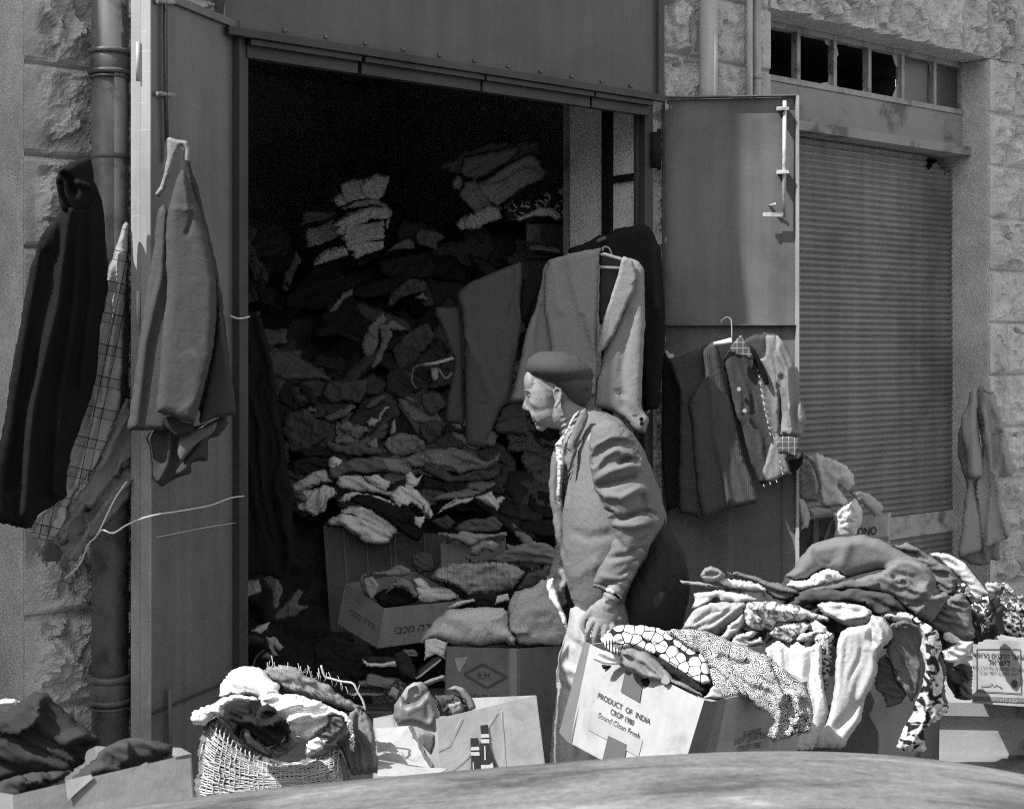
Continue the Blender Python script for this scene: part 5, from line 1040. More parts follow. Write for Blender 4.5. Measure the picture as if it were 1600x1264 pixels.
# ---- cartons and clothes in front of the roller shutter
NB = 'things piled before the roller shutter'
root, qs = carton('dark carton with a pale tape cross before the shutter', [(1249, 815, 5.5), (1303, 808, 5.5), (1310, 805, 5.8), (1256, 812, 5.8)], [(1249, 880, 5.5), (1303, 880, 5.5), (1310, 875, 5.8), (1256, 878, 5.8)], mat('dark_carton', .085, .85, 'card', sc=60), seed=21)
patch('tape', qs[0], [(.40, .0), (.55, 0), (.55, 1), (.40, 1)], mat('dim_tape', .16, .6), root); patch('tape', qs[0], [(.85, .1), (1, .0), (.6, .9), (.5, .9)], mat('dim_tape', .16, .6), root, off=.004)
writing('round_emblem', '\u25CE', qs[0], .47, .75, .5, INK, root)
npx = [(1326, 810, 5.45), (1388, 802, 5.5), (1385, 880, 5.5), (1326, 880, 5.45)]
root, qs = carton('pale milk powder carton with black capitals before the shutter', [npx[0], npx[1], (1392, 800, 5.8), (1332, 806, 5.8)], [npx[3], npx[2], (1390, 875, 5.8), (1332, 878, 5.8)], mat('grey_carton', .33, .85, 'card', sc=60), seed=22)
writing('printed_words', 'NONO', qs[0], .38, .40, .24, INK, root, aspect=.8, bold=.02); writing('printed_words', 'MILK POWDER', qs[0], .62, .57, .16, INKL, root, aspect=.75)
for lab, pts, g, dy in (('pale shirt falling over the left end of the shutter cartons', s2((20, 640), (40, 590), (90, 560), (130, 650), (150, 780), (60, 800), (30, 760)), .30, .03),
    ('pale quilted coat with a hem seam on the shutter cartons', s2((50, 525), (90, 530), (125, 515), (230, 560), (290, 590), (330, 640), (337, 690), (300, 735), (240, 690), (290, 760), (310, 812), (150, 812), (130, 680), (100, 590)), .36, -.04),
    ('grey rolled cloth under the quilted coat', s2((60, 820), (130, 800), (215, 815), (235, 860), (100, 885)), .30, -.02),
    ('large pale cloth drooping over the milk powder carton', s2((210, 850), (290, 800), (340, 770), (385, 830), (380, 890), (340, 975), (220, 985), (225, 900)), .40, -.08),
    ('pale bag end on the right of the milk powder carton', s2((305, 735), (350, 725), (420, 745), (475, 785), (497, 820), (480, 865), (440, 868), (390, 810), (340, 770)), .26, -.03),
    ('pale round bundle at the open door edge', s2((20, 760), (60, 780), (98, 870), (80, 930), (30, 945)), .34, -.06)):
    relief('cloth', pts, 5.42+dy, cloth(g*1.25), T=.07, w=10, cr=.6, wr=[('iso', 0, 13, .014), ('dir', 80, 9, .008)], folds=[('e', s2((125, 520), (150, 640), (165, 810)), 6, .015)] if 'quilted' in lab else (), label=lab, cat='cloth', group=NB)
# ---- the big pile right of the man
root, qs = carton('large dark carton carrying the big pile of clothes', [(1150, 1010, 3.92), (1440, 1015, 4.0), (1470, 985, 4.5), (1150, 985, 4.4)], [(1150, 1290, 3.9), (1435, 1290, 3.98), (1465, 1250, 4.5), (1160, 1250, 4.4)], mat('dark_carton', .085, .85, 'card', sc=60), seed=23)
core = relief('clothes_heap', [(1085, 960), (1120, 930), (1200, 925), (1260, 900), (1340, 880), (1440, 890), (1500, 930), (1560, 930), (1570, 990), (1500, 1010), (1480, 1060), (1200, 1060), (1100, 990)], 4.45, cloth(.05), T=.25, w=40, back=1., wr=[('iso', 0, 30, .02)])
tag(core, 'dark packed inside of the big clothes pile', kind='stuff')
BP = 'clothes in the big pile on the right'
def b_(lab, cat, pts, g, Y, T=.045, w=7, wr=None, kind='cloth', g2=None, sc=45., folds=(), **k):
    return relief(cat if ' ' not in cat else cat.replace(' ', '_'), pts, Y, cloth(g, kind, g2, sc) if not hasattr(g, 'name') else g, T=T, w=w, wr=wr if wr is not None else [('dir', 15, 12, .010, 3)], folds=folds, label=lab, cat=cat, group=BP, **k)
b_('grey garment hem poking out at the top right of the big pile', 'garment', r6((445, 90), (500, 78), (560, 110), (640, 160), (700, 195), (732, 240), (725, 300), (690, 320), (640, 280), (600, 200), (520, 150)), .15, 4.36, folds=[(r6((460, 100), (500, 130), (540, 140)), 5, -.02), ('e', r6((690, 310), (705, 270), (690, 210), (640, 190)), 6, .012)])
b_('pale cloth with a scalloped edge at the top right of the big pile', 'cloth', r6((598, 125), (680, 128), (760, 170), (820, 240), (855, 290), (887, 325), (850, 315), (820, 340), (790, 330), (770, 280), (700, 200), (640, 150)), .52, 4.38, T=.03)
b_('patterned dark cloth below the scalloped one', 'cloth', r6((725, 255), (780, 265), (800, 330), (870, 315), (887, 380), (880, 470), (840, 490), (800, 440), (780, 330), (730, 300)), .05, 4.34, kind='floral', g2=.6, sc=26., cr=.6)
b_('brown felt sleeve hanging on the right side of the big pile', 'garment', r6((690, 318), (750, 300), (785, 350), (800, 450), (808, 500), (740, 520), (690, 490), (640, 470), (600, 440), (650, 380)), .16, 4.28, T=.07, w=14)
b_('fluffy white sock end on the right side of the big pile', 'garment', r6((662, 478), (700, 480), (745, 512), (800, 520), (785, 575), (730, 612), (675, 605), (655, 560), (690, 545), (720, 530), (670, 510)), .6, 4.2, T=.06, w=8)
b_('dim grey garment hanging behind the fluffy white sock', 'garment', r6((560, 600), (650, 560), (680, 640), (672, 720), (690, 830), (640, 860), (600, 700)), .14, 4.25)
b_('mid grey blanket heaped on top of the big pile', 'blanket', r6((-42, 228), (0, 190), (30, 145), (90, 82), (200, 52), (300, 42), (380, 62), (470, 115), (560, 155), (605, 200), (600, 260), (540, 305), (480, 300), (440, 215), (400, 200), (330, 215), (240, 240), (200, 215), (130, 195), (60, 245), (0, 250)), .155, 4.22, T=.10, w=24,
   folds=[('e', r6((130, 195), (80, 120), (60, 105)), 10, -.02), (r6((240, 235), (210, 190), (240, 90)), 10, .01), ('e', r6((240, 240), (400, 195), (480, 160), (540, 150)), 16, .025)], wr=[('dir', 10, 60, .008, 3)], cr=.12)
b_('soft grey folds below the heaped blanket', 'blanket', r6((100, 285), (200, 260), (330, 222), (400, 205), (450, 150), (540, 150), (600, 180), (640, 250), (620, 300), (680, 300), (700, 318), (650, 380), (610, 440), (540, 405), (500, 370), (430, 320), (300, 285)), .165, 4.17, T=.08, w=14,
   folds=[('e', r6((400, 200), (440, 245), (500, 240), (540, 290), (620, 300)), 10, .03), (r6((420, 225), (470, 255), (440, 235)), 4, -.02), ('e', r6((540, 400), (600, 330), (690, 310)), 10, .02), (r6((560, 170), (600, 250), (560, 320)), 8, .02)], wr=[('dir', 15, 22, .012, 4)], cr=.4)
b_('dark grey jacket with a curved seam across the big pile', 'jacket', r5((900, 575), (1000, 490), (1100, 475), (1300, 480), (1420, 470), (1600, 500))+r6((430, 310), (480, 350), (512, 395), (450, 385), (400, 400), (360, 400), (320, 360), (240, 345), (110, 345), (40, 365)), .07, 4.13, T=.06, w=12, folds=[(r5((1000, 610), (1130, 560), (1400, 570), (1500, 590)), 5, .012), (r5((1480, 590), (1540, 640), (1590, 650)), 6, .016)])
b_('dark grey folded garment with wavy edge above the seamed jacket', 'garment', r5((860, 560), (980, 490), (1120, 450), (1300, 420), (1480, 380), (1600, 340), (1600, 500), (1420, 470), (1200, 470), (1080, 490), (960, 560)), .115, 4.16, T=.05, folds=[('e', r5((960, 520), (1200, 470), (1320, 470), (1600, 420)), 8, .016)])
b_('crumpled white cloth showing in the top left of the big pile', 'cloth', r5((890, 450), (920, 405), (1000, 410), (1060, 400), (1100, 360), (1200, 320), (1270, 345), (1325, 385), (1290, 412), (1180, 430), (1060, 465), (990, 490)), .62, 4.18, T=.05, wr=[('iso', 0, 10, .02)])
b_('denim strip running across the left of the big pile', 'garment', r5((440, 348), (520, 345), (640, 372), (730, 410), (860, 440), (985, 492), (930, 540), (870, 555), (790, 540), (740, 500), (700, 440), (600, 400)), .14, 4.14, T=.04, folds=[(r5((720, 430), (850, 480), (960, 500)), 4, .008)])
b_('frayed white roll at the left of the big pile', 'garment', r5((360, 410), (400, 390), (520, 400), (640, 420), (700, 440), (745, 480), (720, 500), (600, 480), (440, 450)), .55, 4.10, T=.06, wr=[('iso', 0, 6, .012)])
b_('padded grey tab pointing left on the big pile', 'garment', r5((250, 365), (280, 322), (330, 303), (400, 328), (445, 372), (400, 400), (350, 415), (280, 408)), .22, 4.08, T=.05, folds=[(r5((285, 350), (330, 325), (400, 355), (380, 390), (290, 390), (285, 350)), 3, .008)])
b_('long thin grey hem at the far left of the big pile', 'garment', r5((103, 405), (130, 410), (260, 420), (370, 450), (560, 480), (580, 495), (400, 482), (240, 455), (130, 430)), .26, 4.12, T=.03, w=4)
b_('pale sheet with a printed letter at the left of the big pile', 'cloth', r5((205, 502), (240, 495), (380, 482), (480, 490), (620, 520), (700, 555), (560, 578), (420, 575), (380, 530), (300, 575), (225, 615), (193, 605), (210, 560)), .46, 4.06, T=.03, w=5, folds=[('e', r5((200, 608), (300, 560), (380, 528)), 8, .016), ('e', r5((380, 530), (430, 575), (600, 570)), 8, .014)])
b_('pale coat sleeve sloping down at the left of the big pile', 'coat', r5((122, 765), (160, 690), (225, 615), (330, 582), (420, 572), (595, 570), (575, 660), (470, 725), (380, 802), (250, 795)), .34, 4.02, T=.08, w=14, folds=[(r5((560, 640), (430, 740), (360, 800)), 6, -.02)], wr=[('dir', -30, 20, .008)])
b_('pale cloth strip between the coat sleeve and the silk', 'cloth', r5((400, 825), (470, 735), (570, 655), (572, 700), (560, 745), (520, 790), (465, 855)), .38, 3.98, T=.04)
b_('patterned silk scarf with pale swirls across the big pile', 'scarf', r5((568, 625), (600, 575), (680, 558), (850, 572), (1000, 602), (1090, 640), (1205, 680), (1210, 715), (1060, 705), (900, 725), (830, 715), (790, 780), (700, 785), (620, 765), (580, 725)), .55, 4.0, kind='floral', g2=.14, sc=30., cr=.6, T=.06, w=8, folds=[('e', r5((600, 620), (700, 610), (900, 640), (1060, 650)), 8, .02), (r5((690, 620), (760, 700), (800, 770)), 6, .02)], wr=[('dir', 20, 11, .018, 3)])
b_('striped and flowered scarf end below the silk scarf', 'scarf', r5((765, 800), (800, 750), (860, 735), (1000, 718), (1065, 738), (1010, 800), (940, 865), (880, 872), (800, 835)), .5, 3.96, kind='floral', g2=.10, sc=34., cr=.6, T=.06, wr=[('dir', 60, 9, .018, 3)])
b_('pale rumpled cloth with soft folds right of the silk scarf', 'cloth', r5((1108, 590), (1150, 563), (1340, 580), (1450, 600), (1515, 632), (1522, 672), (1450, 742), (1350, 752), (1240, 700), (1140, 640)), .42, 4.0, T=.06, w=8, folds=[(r5((1180, 640), (1300, 690), (1420, 680), (1500, 650)), 6, .02)], wr=[('dir', 12, 10, .014)])
b_('white lacy collar lying in the middle of the big pile', 'collar', r5((955, 835), (1000, 800), (1085, 782), (1058, 722), (1100, 703), (1185, 755), (1190, 795), (1100, 800), (1050, 855), (985, 858)), .62, 3.93, T=.05, w=6)
b_('lacy pale cloth peeping out left of the scarf end', 'cloth', r5((478, 862), (520, 812), (640, 780), (672, 800), (610, 850), (700, 818), (732, 875), (640, 900), (540, 900)), .5, 3.95, kind='paisley', g2=.25, sc=70., T=.04)
b_('bright white cloth hanging at the front of the big pile', 'cloth', [(1196, 1012), (1215, 1000), (1232, 1012), (1245, 1002), (1262, 1012), (1282, 1002), (1284, 1035), (1283, 1055), (1290, 1090), (1294, 1112), (1291, 1127), (1272, 1170), (1235, 1172), (1228, 1120), (1205, 1060)], .72, 3.86, T=.04, w=8, wr=[('dir', 85, 22, .010, 4)], cr=.6, lay=0)
b_('swirled print scarf hanging between the white cloth and pale sleeve', 'scarf', r5((1095, 820), (1140, 800), (1190, 780), (1235, 800), (1240, 860), (1210, 900), (1225, 1000), (1215, 1060), (1190, 1180), (1165, 1250), (1150, 1150), (1130, 1000)), .55, 3.9, kind='floral', g2=.05, sc=40., cr=.6, T=.04, wr=[('dir', 88, 8, .014, 4)])
b_('long pale sleeve hanging down the front of the big pile', 'garment', r6((243, 455), (330, 440), (350, 400), (400, 410), (435, 450), (440, 500), (385, 560), (370, 590), (376, 640), (350, 720), (312, 780), (303, 860), (255, 940), (220, 992), (85, 990), (148, 872), (185, 720), (188, 620), (198, 520), (215, 475)), .46, 3.80, T=.07, w=14, folds=[(r6((380, 555), (340, 500), (350, 450)), 6, -.02), (r6((200, 900), (250, 850), (290, 800)), 8, -.014), ('e', r6((350, 405), (395, 480), (385, 560)), 8, .02)], wr=[('dir', 105, 30, .010, 3)], cr=.45)
b_('dark ribbed cloth with a beaded edge hanging on the big pile', 'cloth', r6((425, 440), (500, 418), (560, 450), (576, 500), (570, 560), (565, 650), (560, 730), (530, 790), (505, 745), (455, 690), (445, 620), (410, 565), (430, 520)), .13, 3.84, T=.06, w=10, wr=[('dir', 60, 7, .006, 8)])
b_('dim brown cloth hanging below the ribbed cloth', 'cloth', r6((375, 600), (410, 570), (445, 620), (460, 690), (505, 750), (480, 790), (415, 812), (400, 760), (360, 720)), .10, 3.86, T=.04)
b_('black and white flowered dress hanging down the right of the big pile', 'dress', r6((388, 402), (430, 380), (510, 388), (575, 430), (645, 472), (662, 540), (640, 600), (660, 640), (665, 700), (660, 760), (686, 820), (645, 868), (580, 905), (592, 1012), (455, 1000), (480, 920), (530, 830), (545, 780), (572, 700), (585, 640), (565, 560), (575, 500), (555, 450), (500, 425), (430, 430)), .62, 3.78, kind='floral', g2=.02, sc=17., cr=.45, T=.05, w=8, folds=[(r6((560, 440), (620, 520), (600, 640), (620, 850)), 6, .02), ('e', r6((600, 560), (610, 700), (590, 860), (520, 1000)), 9, .02)], wr=[('dir', 95, 13, .014, 4)])
# right of the pile
for lab, pts, g, Y, kind, g2 in (('pale cloth on the small pile at the right edge', r6((848, 255), (900, 255), (925, 285), (890, 310), (860, 300)), .4, 4.9, 'cloth', None),
    ('dark patterned clothes on the small pile at the right edge', r6((880, 300), (905, 260), (940, 255), (1000, 310), (1060, 340), (1060, 420), (960, 400), (900, 390)), .12, 4.92, 'floral', .5),
    ('black and white striped cloth at the right edge behind the notice carton', r6((885, 360), (940, 350), (1010, 345), (1080, 380), (1080, 500), (960, 500), (900, 480), (880, 420)), .45, 4.88, 'floral', .03),
    ('flowered cloth between the big pile and the notice carton', r6((795, 345), (840, 340), (880, 400), (878, 470), (830, 492), (802, 450)), .5, 4.7, 'floral', .06),
    ('dim grey jacket in the shadow left of the notice carton', r6((670, 620), (760, 600), (800, 640), (790, 780), (720, 770), (680, 700)), .09, 4.75, 'cloth', None),
    ('grey cloth on the step behind the dim jacket', r6((730, 700), (790, 690), (800, 775), (740, 775)), .16, 4.7, 'cloth', None)):
    relief('garment', pts, Y, cloth(g, kind, g2, 30.), T=.06, w=9, wr=[('dir', 40, 10, .016, 3)], label=lab, cat='garment')
npx = [(1521, 998, 4.82), (1660, 1005, 4.72), (1662, 1108, 4.72), (1519, 1098, 4.82)]
CNT = mat('notice_carton', .40, .85, 'card', bump=.2, bs=.001, sc=60, var=.06)
root, qs = carton('pale carton with a framed Hebrew notice on the concrete platform', [npx[0], npx[1], (1690, 990, 5.1), (1552, 984, 5.2)], [npx[3], npx[2], (1690, 1085, 5.1), (1552, 1080, 5.2)], CNT, seed=31)
fr_ = ST(npx, r6((815, 550), (1010, 552), (1010, 745), (815, 738)))
for a, c in zip(fr_, fr_[1:]+fr_[:1]):
    if abs(a[0]-c[0]) > abs(a[1]-c[1]): pp = [(a[0], a[1]-.006), (c[0], c[1]-.006), (c[0], c[1]+.006), (a[0], a[1]+.006)]
    else: pp = [(a[0]-.004, a[1]), (a[0]+.004, a[1]), (c[0]+.004, c[1]), (c[0]-.004, c[1])]
    patch('notice_frame', qs[0], pp, INKL, root)
heb = lambda s: s[::-1]
(s0, t0), = ST(npx, r6((912, 592))); writing('printed_words', heb('בהכשר הרבנים הראשיים'), qs[0], s0, t0, .115, INK, root, aspect=.78, bold=.01)
(s0, t0), = ST(npx, r6((915, 622))); writing('printed_words', heb('לישראל'), qs[0], s0, t0, .13, INK, root, aspect=.8, bold=.01)
(s0, t0), = ST(npx, r6((912, 643))); writing('printed_words', heb('המוצרים הנמצאים על הרב משה'), qs[0], s0, t0, .075, INKL, root, aspect=.85)
(s0, t0), = ST(npx, r6((912, 665))); writing('printed_words', heb('הרב הראשי לתל אביב'), qs[0], s0, t0, .075, INKL, root, aspect=.85)
MB().tube([on_quad(qs[0], *p)+Vector((0, -.004, 0)) for p in ST(npx, r6((830, 715), (870, 712), (880, 700), (885, 715), (900, 708), (925, 722)))], .0012, 4).build('signature', INK, root)
(s0, t0), = ST(npx, r6((982, 702))); patch('round_stamp', qs[0], [(s0+.035*math.cos(a), t0+.06*math.sin(a)) for a in [k*math.pi/8 for k in range(16)]], INKL, root)
bb = ST(npx, r6((797, 760), (1150, 768), (1150, 786), (797, 778))); patch('printed_band', qs[0], bb, mat('band_ink', .15, .8), root)
(s0, t0), = ST(npx, r6((935, 782))); writing('printed_words', '201x12 x30', qs[0], s0, t0, .085, CBL, root, aspect=.9, off=.0045)

# ---- the India carton
ipx = [(922, 1006, 3.60), (1106, 1097, 3.25), (1071, 1258, 3.18), (890, 1160, 3.52)]
jpx = [ipx[1], (1262, 1064, 3.66), (1238, 1222, 3.6), ipx[2]]
root, qs = carton('tilted pale carton lettered as a product of India', [ipx[0], ipx[1], jpx[1], (1085, 985, 4.0)], [ipx[3], ipx[2], jpx[2], (1055, 1140, 3.95)], CBL, seed=33, bend=.003)
for o in [c for c in C.objects if c.parent == root and c.name.startswith('side_panel')][1:2]: o.data.materials.clear(); o.data.materials.append(mat('shaded_side_carton', .30, .85, 'card', sc=60))  # right side gets a darker copy of the carton colour for its shade
def wr_(txt, quad, Q_, a, b_pt, size, ink=INK, bold=.02):
    (s0, t0), (s1, t1) = ST(quad, [a, b_pt]); n = len(txt)
    o = writing('printed_words', txt, Q_, 0, 0, size, ink, root, bold=bold)
    return o
def line_(txt, quad, Q_, a, b_pt, size, ink=INK, bold=.004):
    """a line of writing running from point a to point b_pt (baseline)"""
    (s0, t0), (s1, t1) = ST(quad, [a, b_pt])
    w_ = ((Q_[1]-Q_[0]).length+(Q_[2]-Q_[3]).length)/2; h__ = ((Q_[3]-Q_[0]).length+(Q_[2]-Q_[1]).length)/2
    cu = bpy.data.curves.new('m', 'FONT'); cu.body = txt; t = bpy.data.objects.new('m', cu); C.objects.link(t); bpy.context.view_layer.update(); L = max(t.dimensions.x, .1); bpy.data.objects.remove(t)
    return writing('printed_words', txt, Q_, (s0+s1)/2, (t0+t1)/2, size, ink, root, aspect=(s1-s0)*w_/(L*size*h__), bold=bold)
line_('PRODUCT  OF  INDIA', ipx, qs[0], *r4((282, 548), (586, 705)), .078, bold=.008)
line_('CROP 1980', ipx, qs[0], *r4((358, 645), (495, 708)), .078, bold=.008)
line_('Sound Clean Fresh', ipx, qs[0], *r4((288, 662), (530, 785)), .078, bold=.008)
TAPE = mat('brown_tape', .085, .45, 'plain', spec=.5)
patch('tape', qs[0], ST(ipx, r4((447, 395), (552, 430), (530, 580), (420, 520))), TAPE, root)
patch('tape', qs[0], ST(ipx, r4((350, 765), (462, 815), (440, 930), (318, 900))), TAPE, root)
patch('worn_label', qs[0], ST(ipx, r4((245, 620), (400, 700), (550, 790), (525, 880), (225, 730))), mat('worn_label', .29, .85, 'card', sc=60), root, off=.0026)
patch('edge_tape', qs[1], ST(jpx, r4((870, 555), (940, 572), (868, 862), (800, 900), (780, 870))), TAPE, root)
patch('edge_tape', qs[1], [(0, .0), (.16, .0), (.16, 1), (0, 1)], mat('dim_tape2', .16, .6), root, off=.0026)
line_('X-GRADE', jpx, qs[1], *r4((1065, 770), (1165, 755)), .075, INK); line_('LIGHT QUARTERS', jpx, qs[1], *r4((1018, 812), (1192, 785)), .085, INK); line_('CROP 1980', jpx, qs[1], *r4((1030, 858), (1157, 840)), .09, INK)
a = [P(919, 1004, 3.62), P(925, 1006, 3.60), P(893, 1162, 3.51), P(880, 1147, 3.56)]; c = [p+Vector((-.01, .02, 0)) for p in a]
MB().hexa(a+c).build('side_flap', CB, root)
MB().tube([on_quad(qs[0], .98, .04)+Vector((0, -.004, 0)), on_quad(qs[0], 1.0, .5)+Vector((0, -.004, 0)), on_quad(qs[0], 1.0, .98)+Vector((0, -.004, 0))], .004, 6).build('worn_edge', TAPE, root)
IG = 'clothes spilling out of the India carton'
def i_(lab, cat, pts, g, Y, **k): return relief(cat, pts, Y, g if hasattr(g, 'name') else cloth(g), T=k.pop('T', .05), w=k.pop('w', 8), wr=k.pop('wr', [('dir', 25, 12, .010, 3)]), label=lab, cat=cat, group=IG, **k)
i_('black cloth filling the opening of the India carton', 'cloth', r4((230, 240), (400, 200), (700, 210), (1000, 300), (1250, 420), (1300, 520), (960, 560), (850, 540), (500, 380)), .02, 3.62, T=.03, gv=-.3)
i_('small brown paisley printed cloth spilling over the right of the India carton', 'cloth', r4((640, 168), (700, 152), (860, 162), (960, 195), (1040, 232), (1140, 268), (1240, 308), (1300, 358), (1390, 432), (1455, 492), (1478, 535), (1492, 620), (1478, 742), (1400, 748), (1330, 782), (1268, 798), (1232, 768), (1242, 722), (1272, 680), (1250, 640), (1165, 602), (1130, 545), (1070, 532), (980, 548), (950, 500), (910, 470), (900, 380), (860, 300), (760, 240)), cloth(.5, 'paisley', .03, 62.), 3.42, T=.08, w=16, gv=-.08, rnd=1, folds=[(r4((1240, 310), (1290, 420), (1330, 500)), 5, -.025), (r4((1300, 540), (1300, 650), (1270, 780)), 6, .03), (r4((970, 310), (1060, 350), (1120, 350)), 4, -.014), ('e', r4((1280, 520), (1400, 520), (1480, 540)), 9, .025), (r4((1400, 560), (1420, 640), (1380, 740)), 6, .03)], wr=[('dir', 40, 24, .014, 3)])
i_('dark cloth with large white dots draped over the India carton', 'cloth', r4((285, 215), (320, 172), (375, 140), (440, 130), (560, 143), (640, 165), (740, 205), (830, 248), (885, 285), (900, 340), (918, 462), (870, 475), (800, 440), (730, 400), (650, 345), (560, 290), (480, 262), (400, 262), (372, 292), (330, 262)), cloth(.72, 'dots', .02, 36.), 3.46, T=.07, w=14, gv=-.18, folds=[(r4((330, 240), (420, 190), (560, 200), (700, 260)), 7, .012)], wr=[('dir', 30, 22, .010, 3)])
i_('black and white zebra lining curling at the corner of the India carton', 'lining', r4((300, 225), (340, 215), (370, 260), (400, 275), (402, 308), (350, 290), (310, 262)), cloth(.6, 'stripe', .03, 130.), 3.44, T=.02, w=3)
i_('white cardboard tongue over the corner of the India carton', 'cardboard', r4((265, 263), (330, 285), (405, 305), (406, 352), (300, 358), (243, 322)), .75, 3.47, T=.012, w=3)
i_('black piece standing in for the gap under the white tongue', 'tape', r4((288, 355), (400, 352), (385, 372), (300, 386)), .015, 3.52, T=.006, w=2)  # solid black piece painted as a dark gap
i_('grey twisted scarf tied along the rim of the India carton', 'scarf', r4((400, 268), (450, 266), (530, 285), (600, 325), (670, 390), (690, 425), (780, 470), (862, 525), (872, 545), (780, 510), (690, 468), (650, 466), (610, 445), (530, 430), (440, 385), (408, 350)), .20, 3.40, T=.05, w=9, folds=[(r4((420, 290), (540, 340), (650, 440)), 4, .014), (r4((480, 300), (560, 400)), 4, -.012)], gv=-.1)
i_('dark folded cloth edge under the dotted cloth', 'cloth', r4((610, 350), (650, 335), (720, 380), (830, 450), (890, 500), (870, 530), (760, 470), (690, 420), (650, 380)), .03, 3.38, T=.02, w=4)
i_('black knotted ends hanging from the twisted scarf', 'ribbon', r4((510, 440), (560, 430), (625, 450), (600, 490), (572, 540), (555, 500), (525, 480)), .015, 3.42, T=.02, w=4)
MB().tube([P(*r4((655, 445))[0], 3.36), P(*r4((655, 445))[0], 3.345)], [.012, .010], 12).build('scarf_knot', cloth(.3), bpy.data.objects[-1] if False else None)
tag(bpy.data.objects['scarf_knot'], 'round pale knob on the twisted scarf', 'button')
i_('small pale cuff curling at the front corner of the India carton', 'cloth', r4((870, 545), (905, 500), (925, 478), (962, 492), (985, 545), (930, 552)), .42, 3.30, T=.03, w=5)

# ---- bottle carton with sandals
bpx = [(682, 1123, 3.32), (838, 1086, 3.42), (856, 1230, 3.36), (690, 1240, 3.28)]
BC = mat('pale_bottle_carton', .36, .85, 'card', bump=.4, bs=.002, sc=60, var=.08)
root, qs = carton('torn open drinks carton printed with two dark bottles', [bpx[0], bpx[1], (738, 1090, 3.75), (583, 1122, 3.7)], [bpx[3], bpx[2], (745, 1215, 3.7), (583, 1240, 3.65)], BC, seed=41, walls=(0, 1, 2), bend=.003)
bt = lambda *p: ST(bpx, r3(*p))
patch('printed_bottle', qs[0], bt((690, 602), (738, 598), (740, 665), (745, 720), (760, 830), (690, 830), (692, 715), (690, 660)), INK, root)
patch('printed_bottle', qs[0], bt((752, 525), (798, 517), (802, 620), (815, 680), (850, 760), (868, 830), (750, 830), (748, 700), (756, 620)), INK, root)
for p in (((691, 655), (739, 648), (740, 668), (691, 674)), ((691, 684), (740, 678), (741, 700), (691, 704)), ((753, 575), (800, 570), (801, 590), (753, 596)), ((754, 604), (801, 600), (802, 622), (754, 627)), ((748, 752), (800, 745), (816, 730), (822, 755), (796, 778), (750, 782))):
    patch('printed_label', qs[0], bt(*p), mat('bottle_label', .55, .8), root, off=.0042)
for p in (((770, 640), (777, 640), (778, 720), (770, 722)), ((700, 740), (705, 740), (707, 800), (700, 800))): patch('printed_glint', qs[0], bt(*p), mat('bottle_label', .55, .8), root, off=.0042)
for k_, ps in enumerate((((640, 480), (600, 560), (560, 650), (470, 700)), ((860, 440), (800, 520), (750, 620), (640, 740), (560, 815)), ((885, 432), (892, 560), (890, 690), (900, 800)))):
    MB().tube([on_quad(qs[0], *s)+Vector((0, -.003, 0)) for s in bt(*ps)], .0006, 4).build('crease', mat('white_crease', .42, .9, 'card'), root, True)
a = [P(u, v, Y) for (u, v), Y in zip(r3((105, 552), (322, 538), (460, 800), (120, 745)), (3.36, 3.34, 3.24, 3.24))]; c = [p+Vector((0, .006, 0)) for p in a]
MB().hexa(a+c).build('front_flap', BC, root)
rg_ = random.Random(5); pp = [r3((322+138*k/12+rg_.uniform(-6, 6), 538+262*k/12+rg_.uniform(-5, 5)))[0] for k in range(13)]
MB().tube([P(u, v, 3.34-.1*k/12) for k, (u, v) in enumerate(pp)], .006, 5).build('torn_edge', mat('torn_edge', .1, .9), root)
a = [P(u, v, Y) for (u, v), Y in zip(r3((120, 752), (370, 792), (560, 800), (470, 850), (120, 850)), (3.2, 3.18, 3.16, 3.1, 3.1))]; c = [p+Vector((0, .01, -.004)) for p in a]
n = len(a); mesh_obj('ground_flap', a+c, [tuple(range(n)), tuple(range(n, 2*n))[::-1]]+[(i, n+i, n+(i+1) % n, (i+1) % n) for i in range(n)], BC, root)
a = [P(u, v, Y) for (u, v), Y in zip(r3((95, 492), (215, 480), (240, 600), (110, 600)), (3.66, 3.66, 3.6, 3.6))]; c = [p+Vector((0, .006, 0)) for p in a]
MB().hexa(a+c).build('back_panel', CBM, root)
LEA = mat('worn_leather', .17, .5, 'rust', bump=.3, bs=.002, spec=.5, sc=20)
root = empty('leather_slipper', 'large worn leather slipper sticking up out of the bottle carton', 'slipper', loc=P(650, 1110, 3.5))
relief('upper', r3((218, 480), (222, 410), (262, 345), (310, 400), (370, 370), (440, 310), (480, 380), (506, 470), (482, 582), (420, 562), (350, 535), (250, 540)), 3.46, LEA, T=.09, w=18, parent=root, folds=[('e', r3((290, 430), (370, 370), (450, 310)), 8, .012), (r3((440, 480), (430, 400)), 6, -.006)], wr=[('iso', 0, 40, .004)], cr=.1, lay=0)
relief('insole', r3((262, 350), (300, 290), (345, 262), (395, 258), (440, 305), (400, 350), (340, 385), (290, 390)), 3.53, mat('insole_leather', .27, .7, 'rust'), T=.03, w=6, parent=root, wr=[], lay=0, folds=[(r3((300, 380), (310, 300), (370, 275), (410, 330)), 3, .01)])
relief('heel_piece', r3((375, 590), (400, 560), (480, 590), (478, 660), (455, 720), (400, 650)), 3.4, LEA, T=.03, w=5, parent=root, wr=[], lay=0)
root = empty('sandal', 'dark worn sandal lying behind the leather slipper', 'sandal', loc=P(720, 1100, 3.55))
relief('sole', r3((550, 305), (600, 284), (660, 300), (710, 360), (740, 425), (700, 445), (665, 380), (610, 320)), 3.55, cloth(.20), T=.04, w=5, parent=root, wr=[], lay=0)
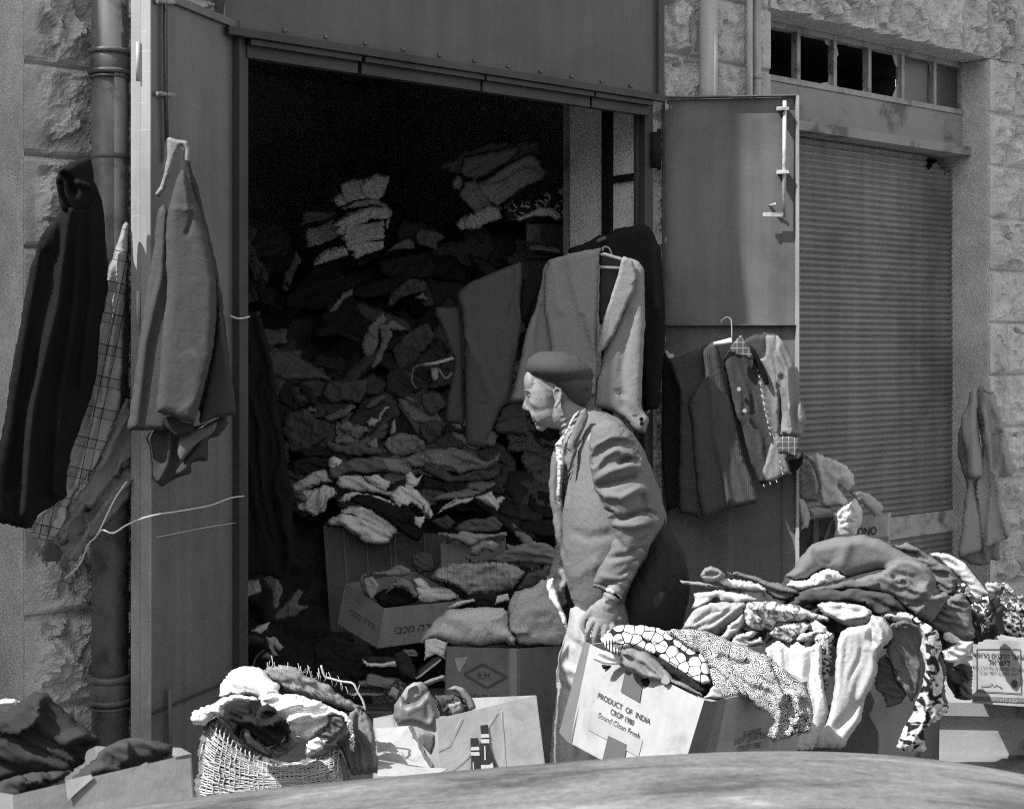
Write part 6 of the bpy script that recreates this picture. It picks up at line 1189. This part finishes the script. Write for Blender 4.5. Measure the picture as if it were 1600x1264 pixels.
relief('upper', r3((475, 345), (560, 340), (640, 350), (690, 400), (700, 450), (580, 475), (510, 480), (495, 420)), 3.58, cloth(.07), T=.06, w=9, parent=root, wr=[('iso', 0, 10, .016)])
relief('strap', r3((400, 262), (520, 218), (540, 222), (545, 270), (520, 250), (440, 285)), 3.6, cloth(.14), T=.02, w=4, parent=root, wr=[])
relief('buckle_strap', r3((560, 400), (640, 380), (660, 440), (590, 470)), 3.53, cloth(.25), T=.02, w=4, parent=root, wr=[('iso', 0, 7, .01)])

# ---- net sack of white clothes
root = empty('net_sack', 'bulging string net sack stuffed with clothes at the front', 'sack', loc=P(420, 1230, 3.2))
sk = r2_((262, 520), (200, 560), (160, 680), (130, 780), (140, 900), (110, 1060), (130, 1200), (400, 1200), (1190, 1100), (1180, 960), (1145, 840), (1100, 715), (1000, 780), (880, 830), (700, 852), (560, 802), (430, 692), (340, 600))
relief('lining_cloth', sk, 3.22, cloth(.16), T=.16, w=30, parent=root, wr=[('iso', 0, 22, .014)])
NET = mat('jute_string', .50, .95, 'plain', bump=.6, bs=.001, sc=60)
def strands(m1, m2, A, B_, nA, nB, Y0, puff, rad, poly, name, seed, mate=NET):
    """two crossing families of strings laid over the bulge; A, B_: functions (i share, j share) -> picture point"""
    b = MB(); rg = random.Random(seed); pl = np.array(poly)
    for fam, n in ((A, nA), (B_, nB)):
        for i in range(n):
            cur = []
            for j in range(26):
                u, v = fam((i+.5)/n, j/25.); u += rg.uniform(-1, 1)*1.5; v += rg.uniform(-1, 1)*1.5
                ins = inside(np.array([u]), np.array([v]), pl)[0]
                if ins: 
                    d = seg_dist(np.array([u]), np.array([v]), pl)[0][0]; cur.append(P(u, v, Y0-puff*math.sqrt(max(0, 1-(1-min(d/30, 1))**2))-.006-.003*rg.random()))
                if (not ins or j == 25):
                    if len(cur) > 2: b.tube(cur, rad*rg.uniform(.7, 1.3), 5)
                    cur = []
    return b.build(name, mate, root, True)
cx_, cy_ = r2_((330, 560))[0]
def famA(a, j):                                       # sweeping from upper left, round the bulge, to the right
    x0, y0 = 205-75*a, 560+520*a; x3, y3 = 1150+40*a, 720+300*a
    x1, y1 = 330-60*a, 760+330*a; x2, y2 = 700, 1010+140*a; t = j
    x = (1-t)**3*x0+3*t*(1-t)**2*x1+3*t*t*(1-t)*x2+t**3*x3; y = (1-t)**3*y0+3*t*(1-t)**2*y1+3*t*t*(1-t)*y2+t**3*y3; return r2_((x, y))[0]
def famB(a, j):
    x = 160+1020*a-120*j*(1-a)-30*j; y = 520+300*min(1, a*1.6)-160*max(0, a-.62)*1.5+620*j; x += 170*j*j*math.sin(a*3); return r2_((x, y))[0]
strands(0, 0, famA, famB, 26, 34, 3.22, .105, .0019, sk, 'string_net', 3)
relief('torn_net_flap', r2_((575, 220), (620, 185), (720, 175), (820, 190), (870, 240), (930, 270), (1020, 300), (1100, 370), (1180, 420), (1280, 470), (1270, 485), (1180, 490), (1050, 440), (900, 390), (760, 350), (680, 300)), 3.24, cloth(.30, 'paisley', .12, 160.), T=.05, w=8, parent=root, wr=[('dir', 35, 5, .014, 3)])
b = MB(); rg_ = random.Random(8)
for k_ in range(34):
    t = rg_.random(); x, y = 590+640*t, 215+190*t*t+rg_.uniform(-15, 20); l = rg_.uniform(40, 95); a = rg_.uniform(-1.9, -.5)
    b.tube([P(*r2_((x, y))[0], 3.19), P(*r2_((x+l*.5*math.cos(a)+8, y+l*.5*math.sin(a)))[0], 3.17), P(*r2_((x+l*math.cos(a), y+l*math.sin(a)-8))[0], 3.18)], .0007, 4)
b.build('frayed_strings', NET, root, True)
wire('drawstring', spl([P(*p, 3.2) for p in r2_((985, 175), (1010, 250), (1050, 265), (1120, 285), (1205, 300), (1240, 360), (1275, 420), (1292, 485))]), .0026, NET, root)
def k_(nm, lab, cat, pts, g, Y, **k): return relief(nm, pts, Y, cloth(g, k.pop('kind', 'cloth'), k.pop('g2', None), k.pop('sc', 45.)), T=k.pop('T', .06), w=k.pop('w', 9), wr=k.pop('wr', [('dir', 30, 13, .012, 3)]), label=lab, cat=cat, group='clothes bulging out of the net sack', **k)
k_('cloth', 'white cloth at the top left of the net sack', 'cloth', r2_((280, 395), (282, 320), (350, 215), (430, 185), (560, 192), (640, 270), (700, 320), (680, 380), (600, 400), (480, 380), (380, 370)), .78, 3.19, T=.09, w=14)
k_('cloth', 'white cloth hanging out at the left side of the net sack', 'cloth', r2_((82, 545), (95, 500), (200, 450), (300, 400), (400, 375), (500, 385), (560, 420), (420, 430), (320, 470), (305, 530), (250, 520), (180, 595), (100, 585)), .8, 3.15, T=.08, w=12)
k_('cloth', 'white rumpled shirt filling the right of the net sack', 'cloth', r2_((540, 400), (640, 370), (720, 375), (850, 385), (1000, 440), (1100, 480), (1160, 510), (1200, 560), (1218, 680), (1215, 770), (1190, 760), (1180, 640), (1130, 540), (1050, 520), (1040, 600), (960, 640), (880, 700), (800, 660), (740, 570), (680, 520), (600, 470)), .8, 3.14, T=.08, w=12, folds=[(r2_((700, 480), (820, 440), (900, 460)), 5, .016), (r2_((760, 560), (860, 520), (960, 520)), 5, .016), (r2_((820, 640), (920, 580), (1020, 560)), 5, -.02)], wr=[('dir', -15, 11, .014, 3)])
k_('cloth', 'grey cloth hanging at the right end of the net sack', 'cloth', r2_((1185, 500), (1230, 470), (1290, 500), (1340, 580), (1360, 700), (1372, 800), (1400, 920), (1200, 940), (1170, 860), (1140, 780), (1090, 700), (1170, 640)), .17, 3.20, T=.06, w=12, wr=[('dir', 80, 18, .012, 4)])
k_('cloth', 'dark grey cloth between the white shirt and the sack rim', 'cloth', r2_((1040, 520), (1130, 530), (1150, 590), (1090, 690), (1040, 720), (980, 700), (920, 700), (980, 640), (1035, 600)), .12, 3.12, T=.04)
k_('sock', 'black knitted sock folded over the middle of the net sack', 'sock', r2_((318, 450), (360, 420), (430, 415), (480, 440), (520, 520), (560, 460), (610, 440), (670, 480), (680, 530), (740, 550), (770, 600), (780, 640), (730, 660), (700, 720), (600, 740), (540, 680), (440, 600), (420, 690), (360, 620), (310, 540)), .022, 3.06, kind='knit', T=.07, w=10, folds=[(r2_((480, 560), (600, 600), (700, 560)), 6, .02), ('e', r2_((510, 520), (560, 600), (700, 700)), 8, .02)])
k_('sock', 'dark ribbed sock end in the middle of the net sack', 'sock', r2_((445, 600), (470, 590), (540, 680), (640, 790), (650, 825), (560, 795), (470, 730), (430, 670)), .06, 3.05, kind='knit', T=.04)
k_('cloth', 'grey cloth corner right of the black sock', 'cloth', r2_((620, 750), (730, 700), (740, 620), (790, 640), (860, 710), (760, 780), (690, 820), (640, 800)), .16, 3.08, T=.04)
k_('cloth', 'small white rags caught in the right of the net', 'rag', r2_((890, 710), (960, 670), (990, 700), (1030, 690), (980, 760), (900, 810), (870, 790)), .7, 3.05, T=.04)
# ---- left front carton with dark clothes, standing on the bonnet
lpx = [(20, 1242, 2.36), (299, 1177, 2.50), (306, 1300, 2.44), (22, 1370, 2.32)]
root, qs = carton('battered carton full of dark clothes at the lower left', [lpx[0], lpx[1], (150, 1165, 2.75), (-130, 1215, 2.65)], [lpx[3], lpx[2], (160, 1270, 2.7), (-120, 1330, 2.6)], mat('front_carton', .2, .85, 'card', bump=.5, bs=.003, sc=60, var=.08), seed=51, bend=.006)
for o in [c for c in C.objects if c.parent == root and c.name.startswith('side_panel')][:1]: pass
for ps in (((820, 968), (860, 970), (910, 1000), (860, 1008), (815, 1010)), ((300, 1130), (420, 1100), (430, 1120), (350, 1190), (310, 1230))):
    patch('lit_patch', qs[0], ST(lpx, q3(*ps)), CBL, root, off=.004)  # pale patches painted as lit spots on the carton
DGc = 'dark clothes in the lower left carton'
for lab, pts, g, Y in (('large charcoal coat peaking out of the lower left carton', q3((-90, 960), (-40, 850), (20, 800), (90, 755), (150, 715), (208, 705), (270, 760), (350, 830), (440, 890), (487, 930), (480, 955), (420, 985), (400, 1040), (330, 1085), (200, 1110), (60, 1110), (-60, 1200)), .036, 2.62),
    ('charcoal cloth folded in the right half of the lower left carton', q3((310, 1140), (440, 1030), (500, 970), (560, 940), (630, 920), (740, 935), (822, 962), (818, 1005), (700, 1040), (560, 1100), (380, 1150)), .055, 2.56),
    ('dark rolled edge along the rim of the lower left carton', q3((-80, 1200), (0, 1130), (100, 1100), (250, 1085), (345, 1080), (300, 1130), (180, 1170), (60, 1210), (-60, 1260)), .05, 2.48),
    ('white cloth tip behind the charcoal coat', q3((-60, 750), (0, 740), (60, 738), (98, 752), (60, 775), (-60, 780)), .7, 2.72)):
    relief('garment', pts, Y, cloth(g), T=.09 if g < .04 else .06, w=20, step=5, wr=[('dir', 30, 30, .014, 3)], label=lab, cat='garment', group=DGc, lay=3,
           folds=[('e', q3((205, 705), (180, 850), (90, 900), (-20, 905)), 22, .03), (q3((330, 940), (420, 900), (480, 940)), 10, .03)] if 'peaking' in lab else ([('e', q3((600, 920), (620, 1000), (600, 1060)), 12, .02)] if 'right half' in lab else ()))
relief('bonnet_strip', q3((930, 1240), (990, 1235), (1060, 1240), (1100, 1258), (1050, 1268), (930, 1262)), 2.31, mat('dark_rubber', .02, .6), T=.008, w=3, label='dark rubber strip lying on the car bonnet', cat='rubber strip').name = 'rubber_strip'  # thin dark strip laid on the bonnet
# ================================================================ the man
YM = 4.40                                             # distance of his middle plane
px_ = YM/FOC                                          # metres per picture unit at that distance
man = empty('person', 'stooping elderly man in a beret and suit jacket walking left past the goods', 'person', loc=P(960, 1290, YM))
class Flesh:
    def __init__(s): s.bm = MB()
    def ell(s, u, v, dy, ru, rv, ry, rot=0., n=14, m=10):
        c = P(u, v, YM)+Vector((0, dy, 0)); b = len(s.bm.v); ca, sa = math.cos(math.radians(rot)), math.sin(math.radians(rot))
        for j in range(m+1):
            th = math.pi*j/m
            for k in range(n):
                ph = 2*math.pi*k/n; x = ru*px_*math.sin(th)*math.cos(ph); y = ry*math.sin(th)*math.sin(ph); z = rv*px_*math.cos(th)
                s.bm.v.append(c+Vector((x*ca+z*sa, y, -x*sa+z*ca)))
        for j in range(m):
            for k in range(n):
                a = b+j*n+k; a2 = b+j*n+(k+1) % n; s.bm.f.append((a, a2, a2+n, a+n))
    def cap(s, p, r):                                 # chain of (u, v, dy) with radii in metres
        pts = [P(u, v, YM)+Vector((0, dy, 0)) for u, v, dy in p]
        fine = []; rr = []
        for i in range(len(pts)-1):
            for k in range(4): fine.append(pts[i].lerp(pts[i+1], k/4)); rr.append(r[i]+(r[i+1]-r[i])*k/4)
        fine.append(pts[-1]); rr.append(r[-1]); s.bm.tube(fine, rr, 12)
        for q, w in ((fine[0], rr[0]), (fine[-1], rr[-1])):
            b = len(s.bm.v); n, m = 12, 8
            for j in range(m+1):
                th = math.pi*j/m
                for k in range(n): ph = 2*math.pi*k/n; s.bm.v.append(q+w*Vector((math.sin(th)*math.cos(ph), math.sin(th)*math.sin(ph), math.cos(th))))
            for j in range(m):
                for k in range(n): a = b+j*n+k; a2 = b+j*n+(k+1) % n; s.bm.f.append((a, a2, a2+n, a+n))
F_ = Flesh()
# skull, face and neck (profile to the left)
F_.ell(872, 597, 0, 48, 38, .072, 8); F_.ell(846, 620, 0, 26, 42, .062, -12); F_.ell(852, 643, 0, 24, 25, .055, -25)
F_.ell(830, 598, 0, 12, 20, .050, -4); F_.ell(824.5, 613, 0, 6, 4.5, .046); F_.ell(846, 666, 0, 9, 8, .020, -20)
F_.cap([(826, 619, 0), (822, 629, 0), (821.5, 636, 0)], [.0075, .0105, .0130]); F_.ell(827, 639, -.011, 5, 4, .008); F_.ell(827, 639, .011, 5, 4, .008)
F_.ell(836, 650, 0, 6, 7, .026); F_.ell(836.5, 655, 0, 5, 3.0, .022); F_.ell(839.5, 661.5, 0, 5, 3.2, .020)
for sg_ in (-1, 1):
    F_.ell(843, 630, sg_*.042, 17, 10, .015, 22); F_.ell(834, 620.5, sg_*.031, 5.2, 4.0, .012)      # cheekbone, eyelid
    F_.cap([(829, 638, sg_*.020), (834, 648, sg_*.030), (841, 657, sg_*.032)], [.008, .010, .007])   # fold beside the mouth
    F_.cap([(868, 628, sg_*.071), (864, 610, sg_*.077), (868, 605, sg_*.080), (874, 606, sg_*.081), (876, 614, sg_*.081), (873, 625, sg_*.079), (867, 634, sg_*.074)], [.004, .004, .0048, .005, .005, .0052, .006])
    F_.ell(869, 617, sg_*.072, 6, 10, .006, -8)
F_.ell(870, 648, 0, 24, 22, .050, -30)
F_.cap([(884, 636, 0), (898, 664, 0), (918, 700, 0)], [.060, .060, .068])
# trunk and limbs under the clothes
F_.cap([(925, 700, 0), (955, 760, 0), (965, 850, 0), (965, 930, 0)], [.11, .125, .115, .12])
F_.cap([(935, 690, -.10), (950, 690, -.17), (1000, 800, -.20), (965, 880, -.21), (942, 925, -.215)], [.06, .055, .042, .034, .027])
F_.cap([(935, 690, .10), (930, 700, .17), (905, 800, .18), (885, 860, .14), (876, 892, .12)], [.06, .055, .042, .034, .026])
F_.cap([(950, 950, -.08), (905, 1060, -.09), (897, 1160, -.09), (905, 1262, -.09)], [.085, .058, .046, .036]); F_.cap([(905, 1275, -.09), (880, 1290, -.09), (866, 1292, -.09)], [.038, .034, .028])
F_.cap([(970, 950, .08), (1000, 1070, .09), (1050, 1160, .09), (1090, 1245, .09)], [.085, .058, .044, .036]); F_.cap([(1092, 1255, .09), (1076, 1280, .09)], [.036, .030])
# near hand: palm, four unequal fingers curled downwards, thumb leaving the side
hy = -.215
F_.ell(938, 938, hy, 21, 23, .021, -8); F_.ell(933, 950, hy-.004, 21, 12, .018, -10)
for (a, b_, c, dd), r in ((((918, 950), (911, 963), (911, 974), (916, 983)), .0098), (((927, 955), (922, 970), (923, 982), (929, 991)), .0105), (((938, 957), (936, 973), (938, 985), (943, 993)), .0105), (((949, 956), (950, 969), (951, 979), (955, 986)), .0092)):
    F_.cap([(*a, hy-.014), (*b_, hy-.020), (*c, hy-.012), (*dd, hy+.004)], [r*1.12, r, r*.95, r*.8])
F_.cap([(921, 932, hy+.004), (909, 945, hy+.010), (905, 957, hy+.012), (909, 966, hy+.010)], [.014, .0115, .0105, .009])
# far hand holding the white paper
hy = .10
F_.ell(873, 900, hy, 13, 15, .026, 20)
for k, (p4) in enumerate((((866, 905), (858, 909), (857, 916), (862, 919)), ((868, 910), (862, 917), (862, 924), (868, 926)), ((873, 913), (869, 922), (870, 930), (875, 931)), ((879, 913), (878, 922), (879, 929), (882, 930)))):
    F_.cap([(*p4[0], hy-.02+.004*k), (*p4[1], hy-.034+.004*k), (*p4[2], hy-.036+.004*k), (*p4[3], hy-.028+.004*k)], [.0105, .0098, .0092, .008])
F_.cap([(880, 900, hy-.024), (886, 912, hy-.032), (881, 921, hy-.034)], [.0125, .011, .009])
body = F_.bm.build('body', mat('weathered_skin', .235, .6, 'plain', spec=.35, bump=.5, bs=.003, sc=14, var=.14), man, True)
rm = body.modifiers.new('r', 'REMESH'); rm.mode = 'VOXEL'; rm.voxel_size = .0034; rm.use_smooth_shade = True
sm_ = body.modifiers.new('s', 'SMOOTH'); sm_.factor = .5; sm_.iterations = 5
# eyes, brows, ear hollow, mouth line
YN = YM-.041
for sg_ in (-1, 1):
    MB().lathe(P(829.5, 620.5, YM)+Vector((0, sg_*.033-.008*0, 0)), (-1, 0, 0), [(-.010, .004), (-.004, .0095), (.002, .0105), (.007, .007), (.009, .001)], 12).build('eye', mat('eye_dark', .05, .3), man, True)
    c_ = [P(u, v, YM)+Vector((0, sg_*y, 0)) for u, v, y in ((820.5, 612.5, .016), (820, 610.5, .028), (822, 609.5, .040), (826, 611, .050))]
    MB().tube(c_, [.002, .0038, .0036, .0016], 6).build('eyebrow', cloth(.12), man, True)
    MB().tube([P(u, v, YM)+Vector((0, sg_*y, 0)) for u, v, y in ((828, 617.2, .044), (825.5, 616.8, .040), (824, 617.6, .030))], .0022, 6).build('eyelid', mat('weathered_skin', .27, .55, 'plain', spec=.4, bump=.35, bs=.002, sc=50), man, True)
MB().tube([P(u, v, YM)+Vector((0, y, 0)) for u, v, y in ((841, 657.5, -.026), (836, 657.8, -.018), (833, 658, -.008), (832.5, 658, .0), (833, 658, .01), (838, 657.5, .022))], .0016, 5).build('mouth', mat('mouth_line', .05, .8), man, True)
HAIR = cloth(.075)
def m_(nm, pts, dy, g, **k):
    k.setdefault('cr', 0 if nm in ('beret', 'beret_band', 'hair') else ({'sleeve': .22, 'jacket': .08, 'trousers': .15}.get(nm, .5)))
    return relief(nm, pts, YM+dy, g if hasattr(g, 'name') else cloth(g), T=k.pop('T', .03), w=k.pop('w', 6), wr=k.pop('wr', ()), parent=man, **k)
m_('hair', s4((215, 320), (300, 230), (500, 180), (760, 220), (870, 330), (888, 440), (868, 560), (800, 690), (720, 692), (640, 655), (560, 560), (500, 520), (430, 470), (400, 520), (330, 470), (260, 420)), 0, HAIR, T=.096, inflate=True, back=1., wr=[('dir', 60, 4, .002, 6)], lay=0)
# beret
cap_ = [(821, 572), (824, 561), (835, 553), (847, 549.5), (864, 548.5), (885, 551), (903, 558), (917, 568), (925, 578), (928.5, 587), (926, 593), (921, 596), (919, 603), (908, 607.5), (893, 608), (876, 606.5), (858, 602), (842, 596), (829, 588), (821.5, 580)]
CAPM = cloth(.065, bump=.8)
m_('beret', cap_, 0, CAPM, T=.118, inflate=True, back=1., lay=0, folds=[([(828, 586), (850, 598), (876, 603), (900, 604)], 2.2, -.008), ([(914, 596), (922, 592), (928, 586)], 4, .006)], wr=[('iso', 0, 40, .003)])
m_('beret_band', [(829, 588), (842, 597), (858, 603.5), (876, 608), (893, 610), (908, 609.5), (921, 603), (922, 610), (905, 614), (880, 612), (856, 606), (838, 598)], 0, .02, T=.088, inflate=True, back=1., lay=0)
# shirt
m_('shirt_collar', [(905, 640), (900, 650), (893, 665), (884, 680), (879, 690), (884, 702), (876, 698), (866, 697), (873, 688), (882, 676), (890, 662), (897, 648)], -.070, .66, T=.012, w=3, lay=0)
m_('shirt_front', [(868, 697), (884, 702), (884, 716), (880, 740), (878, 770), (874, 790), (870, 770), (871, 740), (868, 715)], -.03, cloth(.5, 'check', .12), T=.04, w=5, wr=[('iso', 0, 8, .008)])
for v in (712, 722): MB().tube([P(875, v, YM-.085), P(875, v, YM-.093)], .006, 10).build('shirt_button', cloth(.7), man)
JK = cloth(.16, bump=.5); JKD = cloth(.13)
m_('jacket_front', [(866, 697), (861, 715), (858, 765), (863, 807), (871, 848), (880, 880), (889, 925), (898, 948), (906, 940), (895, 860), (884, 800), (880, 745), (876, 715)], .02, cloth(.17), T=.06, w=10, lay=0, wr=[('dir', 88, 10, .006, 5)])
m_('jacket', [(907, 640), (916, 637), (927, 637.5), (947, 642), (968, 654), (989, 675), (1005, 701), (1018, 734), (1031, 766), (1041, 806), (1043, 830), (1030, 860), (1010, 900), (1000, 960), (985, 1000), (935, 985), (906, 972), (896, 940), (887, 905), (881, 860), (878, 820), (881, 780), (886, 755), (893, 725), (890, 705), (884, 703), (893, 680), (900, 660)], -.02, JK, T=.20, inflate=True, back=1.1, lay=0,
   folds=[([(910, 650), (900, 680), (894, 700)], 5, .012), ([(908, 690), (901, 700), (897, 707)], 2.6, -.024), ([(899, 705), (894, 735), (890, 790), (884, 850)], 3, -.014), ([(895, 830), (920, 840), (950, 835)], 8, -.008), ([(900, 900), (930, 880)], 10, .008), ([(1000, 860), (1030, 900), (1040, 960)], 12, .02)], wr=[('dir', 70, 34, .008, 3)])
m_('lapel', [(907, 641), (915, 638), (920, 650), (914, 668), (906, 684), (899, 697), (903, 703), (895, 722), (888, 745), (886, 720), (890, 705), (884, 702), (893, 680), (900, 660)], -.135, JK, T=.02, w=5, lay=0)
m_('shaded_jacket_back', [(1036, 806), (1044, 828), (1055, 840), (1068, 865), (1078, 915), (1073, 955), (1064, 992), (960, 995), (965, 930), (990, 880), (1015, 830)], -.06, cloth(.035), T=.13, inflate=True, back=1., lay=0, wr=[('dir', 75, 30, .01, 3)], cr=.4)  # near-black panel, shade on the jacket's back put into its colour
SLV = [(925, 668), (945, 655), (966, 660), (985, 675), (998, 700), (1006, 722), (1018, 752), (1025, 782), (1028, 812), (1018, 845), (1005, 872), (990, 900), (974, 934), (958, 922), (925, 912), (936, 888), (950, 862), (957, 835), (950, 810), (938, 785), (926, 755), (920, 725), (920, 695)]
m_('sleeve', SLV, -.20, JK, T=.075, inflate=True, back=1., lay=0,
   folds=[([(928, 722), (938, 704), (958, 692), (978, 694), (996, 704)], 5.5, -.034), ([(926, 735), (944, 712), (966, 702), (990, 712)], 6, .014), ([(970, 722), (985, 716), (1002, 718)], 4.5, -.036), ([(930, 748), (955, 735), (985, 727), (1003, 730)], 7, .016), ([(935, 760), (960, 755), (990, 745)], 5, -.02),
          ([(938, 774), (970, 778), (1000, 762), (1018, 765)], 7, .014), ([(938, 782), (948, 796), (955, 806)], 3.5, -.026), ([(952, 808), (975, 810), (1000, 800), (1024, 805)], 4, -.024), ([(958, 820), (990, 822), (1020, 815)], 6, .014), ([(960, 838), (975, 856)], 4, -.012), ([(955, 872), (975, 868), (1000, 860)], 5, -.012), ([(940, 900), (965, 905), (980, 902)], 4, .008), ([(1004, 776), (1010, 800)], 5, -.018)], wr=[('dir', -25, 15, .006, 3)])
m_('cuff', [(926, 910), (958, 921), (974, 933), (972, 938), (955, 927), (925, 916)], -.262, JKD, T=.012, w=3, lay=0)
m_('watch_strap', [(944, 919), (955, 922), (970, 930), (975, 937), (968, 936), (955, 929), (944, 924)], -.262, .015, T=.012, w=3, lay=0)
m_('watch_face', [(946, 919), (955, 918), (962, 925), (958, 929), (949, 926)], -.272, mat('watch_glass', .6, .15, spec=.8), T=.008, w=3, lay=0)
m_('far_sleeve', [(883, 860), (894, 880), (893, 905), (884, 896), (872, 884), (876, 866)], .11, cloth(.15), T=.05, w=6, lay=0)
TR = cloth(.36)
m_('trousers', [(893, 945), (886, 985), (876, 1015), (870, 1042), (869, 1066), (869, 1090), (864, 1125), (861, 1180), (858, 1262), (925, 1268), (942, 1190), (955, 1100), (985, 1040), (1000, 985), (960, 950)], -.05, TR, T=.13, inflate=True, back=1., lay=0,
   folds=[([(890, 1000), (915, 1015), (940, 1010)], 7, -.014), ([(875, 1040), (900, 1050), (925, 1040)], 7, .016), ([(872, 1068), (895, 1082), (920, 1076)], 6, -.018), ([(880, 1110), (876, 1180)], 8, .014), ([(910, 1090), (905, 1180)], 8, -.012), ([(900, 965), (897, 1010)], 8, .012)], wr=[('dir', 80, 24, .006, 4)])
m_('trousers_far_leg', [(955, 945), (1040, 960), (1058, 975), (1062, 1060), (1085, 1150), (1120, 1240), (1070, 1262), (1010, 1160), (970, 1080)], .09, cloth(.22), T=.10, inflate=True, back=1., lay=0)  # far leg coloured darker than the near one, for its shade
for u, v, dy in ((893, 1284, -.09), (1088, 1268, .09)):
    sh2 = shoe('x', u, v, YM+dy, 130, 180, .03, .03); 
    for k in ('label', 'category'): del sh2[k]
    sh2.parent = man; sh2.location = sh2.location-man.location
relief('white_paper', [(856, 905), (863, 903), (868, 920), (874, 940), (884, 965), (888, 985), (880, 972), (868, 950), (859, 935), (855, 918)], YM+.02, cloth(.8), T=.02, w=4, label='strip of white paper held in the man\'s lowered far hand', cat='paper', wr=[('dir', 70, 6, .006)])
